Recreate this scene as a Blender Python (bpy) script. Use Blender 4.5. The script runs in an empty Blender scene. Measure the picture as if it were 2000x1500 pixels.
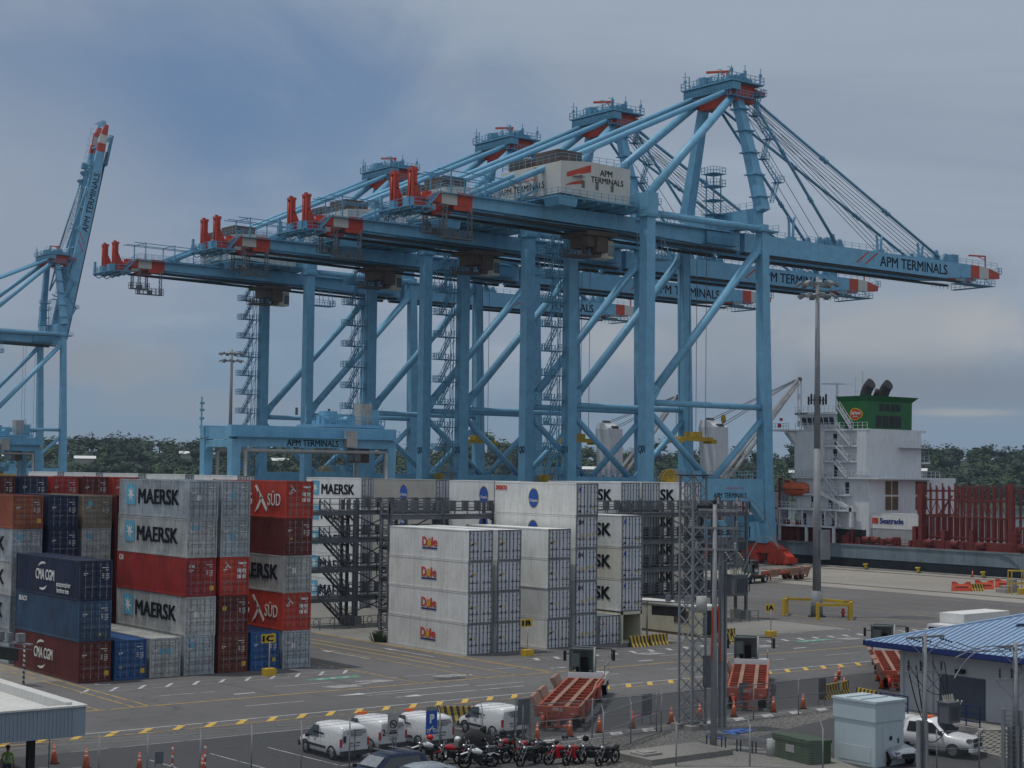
import bpy, math, random
from mathutils import Vector, Matrix
random.seed(7)
S = bpy.context.scene
COL = S.collection
R_ = math.radians

# ---------------------------------------------------------------- camera
cam = bpy.data.cameras.new('camera'); camo = bpy.data.objects.new('camera', cam); COL.objects.link(camo)
cam.sensor_fit = 'HORIZONTAL'; cam.sensor_width = 36.0; cam.lens = 36.0*3176/2000; cam.clip_start = 0.5; cam.clip_end = 9000
RW = Matrix(((0.79198003,-0.61041708,0.01259476),(-0.04276358,-0.03488162,0.99847611),(-0.60904755,-0.79131173,-0.05372916)))
camo.matrix_world = Matrix.Translation((0,0,15.3)) @ RW.transposed().to_4x4()
S.camera = camo

# ---------------------------------------------------------------- world, sun, exposure
S.view_settings.view_transform = 'Standard'; S.view_settings.look = 'None'
S.view_settings.gamma = 1.0; S.view_settings.exposure = 0.0
SUN = Vector((-3.3, 2.5, 14.3)).normalized()
sl = bpy.data.lights.new('sun', 'SUN'); so = bpy.data.objects.new('sun', sl); COL.objects.link(so)
sl.energy = 2.1; sl.angle = R_(1.2); sl.color = (1.0, 0.96, 0.90)
so.rotation_euler = SUN.to_track_quat('Z', 'Y').to_euler()
W = bpy.data.worlds.new('World'); S.world = W; W.use_nodes = True

class NT:
    """tiny node-tree helper"""
    def __init__(s, tree): s.t = tree; s.n = tree.nodes; s.l = tree.links; s.n.clear()
    def new(s, typ, **kw):
        nd = s.n.new(typ)
        for k, v in kw.items(): setattr(nd, k, v)
        return nd
    def set(s, sock, v):
        if isinstance(v, bpy.types.NodeSocket): s.l.new(v, sock)
        elif v is not None: sock.default_value = v
    def math(s, op, a, b=None, c=None, clamp=False):
        nd = s.new('ShaderNodeMath', operation=op); nd.use_clamp = clamp
        for i, v in enumerate((a, b, c)):
            if v is not None: s.set(nd.inputs[i], v)
        return nd.outputs[0]
    def vmath(s, op, a, b=None):
        nd = s.new('ShaderNodeVectorMath', operation=op)
        s.set(nd.inputs[0], a)
        if b is not None: s.set(nd.inputs[1], b)
        return nd.outputs['Value'] if op in ('DOT_PRODUCT','LENGTH','DISTANCE') else nd.outputs[0]
    def mix(s, f, a, b, mode='MIX'):
        nd = s.new('ShaderNodeMix', data_type='RGBA', blend_type=mode); nd.clamp_factor = True
        s.set(nd.inputs[0], f); s.set(nd.inputs[6], a); s.set(nd.inputs[7], b); return nd.outputs[2]
    def noise(s, vec, scale, detail=4, rough=.55, dist=0.0):
        nd = s.new('ShaderNodeTexNoise'); s.set(nd.inputs['Vector'], vec); nd.inputs['Scale'].default_value = scale
        nd.inputs['Detail'].default_value = detail; nd.inputs['Roughness'].default_value = rough; nd.inputs['Distortion'].default_value = dist
        return nd.outputs['Fac']
    def ramp(s, x, a, b, c=0.0, d=1.0, smooth=True):
        nd = s.new('ShaderNodeMapRange'); nd.interpolation_type = 'SMOOTHSTEP' if smooth else 'LINEAR'
        s.set(nd.inputs[0], x); nd.inputs[1].default_value = a; nd.inputs[2].default_value = b
        s.set(nd.inputs[3], c); s.set(nd.inputs[4], d); return nd.outputs[0]
    def scl(s, vec, v): return s.vmath('MULTIPLY', vec, v)
def c4(c): return (c[0], c[1], c[2], 1.0)

w = NT(W.node_tree)
out = w.new('ShaderNodeOutputWorld'); bg = w.new('ShaderNodeBackground'); bg.inputs[1].default_value = 0.1
sky = w.new('ShaderNodeTexSky'); sky.sky_type = 'NISHITA'; sky.sun_disc = False
sky.sun_elevation = math.asin(SUN.z); sky.sun_rotation = math.atan2(SUN.x, SUN.y)
sky.air_density = 1.2; sky.dust_density = 2.0; sky.ozone_density = 2.0
tc = w.new('ShaderNodeTexCoord'); D = w.vmath('NORMALIZE', tc.outputs['Generated'])
sep = w.new('ShaderNodeSeparateXYZ'); w.l.new(D, sep.inputs[0]); dz = sep.outputs[2]
inv = w.math('DIVIDE', 1.0, w.math('ADD', w.math('MAXIMUM', dz, 0.0), 0.16))
P = w.new('ShaderNodeVectorMath', operation='SCALE'); w.l.new(D, P.inputs[0]); w.l.new(inv, P.inputs['Scale']); P = P.outputs[0]
Pst = w.new('ShaderNodeVectorRotate', rotation_type='Z_AXIS'); w.l.new(P, Pst.inputs['Vector']); Pst.inputs['Angle'].default_value = R_(38)
Pst = w.scl(Pst.outputs[0], (0.55, 1.5, 1.0))
def dirpx(px, py):
    return (RW.transposed() @ Vector(((px-1000)/3176, -(py-750)/3176, -1))).normalized()
def blob(px, py, r0, r1):          # soft patch of sky round one fixed direction
    return w.ramp(w.vmath('DOT_PRODUCT', w.vmath('NORMALIZE', w.vmath('ADD', D, w.scl(wob, (.22,.22,.12)))), tuple(dirpx(px, py))), math.cos(r1), math.cos(r0))
wobn = w.new('ShaderNodeTexNoise'); wobn.inputs['Scale'].default_value = 3.0; wobn.inputs['Detail'].default_value = 5; w.l.new(w.scl(D, (1,1,2.2)), wobn.inputs['Vector'])
wob = w.vmath('SUBTRACT', wobn.outputs['Color'], (.5,.5,.5))
skyc = w.mix(1.0, sky.outputs[0], (0.30, 0.42, 0.62, 1), 'MULTIPLY')
n1 = w.noise(Pst, 1.5, 6, .55, .4); n2 = w.noise(w.scl(D, (1,1,2.6)), 5.5, 8, .6, .3); n3 = w.noise(w.scl(D, (1,1,1.7)), 13, 8, .62, .6)
nb = w.noise(w.scl(D, (1,1,1.5)), 9.0, 9, .62, .8)          # billows
def eb(px, py, rx, ry, a, b, amp=.5):      # soft elliptical patch round a fixed compass direction and height, edges broken by the billow noise
    d0 = dirpx(px, py); az0 = math.atan2(d0.x, d0.y); el0 = math.asin(d0.z)
    u = w.math('DIVIDE', w.math('SUBTRACT', AZ, az0), rx/3176); v = w.math('DIVIDE', w.math('SUBTRACT', EL, el0), ry/3176)
    r = w.math('SQRT', w.math('ADD', w.math('MULTIPLY', u, u), w.math('MULTIPLY', v, v)))
    r = w.math('ADD', r, w.math('MULTIPLY', w.math('SUBTRACT', nb, .5), amp*4))
    return w.ramp(r, b, a, 0, 1)
AZ = w.math('ARCTAN2', sep.outputs[0], sep.outputs[1]); EL = w.math('ARCSINE', dz)
c = w.mix(w.ramp(n1, .38, .64), (2.75,3.35,4.2,1), (3.2,3.85,4.7,1))
def lay(mask, col, amt=1.0):
    global c
    c = w.mix(w.math('MULTIPLY', mask, amt) if amt != 1 else mask, c, col)
lay(eb(200, 60, 520, 130, .2, 1.5, .35), (2.2,2.85,4.0,1), .8)
lay(eb(470, 235, 470, 210, .0, 1.6, .4), (1.25,2.15,3.7,1), .92)
lay(eb(860, 330, 330, 110, .2, 1.5, .4), (1.75,2.65,4.0,1), .7)
lay(eb(80, 420, 260, 220, .2, 1.5, .3), (2.65,3.2,4.1,1), .8)
lay(w.ramp(w.math('ADD', EL, w.math('MULTIPLY', w.math('SUBTRACT', nb, .5), .07)), .095, .045, 0, 1), (1.95,2.75,3.65,1), .9)        # thin blue haze low down
lay(eb(560, 660, 260, 120, .1, 1.3), (1.85,2.75,3.85,1), .7)
lay(eb(1650, 470, 900, 120, .2, 1.6, .3), (3.0,3.6,4.35,1), .5)
lay(eb(1820, 520, 170, 45, .1, 1.3), (2.35,2.9,3.6,1), .7)
lay(eb(1500, 690, 640, 110, .3, 1.25, .7), (2.75,3.15,3.7,1), .85)
lay(eb(1800, 655, 330, 75, .2, 1.05, .75), (3.55,3.8,4.1,1), .9)
lay(eb(1940, 640, 110, 50, .2, 1.1, .6), (3.9,4.05,4.3,1), .8)
lay(eb(1190, 668, 130, 60, .2, 1.0, .7), (3.5,3.8,4.15,1), .85)
lay(eb(1080, 760, 170, 70, .2, 1.0, .7), (3.0,3.25,3.65,1), .7)
lay(eb(960, 700, 120, 60, .2, 1.0, .7), (3.1,3.4,3.85,1), .6)
lay(eb(1760, 755, 480, 55, .0, 1.5, .6), (1.75,2.1,2.6,1), .6)
lay(eb(1300, 780, 320, 60, .0, 1.5, .6), (1.95,2.35,2.9,1), .55)
lay(eb(1900, 812, 190, 22, .1, 1.2, .3), (2.2,2.9,3.6,1), .6)
lay(eb(1880, 806, 110, 9, .1, 1.2, .35), (3.6,3.7,3.7,1), .7)
lay(eb(260, 710, 130, 55, .2, 1.05, .6), (2.75,3.05,3.5,1), .75)
lay(eb(100, 690, 120, 60, .2, 1.1, .6), (2.6,2.9,3.35,1), .6)
lay(eb(420, 790, 200, 30, .2, 1.2, .5), (2.5,2.85,3.3,1), .5)
lay(w.ramp(EL, .03, .0, 0, 1), (2.0,2.6,3.2,1), .5)
c = w.mix(w.ramp(dz, .30, .7), c, (4.0,4.4,5.0,1))
back = w.ramp(w.vmath('DOT_PRODUCT', D, tuple(Vector((.61,.79,0)))), .45, -.35, 0, 1)     # unseen sky behind the viewer, brightened as added fill for camera-facing sides
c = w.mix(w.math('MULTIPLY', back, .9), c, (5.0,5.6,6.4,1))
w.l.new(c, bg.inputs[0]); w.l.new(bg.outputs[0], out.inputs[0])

# ---------------------------------------------------------------- materials
def newmat(name):
    m = bpy.data.materials.new(name); m.use_nodes = True
    t = NT(m.node_tree); o = t.new('ShaderNodeOutputMaterial'); b = t.new('ShaderNodeBsdfPrincipled'); t.l.new(b.outputs[0], o.inputs[0])
    return m, t, b, o
def paint(name, col=(.5,.5,.5), rough=.5, var=.15, dirt=.25, rust=0.0, objcol=False, metal=0.0, bump=.0, sc=1.0, dirtcol=(.07,.06,.05), spec=.32):
    m, t, b, o = newmat(name)
    pos = t.new('ShaderNodeNewGeometry').outputs['Position']
    base = t.new('ShaderNodeObjectInfo').outputs['Color'] if objcol else c4(col)
    n1 = t.noise(pos, .55*sc, 5, .6); n2 = t.noise(t.scl(pos, (3.0*sc,3.0*sc,.22*sc)), 1.6, 5, .6); n3 = t.noise(pos, 5.0*sc, 6, .65)
    v = t.ramp(n1, .3, .7, 1-var, 1+var*.6)
    base = t.mix(1.0, base, comb(t, v), 'MULTIPLY')
    d = t.math('MULTIPLY', t.ramp(t.math('MULTIPLY', n2, t.math('ADD', n3, .5)), .42, .80), dirt)
    base = t.mix(d, base, c4(dirtcol))
    if rust > 0:
        r = t.math('MULTIPLY', t.ramp(t.math('ADD', t.math('MULTIPLY', n3, .6), t.math('MULTIPLY', n2, .4)), .70-.18*rust, .80-.18*rust), .85)
        base = t.mix(r, base, (.13,.055,.028,1))
    t.set(b.inputs['Base Color'], base)
    t.set(b.inputs['Roughness'], t.ramp(n3, .3, .7, max(.05, rough-.08), min(1, rough+.14)))
    b.inputs['Metallic'].default_value = metal; b.inputs['Specular IOR Level'].default_value = spec
    if bump:
        bp = t.new('ShaderNodeBump'); bp.inputs['Strength'].default_value = bump; bp.inputs['Distance'].default_value = .02
        t.set(bp.inputs['Height'], n1); t.l.new(bp.outputs[0], b.inputs['Normal'])
    return m
def comb(t, v):
    c = t.new('ShaderNodeCombineXYZ')
    for i in range(3): t.l.new(v, c.inputs[i])
    return c.outputs[0]
def glassmat(name, col, rough=.08):
    m, t, b, o = newmat(name)
    b.inputs['Base Color'].default_value = c4(col); b.inputs['Roughness'].default_value = rough
    b.inputs['Specular IOR Level'].default_value = .8
    return m
M = {}
M['crane'] = paint('crane_blue_paint', (.145,.35,.51), .42, .12, .22, .05, dirtcol=(.06,.085,.10), bump=.15)
M['crane_d'] = paint('crane_steelwork_blue', (.10,.27,.40), .5, .15, .2)
M['crane_rail'] = paint('crane_railing_paint', (.16,.33,.46), .5, .1, .1)
M['red'] = paint('signal_red_paint', (.42,.045,.022), .45, .16, .18)
M['redw'] = paint('weathered_chassis_red', (.36,.075,.042), .6, .22, .25, .3)
M['deckred'] = paint('ship_deck_red', (.15,.028,.025), .65, .2, .3)
M['white'] = paint('white_paint', (.62,.62,.60), .5, .06, .16)
M['house'] = paint('machinery_house_cream', (.47,.47,.44), .55, .05, .12)
M['offwhite'] = paint('old_white_paint', (.50,.51,.51), .55, .12, .35, .12)
M['reef'] = paint('reefer_white', rough=.42, var=.10, dirt=.30, rust=.10, objcol=True, dirtcol=(.16,.15,.13))
M['cont'] = paint('container_paint', rough=.55, var=.28, dirt=.5, rust=.36, objcol=True)
M['frame'] = paint('corner_post_paint', (.06,.055,.05), .6, .3, .3, .5)
M['steel'] = paint('galvanised_steel', (.20,.215,.23), .5, .15, .3, metal=.2)
M['rack'] = paint('rack_grey_steel', (.10,.11,.125), .6, .18, .3)
M['pole'] = paint('pole_grey', (.21,.22,.235), .6, .12, .3)
M['conc'] = paint('cast_concrete', (.26,.25,.235), .9, .2, .35, bump=.4)
M['black'] = paint('black_rubber', (.010,.010,.011), .8, .2, .1, spec=.2)
M['dark'] = paint('dark_metal', (.020,.022,.024), .55, .2, .1, spec=.25)
M['ink'] = paint('black_lettering', (.008,.010,.016), .8, .1, .0, spec=.15)
M['navyink'] = paint('navy_lettering', (.02,.035,.16), .6, .1, .0)
M['inkw'] = paint('white_lettering', (.60,.60,.58), .6, .1, .12)
M['inkr'] = paint('red_lettering', (.50,.05,.04), .6, .1, .05)
M['yellow'] = paint('yellow_paint', (.50,.33,.03), .5, .15, .25)
M['yel2'] = paint('yellow_sticker', (.55,.36,.03), .6, .1, .1)
M['orange'] = paint('orange_plastic', (.62,.10,.02), .5, .12, .12)
M['lifeboat'] = paint('lifeboat_orange', (.45,.095,.03), .5, .15, .2)
M['green'] = paint('funnel_green', (.012,.105,.03), .5, .12, .12)
M['glass'] = glassmat('dark_window_glass', (.02,.025,.028))
M['glassl'] = glassmat('pale_window_glass', (.10,.13,.13), .12)
M['hull'] = paint('hull_grey_blue', (.16,.205,.235), .55, .25, .35, .18, sc=.35)
M['hulld'] = paint('hull_dark_bottom', (.018,.024,.032), .5, .3, .2)
M['skyblue'] = paint('pale_blue_square', (.10,.33,.47), .55, .1, .1)
M['white_car'] = paint('white_car_paint', (.64,.65,.66), .22, .02, .0, spec=.6)
M['silver_car'] = paint('silver_car_paint', (.33,.36,.39), .28, .03, .05, metal=.5)
M['navy_car'] = paint('dark_blue_car_paint', (.018,.028,.06), .2, .05, .05, metal=.3)
M['alloy'] = paint('wheel_alloy', (.30,.31,.32), .35, .1, .15, metal=.7)
M['chrome'] = paint('chrome', (.45,.45,.46), .2, .05, .05, metal=1)
M['roofblue'] = paint('blue_roof_sheet', (.24,.34,.48), .4, .07, .12)
M['trimblue'] = paint('deep_blue_trim', (.015,.03,.13), .4, .1, .08)
M['wall'] = paint('painted_wall', (.40,.415,.44), .75, .05, .12)
M['shutter'] = paint('roller_shutter_grey', (.075,.09,.115), .55, .08, .15)
M['cream'] = paint('cream_cabin_paint', (.50,.48,.38), .6, .08, .3, .12)
M['cab'] = paint('pale_green_cabinet', (.40,.47,.50), .4, .04, .08)
M['dkgreen'] = paint('transformer_green', (.045,.075,.04), .6, .12, .2)
M['roofw'] = paint('flat_roof_white', (.50,.50,.48), .8, .07, .25)
M['fascia'] = paint('fascia_grey_blue', (.22,.27,.32), .6, .05, .1)
M['hiviz'] = paint('hi_vis_cloth', (.25,.50,.02), .8, .1, .05)
M['navycloth'] = paint('navy_cloth', (.012,.016,.045), .9, .1, .05)
M['skin'] = paint('skin', (.22,.11,.07), .6, .05, .0)
M['cover'] = paint('black_cover_cloth', (.02,.021,.023), .8, .2, .05)
M['bikered'] = paint('motorcycle_red', (.42,.02,.025), .25, .08, .05)
M['tarp'] = paint('blue_tarpaulin', (.04,.11,.36), .6, .15, .15)
M['smoke'] = paint('sooty_funnel_pipe', (.03,.03,.035), .7, .2, .2)
M['brown'] = paint('hoist_brown_steel', (.09,.065,.05), .6, .3, .3)
M['dwhite'] = paint('dirty_white', (.33,.33,.32), .6, .15, .3)
M['rope'] = paint('rope_cable', (.10,.10,.11), .7, .1, .1)

def stripemat(name, a, b, sc, ang):
    m, t, bs, o = newmat(name)
    co = t.new('ShaderNodeTexCoord').outputs['Object']
    sp = t.new('ShaderNodeSeparateXYZ'); t.l.new(co, sp.inputs[0])
    u = t.math('ADD', t.math('MULTIPLY', sp.outputs[0], sc), t.math('MULTIPLY', sp.outputs[2], ang))
    f = t.math('GREATER_THAN', t.math('FRACT', u), .52)
    n = t.noise(t.new('ShaderNodeNewGeometry').outputs['Position'], 4, 5, .6)
    t.set(bs.inputs['Base Color'], t.mix(t.ramp(n, .45, .8, 0, .6), t.mix(f, c4(a), c4(b)), (.08,.07,.06,1))); bs.inputs['Roughness'].default_value = .75
    return m
M['stripe'] = stripemat('black_yellow_stripes', (.50,.33,.03), (.03,.028,.025), 2.6, .55)
M['stripebw'] = stripemat('black_white_stripes', (.5,.5,.5), (.02,.02,.02), 2.0, 3.0)

# ---------------------------------------------------------------- mesh builder
class MB:
    def __init__(s, off=(0,0,0), xf=None): s.v=[]; s.f=[]; s.mi=[]; s.sm=[]; s.off=Vector(off); s.xf=xf; s.cur=0
    def V(s, p):
        p = Vector(p)
        if s.xf is not None: p = s.xf @ p
        s.v.append(tuple(p + s.off)); return len(s.v)-1
    def F(s, idx, sm=False): s.f.append(tuple(idx)); s.mi.append(s.cur); s.sm.append(sm)
    def quad(s, *p): s.F([s.V(q) for q in p]); return s
    poly = quad
    def box(s, x0,y0,z0,x1,y1,z1):
        a=[s.V((x,y,z)) for z in (z0,z1) for x,y in ((x0,y0),(x1,y0),(x1,y1),(x0,y1))]
        for q in ((3,2,1,0),(4,5,6,7),(0,1,5,4),(1,2,6,5),(2,3,7,6),(3,0,4,7)): s.F([a[i] for i in q])
        return s
    def cbox(s, c, d): return s.box(c[0]-d[0]/2,c[1]-d[1]/2,c[2]-d[2]/2,c[0]+d[0]/2,c[1]+d[1]/2,c[2]+d[2]/2)
    def bar(s, p, q, w, h=None, w2=None, h2=None):
        h = w if h is None else h; w2 = w if w2 is None else w2; h2 = h if h2 is None else h2
        p=Vector(p); q=Vector(q); d=(q-p)
        if d.length<1e-6: return s
        d.normalize(); up = Vector((0,0,1)) if abs(d.z)<.95 else Vector((0,1,0))
        r=d.cross(up).normalized(); u=r.cross(d).normalized()
        a=[s.V(p+r*(w/2*i)+u*(h/2*j)) for i,j in ((-1,-1),(1,-1),(1,1),(-1,1))]
        b=[s.V(q+r*(w2/2*i)+u*(h2/2*j)) for i,j in ((-1,-1),(1,-1),(1,1),(-1,1))]
        s.F(a[::-1]); s.F(b)
        for i in range(4): j=(i+1)%4; s.F((a[i],a[j],b[j],b[i]))
        return s
    def tube(s, p, q, r, n=10, r2=None, caps=True):
        p=Vector(p); q=Vector(q); d=(q-p); r2=r if r2 is None else r2
        if d.length<1e-6: return s
        d.normalize(); up = Vector((0,0,1)) if abs(d.z)<.95 else Vector((0,1,0))
        a_=d.cross(up).normalized(); b_=a_.cross(d).normalized()
        A=[];B=[]
        for i in range(n):
            t=2*math.pi*i/n; o=a_*math.cos(t)+b_*math.sin(t)
            A.append(s.V(p+o*r)); B.append(s.V(q+o*r2))
        for i in range(n): j=(i+1)%n; s.F((A[i],B[i],B[j],A[j]), n>6)
        if caps: s.F(A); s.F(B[::-1])
        return s
    def path(s, pts, r, n=5, bar=False):
        for a,b in zip(pts, pts[1:]):
            (s.bar(a,b,r) if bar else s.tube(a,b,r,n))
        return s
    def loft(s, rings, closed=True, caps=True, sm=True):
        ids=[[s.V(p) for p in r] for r in rings]; n=len(ids[0])
        for a,b in zip(ids, ids[1:]):
            for i in range(n if closed else n-1): j=(i+1)%n; s.F((a[i],a[j],b[j],b[i]), sm)
        if caps: s.F(ids[0][::-1]); s.F(ids[-1])
        return s
    def prism(s, pts, d):      # polygon pts (3D) pushed along d
        d=Vector(d); a=[s.V(p) for p in pts]; b=[s.V(Vector(p)+d) for p in pts]; n=len(a)
        s.F(a[::-1]); s.F(b)
        for i in range(n): j=(i+1)%n; s.F((a[i],a[j],b[j],b[i]))
        return s
    def ball(s, c, r, n=8, m=6, sq=(1,1,1)):
        rings=[]
        for k in range(1,m):
            t=math.pi*k/m; rings.append([(c[0]+r*sq[0]*math.sin(t)*math.cos(2*math.pi*i/n), c[1]+r*sq[1]*math.sin(t)*math.sin(2*math.pi*i/n), c[2]-r*sq[2]*math.cos(t)) for i in range(n)])
        return s.loft(rings)
    def rail(s, pts, h=1.1, sp=1.6, t=.06, close=False):
        if close: pts=list(pts)+[pts[0]]
        for a,b in zip(pts, pts[1:]):
            a=Vector(a); b=Vector(b); L=(b-a).length
            if L<.05: continue
            for z in (h, h*.52): s.bar(a+Vector((0,0,z)), b+Vector((0,0,z)), t*.8)
            n=max(1,round(L/sp))
            for i in range(n+1):
                p=a.lerp(b,i/n); s.bar(p, p+Vector((0,0,h)), t)
        return s
    def stair(s, a, b, w=.8, side=(0,1,0), steps=None, t=.07):
        a=Vector(a); b=Vector(b); sd=Vector(side).normalized()*w/2
        for k in (-1,1):
            s.bar(a+sd*k, b+sd*k, .06, .22); s.bar(a+sd*k+Vector((0,0,1)), b+sd*k+Vector((0,0,1)), t)
            for i in range(0,5): p=a.lerp(b,i/4)+sd*k; s.bar(p, p+Vector((0,0,1)), t*.8)
        n=steps or max(3,int(abs(b.z-a.z)/.35))
        for i in range(n+1):
            p=a.lerp(b,i/n); s.bar(p-sd, p+sd, .22, .04)
        return s
    def build(s, name, mats, parent=None, loc=None):
        me=bpy.data.meshes.new(name)
        me.from_pydata(s.v, [], s.f)
        mats = mats if isinstance(mats,(list,tuple)) else [mats]
        for m in mats: me.materials.append(M[m] if isinstance(m,str) else m)
        me.polygons.foreach_set('material_index', s.mi); me.polygons.foreach_set('use_smooth', s.sm); me.update()
        o=bpy.data.objects.new(name, me); COL.objects.link(o)
        if parent: o.parent=parent
        if loc: o.location=loc
        return o
LABELS=set()
def tag(o, label=None, cat=None, group=None, kind=None):
    if label:
        if label in LABELS: print('DUP LABEL', label)
        LABELS.add(label); o['label']=label
    if cat: o['category']=cat
    if group: o['group']=group
    if kind: o['kind']=kind
    return o
def thing(name, label, cat, loc=(0,0,0), rz=0, group=None, sc=None):
    o=bpy.data.objects.new(name, None); COL.objects.link(o); o.empty_display_size=.3
    o.location=loc; o.rotation_euler=(0,0,rz)
    if sc: o.scale=(sc,sc,sc)
    return tag(o, label, cat, group)
KIDS={}
def kids(o): return [c for c in o.children]
def copy_tree(o, parent=None):
    c=o.copy(); COL.objects.link(c)
    if parent: c.parent=parent
    for k in kids(o): copy_tree(k, c)
    return c
def dup(o, label, loc, rz=0, cat=None, group=None, sc=None):
    c=copy_tree(o); c.location=loc; c.rotation_euler=(0,0,rz)
    if sc: c.scale=(sc,sc,sc)
    return tag(c, label, cat, group)
def setcol(o, col):
    o.color=c4(col)
    for k in o.children: setcol(k, col)

# ---------------------------------------------------------------- lettering
TXT={}; TM=[]
def textmesh(st, bold=.004, shear=0, spacing=1.0):
    key=(st,bold,shear,spacing)
    if key in TXT: return TXT[key]
    cu=bpy.data.curves.new('lettering','FONT'); cu.body=st; cu.size=1; cu.offset=0; cu.extrude=.01; cu.shear=shear; cu.space_character=spacing; cu.resolution_u=3
    cu.align_x='LEFT'
    o=bpy.data.objects.new('tmp',cu); COL.objects.link(o)
    bpy.context.view_layer.update()
    dg=bpy.context.evaluated_depsgraph_get(); me=bpy.data.meshes.new_from_object(o.evaluated_get(dg))
    bpy.data.objects.remove(o); bpy.data.curves.remove(cu)
    if bold>.001:          # heavier strokes: shifted copies, each 1 mm proud of the last
        vs=[v.co.copy() for v in me.vertices]; fs=[tuple(p.vertices) for p in me.polygons]; V2=[];F2=[]
        for q,(dx,dy) in enumerate(((0,0),(bold,bold*.5),(-bold,-bold*.5),(bold,-bold*.5),(-bold,bold*.5))):
            b0=len(V2); V2+=[(v.x+dx,v.y+dy,v.z+q*.001) for v in vs]; F2+=[tuple(i+b0 for i in f) for f in fs]
        bpy.data.meshes.remove(me); me=bpy.data.meshes.new('lettering'); me.from_pydata(V2,[],F2); me.update()
    xs=[v.co.x for v in me.vertices]; ys=[v.co.y for v in me.vertices]
    x0,x1,y0,y1=min(xs),max(xs),min(ys),max(ys)
    for v in me.vertices: v.co=((v.co.x-x0)/(x1-x0),(v.co.y-y0)/(y1-y0),v.co.z)
    me.materials.clear(); TXT[key]=me
    return me
def text(st, mat, parent, org, xd, ud, wdt, hgt, bold=.004, name='lettering', **kw):
    """org = lower-left corner, xd = reading direction, ud = up; a new object with its own material slot"""
    me=textmesh(st,bold,**kw)
    key=('m',st,bold,mat,tuple(kw.items()))
    if key not in TXT:
        m2=me.copy(); m2.materials.append(M[mat]); TXT[key]=m2
    o=bpy.data.objects.new(name, TXT[key]); COL.objects.link(o)
    x=Vector(xd).normalized(); u=Vector(ud).normalized(); n=x.cross(u)
    mt=Matrix((x*wdt, u*hgt, n)).transposed().to_4x4(); mt.translation=Vector(org)+n*.012
    if parent: o.parent=parent
    o.matrix_local=mt; TM.append(mt)
    return o
def polyplate(pts2, org, xd, ud, mb, th=.012):
    x=Vector(xd).normalized(); u=Vector(ud).normalized(); n=x.cross(u); o=Vector(org)
    mb.prism([o+x*a+u*b for a,b in pts2], n*th)
# ================================================================ GROUND
def nzc(t,vec,scale):
    nd=t.new('ShaderNodeTexNoise'); t.set(nd.inputs['Vector'],vec); nd.inputs['Scale'].default_value=scale; nd.inputs['Detail'].default_value=4; return nd.outputs['Color']
def groundmat(name, col, big, fine, stain, joints=None, rough=.85, streak=.0, grit=False):
    m,t,b,o=newmat(name)
    pos=t.new('ShaderNodeNewGeometry').outputs['Position']
    n1=t.noise(pos,.045,6,.6,.3); n2=t.noise(pos,.35,6,.65); n3=t.noise(pos,9,4,.7); n4=t.noise(t.scl(pos,(1,.06,1)),.9,5,.6); n5=t.noise(t.scl(pos,(.05,1,1)),1.1,5,.6)
    v=t.ramp(n1,.3,.7,1-big,1+big)
    base=t.mix(1,c4(col),comb(t,v),'MULTIPLY')
    base=t.mix(1,base,comb(t,t.ramp(n3,.25,.75,1-fine,1+fine)),'MULTIPLY')
    if grit: base=t.mix(1,base,comb(t,t.ramp(t.noise(pos,5.5,2,.9),.36,.66,.25,2.2)),'MULTIPLY')
    base=t.mix(t.ramp(n2,.56,.74,0,stain),base,c4(tuple(x*.45 for x in col)))
    base=t.mix(t.math('MULTIPLY',t.ramp(n4,.54,.70),streak),base,c4(tuple(x*.6 for x in col)))
    base=t.mix(t.math('MULTIPLY',t.ramp(n5,.52,.72),streak),base,c4(tuple(x*1.35 for x in col)))
    vo=t.new('ShaderNodeTexVoronoi',feature='DISTANCE_TO_EDGE'); vo.inputs['Scale'].default_value=.16; wv=t.vmath('ADD',pos,t.scl(t.vmath('SUBTRACT',nzc(t,pos,.5),(.5,.5,.5)),(5,5,0))); t.l.new(wv,vo.inputs['Vector'])
    base=t.mix(t.math('MULTIPLY',t.math('LESS_THAN',vo.outputs['Distance'],.006),.45),base,c4(tuple(x*.4 for x in col)))
    tk=t.ramp(t.noise(t.scl(pos,(.025,2.2,1)),1.3,3,.5),.60,.68); base=t.mix(t.math('MULTIPLY',t.math('MULTIPLY',tk,t.ramp(n2,.4,.6)),streak*1.2),base,c4(tuple(x*.5 for x in col)))
    oil=t.ramp(t.noise(pos,.8,3,.5),.70,.76); base=t.mix(t.math('MULTIPLY',oil,.7),base,c4(tuple(x*.35 for x in col)))
    if joints:
        sp=t.new('ShaderNodeSeparateXYZ'); t.l.new(pos,sp.inputs[0])
        for k in (0,1):
            fr=t.math('FRACT',t.math('MULTIPLY',sp.outputs[k],1/joints))
            base=t.mix(t.math('MULTIPLY',t.math('LESS_THAN',fr,.012),.5),base,(.05,.05,.045,1))
    t.set(b.inputs['Base Color'],base); b.inputs['Roughness'].default_value=rough
    bp=t.new('ShaderNodeBump'); bp.inputs['Strength'].default_value=.35; bp.inputs['Distance'].default_value=.02; t.set(bp.inputs['Height'],n3); t.l.new(bp.outputs[0],b.inputs['Normal'])
    return m
M['asphalt']=groundmat('asphalt',(.096,.093,.093),.17,.18,.4,streak=.5)
M['asphalt2']=groundmat('dark_new_asphalt',(.045,.045,.047),.12,.2,.3,streak=.2)
M['apron']=groundmat('quay_concrete',(.245,.225,.195),.12,.1,.3,6.0,streak=.45)
M['slab']=groundmat('worn_concrete',(.17,.165,.15),.2,.15,.5,streak=.3)
M['gravel']=groundmat('gravel_bed',(.085,.081,.076),.2,.9,.35,grit=True)
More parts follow.
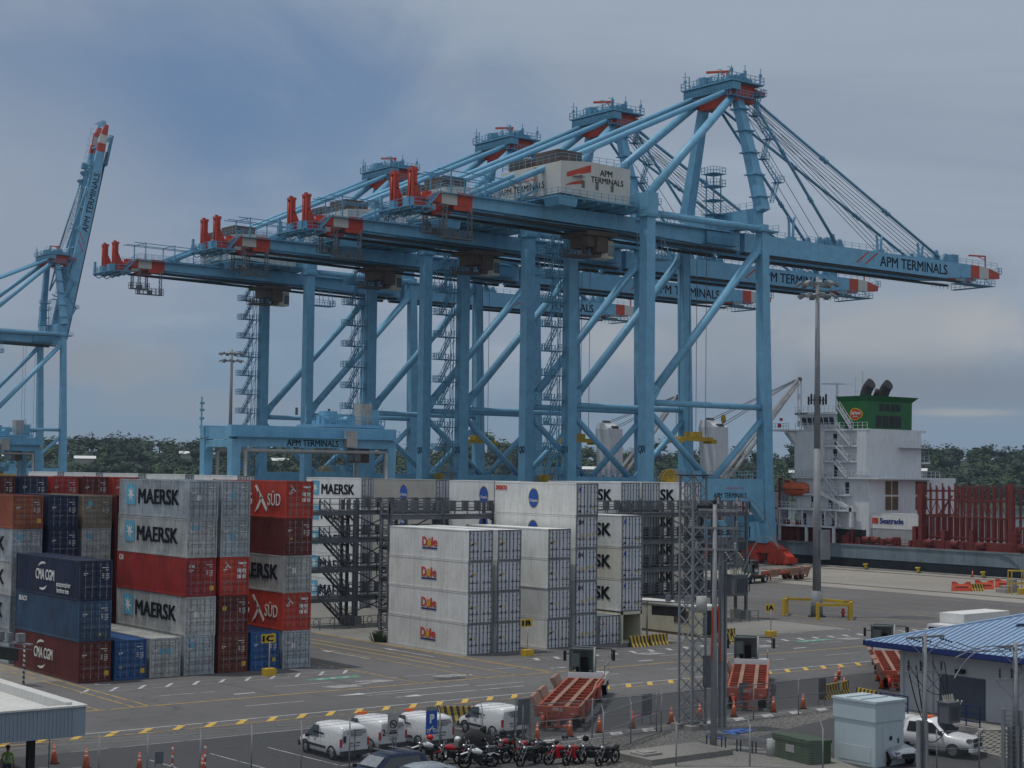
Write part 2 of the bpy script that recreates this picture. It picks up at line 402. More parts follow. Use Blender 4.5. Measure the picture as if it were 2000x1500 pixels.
def sheet(name,pts,z,mat):
    mb=MB(); mb.poly(*[(x,y,z) for x,y in pts]); o=mb.build(name,mat); o['kind']='structure'; return o
sheet('ground',[(-300,-200),(172,-200),(172,1500),(-300,1500)],0,'asphalt')
mb=MB(); mb.box(172,-200,-6,210.4,1500,0.0); o=mb.build('quay_apron','apron'); o['kind']='structure'
mb=MB()
for x in (177.6,178.4,205.2,206.0): mb.box(x-.06,-190,.004,x+.06,1200,.03)
mb.build('crane_rails','dark')['kind']='structure'
mb=MB(); mb.box(209.6,-190,.004,210.4,1490,.22); mb.build('quay_kerb','conc')['kind']='structure'
sheet('container_yard_concrete',[(79.3,109.4),(127,109.4),(127,262),(79.3,262)],.006,'slab')
sheet('lane_concrete',[(40,112),(46.1,112),(46.1,260),(40,260)],.006,'slab')
sheet('car_park_asphalt',[(20,60),(58.5,60),(58.5,84),(20,84)],.004,'asphalt2')
sheet('forecourt_asphalt',[(58.5,73.9),(150,73.9),(150,84),(58.5,84)],.004,'asphalt2')
sheet('gravel',[(57.4,71.9),(81,71.9),(81,60),(74,52),(50,52),(52,62)],.010,'gravel')
sheet('service_pad_concrete',[(57.5,62.2),(60.5,67.0),(66.5,65.6),(68.6,61.0),(66.3,55),(55,55)],.05,'slab')
sheet('service_road',[(66.8,66.2),(88,72),(88,50),(70,48),(67.5,55)],.016,'asphalt2')

# ---- painted markings
def markmat(name,col,wear):
    m,t,b,o=newmat(name); pos=t.new('ShaderNodeNewGeometry').outputs['Position']
    n=t.noise(pos,1.1,7,.7); f=t.ramp(n,.62-wear*.3,.72-wear*.2,0,.85)
    t.set(b.inputs['Base Color'],t.mix(f,c4(col),(.09,.088,.09,1))); b.inputs['Roughness'].default_value=.8
    return m
M['mwhite']=markmat('worn_white_road_paint',(.42,.42,.42),.4)
M['myellow']=markmat('worn_yellow_road_paint',(.42,.27,.06),.5)
M['myellow2']=markmat('yellow_road_paint',(.50,.32,.05),.15)
M['mgreen']=markmat('green_road_paint',(.08,.26,.18),.5)
M['mred']=markmat('pink_survey_paint',(.42,.08,.09),.3)
def ln(mb,x0,y0,x1,y1,w,z=.012):
    d=Vector((x1-x0,y1-y0,0)); d.normalize(); n=Vector((-d.y,d.x,0))*w/2
    a=Vector((x0,y0,z)); b=Vector((x1,y1,z)); mb.quad(a-n,b-n,b+n,a+n)
wh=MB(); ye=MB(); yb=MB(); gr=MB(); rd=MB()
ln(wh,20,89.15,170,89.15,.16); ln(ye,20,87.65,170,87.65,.12)
x=22.0
while x<165:
    yb.quad((x,87.72,.012),(x+.5,87.72,.012),(x+1.6,89.03,.012),(x+1.1,89.03,.012)); x+=2.08
for xx,yy,x2 in ((20,97.3,170),): ln(ye,xx,yy,x2,yy,.2)
ln(wh,46.5,106.75,66.6,106.75,.06); ln(wh,45.5,105.1,67.5,105.1,.06)
x=44.5
while x<67: wh.quad((x,105.15,.012),(x+.3,105.15,.012),(x+1.5,106.72,.012),(x+1.2,106.72,.012)); x+=2.07
ln(wh,82,104.0,170,104.0,.07); ln(wh,80.5,105.3,170,105.3,.07)
x=83.0
while x<168: wh.quad((x,104.05,.012),(x+.45,104.05,.012),(x+.95,105.27,.012),(x+.5,105.27,.012)); x+=2.1
for i in range(12):
    a=48+i*9.2; ln(wh,a,101.2,a+4.6,101.2,.12); ln(wh,a+3,94.0,a+7.4,94.0,.12)
    ln(wh,a+5,99.3,a+6.6,99.3,.28); 
for a,y in ((60,99.4),(63.5,100.6),(93,103.4),(106,102.6),(118,103),(131,101.5),(70,100.2),(124,99),(140,102),(150,100)):
    for k in range(4): ln(wh,a+.15*k,y-.34*k,a+2.2+.15*k,y-.34*k,.2)
for a in (61,113,128): # green bay numbers
    gr.quad((a,102.6,.011),(a+4.4,102.6,.011),(a+4.4,103.6,.011),(a,103.6,.011)); 
    for k in range(3): ln(wh,a+.8+k*1.1,103.1,a+1.3+k*1.1,103.1,.35,.016)
for (ax,ay,L,ang) in ((72.0,112,6,90),(77.3,110.5,6,90),(60.5,94.9,9,0),(63.4,92.2,9,0)):   # lane arrows
    c,s=math.cos(R_(ang)),math.sin(R_(ang))
    def rp(u,v): return (ax+u*c-v*s, ay+u*s+v*c, .013)
    wh.quad(rp(0,-.08),rp(L,-.08),rp(L,.08),rp(0,.08))
    if ang==90: wh.poly(rp(L,-.35),rp(L+1.6,0),rp(L,.35))
    else: wh.poly(rp(0,-.4),rp(0,.4),rp(-2.2,0))
for xx in (66.9,72.6,75.85,78.9): ln(ye,xx,97.3,xx,260,.13)
for xx in (75.85,74.4): ln(yb,xx,104,xx,260,.14,.013)
for xx in (44.9,45.9,42.5): ln(ye,xx,97.3,xx,250,.13)
for xx in (79.2,128.6,133.5,139,146): ln(ye,xx,97.3,xx,190,.15)
for xx in (150,156,162,168): ln(ye,xx,60,xx,400,.15)
for i in range(5):
    for k in range(3): ln(wh,48+i*4.0,106.9+.0*k,48.0+i*4.0,106.9,.1)
for cx in (47.8,61.2,66,87.5,99,119,126):   # small painted rings in front of the stacks
    for k in range(12):
        a=2*math.pi*k/12; b=2*math.pi*(k+1)/12
        ln(wh,cx+.5*math.cos(a),108.9+.5*math.sin(a),cx+.5*math.cos(b),108.9+.5*math.sin(b),.1)
for cx,cy in ((52.6,81.3),(70.3,77.2),(62.5,76.6),(86.4,76.2)):
    for k in range(5): ln(rd,cx-1.1+.2*k,cy-.15+.1*(k%3),cx+1.3-.2*k,cy-.1+.12*k,.12)
ln(wh,35.1,83.95,57.0,83.95,.08)
ln(wh,57.4,73.0,86,73.0,.09,.018); ln(wh,57.4,71.95,86,71.95,.12,.018)
x=58.0
while x<86: wh.quad((x,72.0,.019),(x+.9,72.0,.019),(x+1.5,72.95,.019),(x+.6,72.95,.019)); x+=2.55
for xx in (45.0,48.2,51.4,54.6,57.6,41.5,38): ln(wh,xx,72.8,xx-.4,79.5,.09)
ln(wh,30,79.5,34,79.5,.1); ln(wh,31,77.5,35,77.5,.1); ln(wh,32,80.5,36,76.5,.1)
ln(wh,45,72.6,58,72.6,.09)
for xx in (50.6,54.0): wh.quad((xx,71.2,.019),(xx+1.1,71.2,.019),(xx+1.9,72.5,.019),(xx+.8,72.5,.019))
for mb,nm,mt in ((wh,'white_lane_markings','mwhite'),(ye,'yellow_lane_markings','myellow'),(yb,'yellow_block_markings','myellow2'),(gr,'green_bay_markings','mgreen'),(rd,'pink_survey_markings','mred')):
    mb.build(nm,mt)['kind']='structure'
# patches / pits
sheet('drain_cover_patch',[(69.2,97.9),(71.5,97.9),(71.5,99.1),(69.2,99.1)],.012,'asphalt2')

# ---- water
m,t,b,o=newmat('harbour_water'); M['water']=m
pos=t.new('ShaderNodeNewGeometry').outputs['Position']
b.inputs['Base Color'].default_value=(.035,.055,.06,1); b.inputs['Roughness'].default_value=.12
bp=t.new('ShaderNodeBump'); bp.inputs['Strength'].default_value=.5; bp.inputs['Distance'].default_value=.25
t.set(bp.inputs['Height'],t.noise(t.scl(pos,(.5,1,1)),.45,6,.6)); t.l.new(bp.outputs[0],b.inputs['Normal'])
mb=MB(); mb.quad((210,-200,-2.2),(1500,-200,-2.2),(1500,1500,-2.2),(210,1500,-2.2)); mb.build('water','water')['kind']='structure'

# ---- hills with forest
m,t,b,o=newmat('forest_floor'); M['hill']=m
pos=t.new('ShaderNodeNewGeometry').outputs['Position']
t.set(b.inputs['Base Color'],t.mix(t.noise(pos,.03,6,.6),(.012,.028,.014,1),(.04,.065,.025,1))); b.inputs['Roughness'].default_value=.95
m,t,b,o=newmat('forest_leaves'); M['leaf']=m
pos=t.new('ShaderNodeNewGeometry').outputs['Position']
n=t.noise(pos,.035,4,.6); n2=t.noise(pos,.5,5,.7)
cc=t.mix(t.ramp(n,.38,.62),(.018,.045,.026,1),(.05,.095,.03,1))
t.set(b.inputs['Base Color'],t.mix(t.ramp(n2,.35,.7),t.mix(1,cc,(.45,.45,.45,1),'MULTIPLY'),cc)); b.inputs['Roughness'].default_value=.9
from mathutils import noise as NZ
def hillh(a,r):
    base=max(0,(r-1010)/190.0); base=min(1,base)
    n=NZ.noise(Vector((a*7.0,r*.004,1.3)))*.5+NZ.noise(Vector((a*23,r*.01,4.1)))*.25
    side=1.0 if a<0.95 else 1.0
    return -2.4+base*(24+15*n)+ (3 if r>1010 else 0)
mb=MB(); A0,A1,NA=R_(4),R_(78),110; rs=[1000,1012,1040,1080,1130,1190,1260]
ids=[]
for j,r in enumerate(rs):
    ids.append([mb.V((r*math.sin(A0+(A1-A0)*i/NA)*1.0, r*math.cos(A0+(A1-A0)*i/NA), hillh(A0+(A1-A0)*i/NA,r))) for i in range(NA+1)])
for j in range(len(rs)-1):
    for i in range(NA): mb.F((ids[j][i],ids[j+1][i],ids[j+1][i+1],ids[j][i+1]),True)
mb.build('hills','hill')['kind']='structure'
# forest canopy: thousands of small leaf clumps with uneven crowns
ico=[]
def icos():
    ph=(1+5**.5)/2; v=[(-1,ph,0),(1,ph,0),(-1,-ph,0),(1,-ph,0),(0,-1,ph),(0,1,ph),(0,-1,-ph),(0,1,-ph),(ph,0,-1),(ph,0,1),(-ph,0,-1),(-ph,0,1)]
    f=[(0,11,5),(0,5,1),(0,1,7),(0,7,10),(0,10,11),(1,5,9),(5,11,4),(11,10,2),(10,7,6),(7,1,8),(3,9,4),(3,4,2),(3,2,6),(3,6,8),(3,8,9),(4,9,5),(2,4,11),(6,2,10),(8,6,7),(9,8,1)]
    return [Vector(x).normalized() for x in v],f
iv,if_=icos(); rnd=random.Random(3)
mb=MB()
def clump(c,r,sq):
    b0=len(mb.v)
    for v in iv:
        k=rnd.uniform(.75,1.15); mb.v.append((c[0]+v.x*r*k,c[1]+v.y*r*k,c[2]+v.z*r*k*sq))
    for f in if_: mb.F([b0+i for i in f])
def leafy(c,rx,rz,n,size):
    for _ in range(n):
        u=rnd.gauss(0,1); v=rnd.gauss(0,1); w_=abs(rnd.gauss(0,1))*1.0-.35; l=math.sqrt(u*u+v*v+w_*w_)+1e-6; k=rnd.uniform(.55,1.08)
        p=(c[0]+u/l*rx*k, c[1]+v/l*rx*k, c[2]+w_/l*rz*k); s_=size*rnd.uniform(.5,1.3)
        a1=rnd.uniform(0,6.28); ti=rnd.uniform(-.9,.9); dx,dy=math.cos(a1)*s_,math.sin(a1)*s_; ex,ey,ez=-math.sin(a1)*s_*math.cos(ti),math.cos(a1)*s_*math.cos(ti),math.sin(ti)*s_
        b0=len(mb.v); mb.v.extend([(p[0]-dx,p[1]-dy,p[2]),(p[0]-ex*.7,p[1]-ey*.7,p[2]-ez*.7),(p[0]+dx,p[1]+dy,p[2]+.2*s_),(p[0]+ex,p[1]+ey,p[2]+ez)]); mb.F((b0,b0+1,b0+2,b0+3))
for i in range(3000):
    a=rnd.uniform(R_(10),R_(70)); r=rnd.choice((1012,1022,1040,1065,1095,1125,1155,1185))+rnd.uniform(-10,12)
    if rnd.random()<.06: r=1190
    z=hillh(a,r); s=rnd.uniform(3.0,8.0)*(.7 if r<1030 else 1); tall=rnd.random()<.07
    x,y=r*math.sin(a),r*math.cos(a); top=z+s*(.9 if not tall else 1.9); rz=s*rnd.uniform(.55,.95)
    clump((x,y,top-.1*s),s*.78,.62); leafy((x,y,top),s*(1 if not tall else .8),rz,52,1.05)
    if r>1100 or tall: leafy((x+rnd.uniform(-s,s),y,top+rnd.uniform(0,.6)*s),s*.45,rz*.5,18,.95)
    if tall or r>1180: mb.bar((x,y,z),(x,y,top+s*.2),.7,.7)
fo=mb.build('forest','leaf'); tag(fo,'dark green forest covering the low hills across the water','forest',kind='stuff')
hl=[(a,r,w_) for a,r,w_ in ((.325,1100,14),(.355,1110,16),(.515,1090,10),(.60,1100,12),(.70,1080,18),(.72,1100,12),(.83,1085,9),(.865,1080,10),(.90,1090,12),(.40,1095,12),(.46,1120,10))]
WORDS=['above the left quay crane legs','over the stacked dark containers','behind the yard crane beam','left of the third crane legs','just beyond the second crane','beside the first ship crane','behind the tall crane legs','by the second ship crane','left of the ship bridge','above the yellow lane crane top','high on the wooded slope']
for (a,r,w_),wd in zip(hl,WORDS):
    z=hillh(a,r)+7; x,y=r*math.sin(a),r*math.cos(a)
    h=thing('hillside_house','small pale roofed house on the forest hill '+wd,'house',(x,y,z),-a,'houses on the forest hill')
    MB().box(-w_/2,-4,-9,w_/2,4,1.6).build('wall','dwhite',h)
    q=MB(); q.prism([(-w_/2-1,-5,1.6),(-w_/2-1,5,1.6),(-w_/2-1,0,3.4)],(w_+2,0,0)); q.build('roof','white',h)
# ================================================================ SHIP TO SHORE CRANES
OX=(-192,0,0)
def crane_fixed(t):
    def B(): return MB(off=OX)
    # legs
    for y in (-9.8,9.8):
        B().bar((178,y,5),(178,y,14),2.8,2.1,1.9,1.9).bar((178,y,14),(178,y,60.9),1.9,1.9,1.8,1.8).build('leg','crane',t)
        m=B(); m.bar((206.0,y,3.6),(206.1,y,7.0),2.6,2.3); m.bar((206.1,y,7),(205.7,y,14.5),2.3,2.0,2.3,1.9); m.bar((205.7,y,14.5),(204.7,y,58.5),2.2,1.85,1.6,1.6); m.build('leg','crane',t)
        c=B(); c.box(176.6,y-1.3,57.0,179.6,y+1.3,57.5); c.rail([(176.7,y-1.3,57.5),(176.7,y+1.3,57.5),(179.6,y+1.3,57.5)],1.0); c.build('leg_collar','crane_d',t); c=B(); c.box(203.3,y-1.4,57.2,207.4,y+1.4,57.5); c.rail([(207.4,y-1.4,57.5),(207.4,y+1.4,57.5)],1.1); c.build('leg_collar','crane_d',t)
        # portal beam with knee plates, V braces, ties
        m=B(); m.bar((178,y,12.6),(206,y,12.6),1.5,3.9); m.prism([(180,y-.7,10.7),(179.0,y-.7,8.0),(179.0,y-.7,10.7)],(0,1.4,0)); m.prism([(201.2,y-.7,10.7),(204.7,y-.7,7.2),(204.7,y-.7,10.7)],(0,1.4,0)); m.build('portal_beam','crane',t)
        m=B(); m.tube((179,y,25),(192,y,14.4),.55); m.tube((205.4,y,25.3),(193.2,y,14.4),.55); m.build('lower_brace','crane',t)
        B().tube((178.5,y,26.8),(205.2,y,26.8),.52).build('tie_tube','crane',t)
        m=B(); m.tube((178.9,y,27.9),(204.2,y,54.6),.72,12); m.bar((203.4,y,53.4),(204.9,y,56.6),1.2,1.5); m.bar((178.6,y,27.2),(180,y,29.3),1.4,1.4); m.build('diagonal_brace','crane',t)
        B().tube((179,y,57.8),(204.6,y,57.7),.6,12).build('tie_tube','crane',t)
    # cross beams and sills
    B().box(176.9,-8.8,58.2,179.1,8.8,60.9).build('cross_beam','crane',t)
    m=B(); m.box(203.6,-8.8,58.2,206.0,8.8,61.4); m.rail([(203.5,-8.8,61.4),(203.5,8.8,61.4)],1.1); m.build('cross_beam','crane',t)
    for x,y in ((178,-9.8),(178,9.8)): B().box(x-1.2,y-1.2,57.5,x+1.2,y+1.2,61.0).build('leg_head','crane',t)
    for x in (178,206.1):
        m=B(); m.box(x-1.15,-10.9,3.9,x+1.15,10.9,7.1); m.box(x-1.6,-6.5,6.9,x+1.2,-1.5,8.3); m.build('sill_beam','crane',t)
        for y in (-9.8,9.8):
            m=B()
            m.prism([(x-.8,y-4.4,2.6),(x-.8,y-1.2,3.9),(x-.8,y+1.2,3.9),(x-.8,y+4.4,2.6),(x-.8,y+2.6,1.9),(x-.8,y-2.6,1.9)],(1.6,0,0))
            for k in (-1,1):
                m.prism([(x-.9,y+k*3.4-2.3,1.5),(x-.9,y+k*3.4-.5,2.7),(x-.9,y+k*3.4+.5,2.7),(x-.9,y+k*3.4+2.3,1.5),(x-.9,y+k*3.4+2.3,.6),(x-.9,y+k*3.4-2.3,.6)],(1.8,0,0))
                m.box(x-1.1,y+k*5.9-.3,.4,x+1.1,y+k*5.9+.3,1.2)
                for q in (-1.6,-.55,.55,1.6): m.tube((x-1.0,y+k*3.4+q,.42),(x+1.0,y+k*3.4+q,.42),.4,10)
            m.build('bogie','red',t)
    # girders
    for s in (-1,1):
        y0,y1=(-3.6,-2.2) if s<0 else (2.2,3.6)
        m=B(); xs=[(147.1,58,55.9),(180,58,55.5),(205.6,58,54.7)]
        m.loft([[(x,y0,b),(x,y1,b),(x,y1,a),(x,y0,a)] for x,a,b in xs],sm=False)
        for a,b_ in zip(range(149,205,4),range(150,206,4)): m.box(a,y0-.035 if s<0 else y1,55.9,a+.12,y0 if s<0 else y1+.035,57.9)
        m.build('girder','crane',t)
        m=B(); m.cur=0; m.loft([[(144.2,y0,55.95),(144.2,y1,55.95),(144.2,y1,58),(144.2,y0,58)],[(147.1,y0,55.9),(147.1,y1,55.9),(147.1,y1,58),(147.1,y0,58)]],sm=False)
        m.prism([(138.2,y0,56.3),(138.2,y0,56.6),(141.3,y0,58),(141.3,y0,56.0)],(0,y1-y0,0))
        m.cur=1; m.loft([[(141.3,y0,56),(141.3,y1,56),(141.3,y1,58),(141.3,y0,58)],[(144.2,y0,55.95),(144.2,y1,55.95),(144.2,y1,58),(144.2,y0,58)]],sm=False)
        m.cur=0; m.box(143.5,y0-.2,55.2,146.8,y1+.2,55.85); m.build('striped_girder_end',['red','house'],t)
        m=B(); m.box(144,y0+.5 if s<0 else y0-.6,55.3,205.4,y1+.6 if s<0 else y1-.5,55.42); m.build('rail_ledge','crane_d',t); B().bar((142,(y0+y1)/2,55.35),(205,(y0+y1)/2,54.35),.9,.4).build('trolley_rail','dark',t)
        m=B(); y=y0 if s<0 else y1; yy=y+s*.9
        m.box(141,min(y,yy),57.55,160,max(y,yy),57.62); m.box(181,min(y,yy),57.55,203,max(y,yy),57.62); m.rail([(141,yy,57.6),(160,yy,57.6)]); m.rail([(181,yy,57.6),(203,yy,57.6)]); m.rail([(141,y,58),(176,y,58)],1.0); m.rail([(180,y,58),(203,y,58)],1.0); m.build('walkway','crane_rail',t)
    m=B()
    for x in (141.5,150,158,168,174,184,192,200): m.box(x-.3,-2.2,56.6,x+.3,2.2,57.7)
    for x in range(143,176,4): m.bar((x,-2.2,57),(x+4,2.2,57),.2)
    m.build('girder_cross_tie','crane_d',t)
    # festoon frames above rear girder
    m=B()
    for x in (142.5,149,156):
        for y in (-4.3,1.2): m.bar((x,y,57.6),(x,y,61.2),.16)
        m.bar((x,-4.3,61.2),(x,1.2,61.2),.14); m.bar((x,-4.3,60.3),(x,-2.6,61.2),.1)
    for y in (-4.3,-.4,1.2): m.bar((140,y,61.1),(158,y,60.9),.13)
    m.build('festoon_frame','crane_d',t)
    # rear platform
    m=B(); m.box(134.9,-4.9,54.85,138.3,4.4,55.0); m.rail([(138.3,-4.9,55),(136.4,-4.9,55),(134.9,-4.2,55),(134.9,4.0,55),(136,4.4,55),(140,4.4,55)],1.2,t=.09)
    for y in (-4.3,-1.5,1.5,4.2): m.bar((135,y,54.7),(139.5,y,55.2),.25,.35); m.path([(135.2,y,54.6),(136.1,y,54.1),(137,y,54.6),(137.9,y,54.1),(138.6,y,54.6)],.09,4)
    for x in (135.5,137,139): m.bar((x,-4.8,54.7),(x,4.3,54.7),.3,.3)
    m.stair((138.0,-4.5,55.1),(140.2,-4.5,57.6),.7); m.build('rear_platform','crane_d',t)
    for y,dx in ((-2.4,0),(2.4,-.1)):
        x=136.8+dx
        m=B(); m.box(x-.55,y-.66,56.0,x-.25,y-.24,60.9); m.box(x-.55,y+.24,56.0,x-.25,y+.66,60.9); m.box(x-.15,y-.6,56.0,x+.35,y+.6,60.7); m.box(x-.6,y-.7,60.6,x+.45,y+.7,61.05); m.box(x-.5,y-.6,58.4,x+.3,y+.6,58.6); m.prism([(x+.1,y-.12,59.8),(x+.1,y-.12,56.2),(x+1.9,y-.12,56.2)],(0,.24,0)); m.box(x-.5,y-.1,61.05,x+.1,y+.1,61.35); m.tube((x-.6,y,56),(x-.6,y,60.2),.13,8)
        m.box(x-.6,y-.75,55.0,x+2.4,y+.75,56.1); m.tube((x+1.6,y-.8,56.5),(x+1.6,y+.8,56.5),.45,10); m.build('red_rope_tensioner','red',t)
    m=B(); m.prism([(138.0,-2.4,56),(140.4,-2.4,57.3),(140.4,-2.4,56.0)],(0,4.8,0)); m.box(139.0,-2.7,55,140.2,-1.5,57.8); m.box(139.0,1.5,55,140.2,2.7,57.7); m.build('red_end_frame','red',t)
    m=B(); m.box(135.3,-3.6,55.1,136.2,-1.8,56.4); m.box(135.2,.4,55.1,136,1.8,56.2); m.bar((135.1,3.8,55),(135.1,3.8,57.4),.4,.4); m.build('electrical_box','crane',t)
    # hanging service cages
    for (x,y,zb) in ((140.9,-5.0,50.6),(143.4,3.9,52.6)):
        m=B(); L=4.7 if y<0 else 3.2
        for xx in (x,x+L):
            for dy in (-.55,.55):
                m.bar((xx,y+dy,zb),(xx,y+dy,55.5),.14)
            for k in range(5):
                z=zb+k*(55.4-zb)/5; z2=zb+(k+1)*(55.4-zb)/5; m.bar((xx,y-.55,z),(xx,y+.55,z2),.09); m.bar((xx,y-.55,z),(xx,y+.55,z),.09)
        m.box(x-.4,y-.8,zb-.12,x+L+.4,y+.8,zb); m.rail([(x-.4,y-.8,zb),(x+L+.4,y-.8,zb),(x+L+.4,y+.8,zb),(x-.4,y+.8,zb)],1.2,1.0,.08,True); m.box(x+L/2-.4,y-.4,zb,x+L/2+.4,y+.4,zb+.8)
        m.build('hanging_service_cage','rack',t)
    # machinery house
    h=MB(off=OX); X0,X1,Ya,Yb=161.0,175.6,-8.1,7.6
    h.prism([(X0,Ya,59.4),(X1,Ya,58.7),(X1,Ya,64.75),(X0+6.5,Ya,65.0),(X0,Ya,64.45)],(0,Yb-Ya,0))
    for x in range(162,176,1): h.box(x,Ya-.006,59.4,x+.05,Ya,64.5)
    h.box(X0-.6,-1.9,59.6,X0,3.2,64.2)
    hh=h.build('machinery_house','house',t)
    m=B(); m.box(X0+.2,-7.0,64.6,X0+5.2,-1.2,66.5); m.box(X0+.3,1.0,64.6,X0+4.2,5.8,66.1); m.build('roof_vent_unit','brown',hh)
    m=B(); m.rail([(X0+.2,Ya+.2,64.7),(X1-.2,Ya+.2,64.9),(X1-.2,Yb-.2,64.9),(X0+.2,Yb-.2,64.7)],1.1,1.6,.07,True); m.build('roof_railing','crane_rail',hh)
    m=B(); 
    for x in (165.3,168.2,171.4): m.box(x,Ya-.05,60.6,x+.6,Ya-.012,61.7)
    m.build('window','glass',hh)
    m=B(); m.box(163.3,Ya-.9,62.2,165.4,Ya,62.32); m.tube((164.3,Ya-.7,62.35),(164.3,Ya-.7,62.5),.5,10); m.build('hood','dwhite',hh)
    m=B(); polyplate([(0,0),(0,.75),(5.0,2.5),(5.0,1.3)],(162.2,Ya-.02,62.0),(1,0,0),(0,0,1),m); polyplate([(0,-.1),(0,.0),(1.3,.55),(3.7,1.15),(3.7,.55)],(162.0,Ya-.02,60.75),(1,0,0),(0,0,1),m)
    polyplate([(0,0),(.5,0),(2.1,1.4),(1.6,1.4)],(X0,4.6,61.9),(0,-1,0),(0,0,1),m); polyplate([(.9,0),(1.4,0),(3.0,1.4),(2.5,1.4)],(X0,4.6,61.9),(0,-1,0),(0,0,1),m); m.build('red_emblem','red',hh)
    text('APM','ink',hh,(169.1-192,Ya-.03,62.95),(1,0,0),(0,0,1),2.6,1.0,bold=.012); text('TERMINALS','ink',hh,(167.2-192,Ya-.03,61.75),(1,0,0),(0,0,1),6.9,.95,bold=.012)
    text('APM TERMINALS','ink',hh,(X0-192-.62,6.9,60.45),(0,-1,0),(0,0,1),11.6,1.1,bold=.012); text('Lifting Global Trade','inkr',hh,(X0-192-.62,2.6,61.85),(0,-1,0),(0,0,1),5.2,.6,bold=.0)
    m=B(); m.box(X0-1.6,Ya-1.3,58.5,X1+.3,Yb+1.2,58.72); m.rail([(X0-1.6,Yb,58.7),(X0-1.6,Ya-1.3,58.7),(X1+.2,Ya-1.3,58.7)],1.15,1.5,.07); m.prism([(X0-1.6,Ya-1.2,58.6),(X0+2.6,Ya-1.2,58.6),(X0+2.2,Ya-1.2,57.1),(X0-1.2,Ya-1.2,57.2)],(0,3.6,0)); m.stair((X0-5.4,-4.6,58.2),(X0-1.7,-4.6,60.2),.8); 
    for x in range(162,176,3): m.bar((x,Ya-1,58.3),(x,Yb+1,58.3),.3,.4)
    m.build('house_platform','crane_d',t)
    # A frame
    for s in (-1,1):
        m=B(); m.bar((205.0,s*9.6,61.0),(204.2,s*4.2,81.5),2.0,1.9,1.5,1.4)
        if s<0:
            for k in range(5): 
                z=63.5+k*4.0; f=(z-61)/20.5; m.bar((205.0-.8*f,s*(9.6-5.4*f)-1.4,z),(205.0-.8*f,s*(9.6-5.4*f)+1.3,z),2.6,.18)
        m.build('a_frame_front_leg','crane',t)
        B().tube((178.2,s*9.6,60.8),(203.0,s*4.4,82.0),.72,12).build('a_frame_back_leg','crane',t)
        m=B(); m.tube((148.8,s*3.5,58.1),(203.2,s*4.1,83.2),.5,10); m.prism([(147.5,s*3.5-.2,58),(150.5,s*3.5-.2,58),(150.2,s*3.5-.2,59.2)],(0,.4,0)); m.build('backstay','crane',t)
    m=B(); m.box(201.6,-5.0,80.9,207.6,-3.4,84.0); m.box(201.6,3.4,80.9,207.6,5.0,84.0); m.box(202.4,-3.4,80.3,203.6,3.4,82.6); m.bar((207.6,-4.2,83.4),(210.6,-4.2,83.0),.9,.9); m.build('apex_plate','red',t)
    m=B(); m.box(200.6,-6.4,84.0,208.6,6.4,84.25); m.rail([(200.6,-6.4,84.2),(208.6,-6.4,84.2),(208.6,6.4,84.2),(200.6,6.4,84.2)],1.2,1.1,.09,True)
    for y in (-5,-3.6,-2,-.6,.8,2.2,3.6,5): m.box(202.2,y-.3,84.2,206.8,y+.35,85.1); m.tube((204+.4*(y%2),y-.2,85.2),(204+.4*(y%2),y+.3,85.2),.75,12)
    m.box(201,-6.2,82.6,203,6.2,83.9); m.box(207.6,-5.6,82.4,209.6,-2.6,82.55); m.rail([(207.6,-5.6,82.5),(209.7,-5.6,82.5),(209.7,-2.6,82.5)],1.2,.9,.09)
    for k,(x,y) in enumerate(((200.9,-6),(208,-6.1),(201.2,6),(207.8,5.8),(204,-6.2),(206,6))): m.bar((x,y,84),(x,y,86.6+.5*(k%3)),.1); m.box(x-.2,y-.2,85.6,x+.2,y+.2,86.1)
    m.box(204.4,-2.2,85.1,206.6,.2,86.2); m.box(202.6,2.6,85.0,204.4,4.0,86.4)
    rr=random.Random(11)
    for k in range(44):
        x=rr.uniform(200.8,208.2); y=rr.uniform(-6.2,6.2); h_=rr.uniform(.5,2.3); m.bar((x,y,84.2),(x,y,84.2+h_),rr.choice((.07,.1,.16))); 
        if k%2: m.bar((x,y,84.2+h_),(x+rr.uniform(-1.4,1.4),y+rr.uniform(-1.6,1.6),84.2+h_),.08)
    for z in (82.4,83.1): m.rail([(200.8,-5.9,z-.9),(200.8,5.9,z-.9)],1.0,.9,.07)
    m.box(200.6,-6.0,81.5,202.2,-5.0,81.6); m.rail([(202,-6.2,81.5),(206.8,-6.2,81.5),(206.8,-5.2,81.5)],1.1,.8,.07); m.box(202,-6.2,81.4,206.9,-5.2,81.5); m.build('apex_platform','crane_d',t)
    m=B(); m.bar((206.2,.3,84.2),(206.2,.3,87.6),.36); m.bar((206.3,0,87.5),(205.2,4.6,88.0),.34,.4); m.bar((206.2,.3,86.2),(205.9,1.6,87.6),.2); m.build('service_jib','red',t)
    # stairs on front leg
    m=B()
    for k in range(5):
        z=62.5+k*4.0; f=(z-61)/20.5; y=-(9.6-5.4*f)-1.3; f2=(z+4-61)/20.5; y2=-(9.6-5.4*f2)-1.3
        a=(206.3,y,z); b=(208.9,y2,z+4.0)
        if k%2: a,b=(208.9,y,z),(206.3,y2,z+4.0)
        m.stair(a,b,.8,steps=9); m.box(b[0]-.8,y2-.8,z+3.85,b[0]+.8,y2+.8,z+3.95); m.rail([(b[0]-.8,y2-.8,z+3.95),(b[0]+.8,y2-.8,z+3.95),(b[0]+.8,y2+.8,z+3.95)],1.1,.8)
    m.build('a_frame_stairs','crane_d',t)
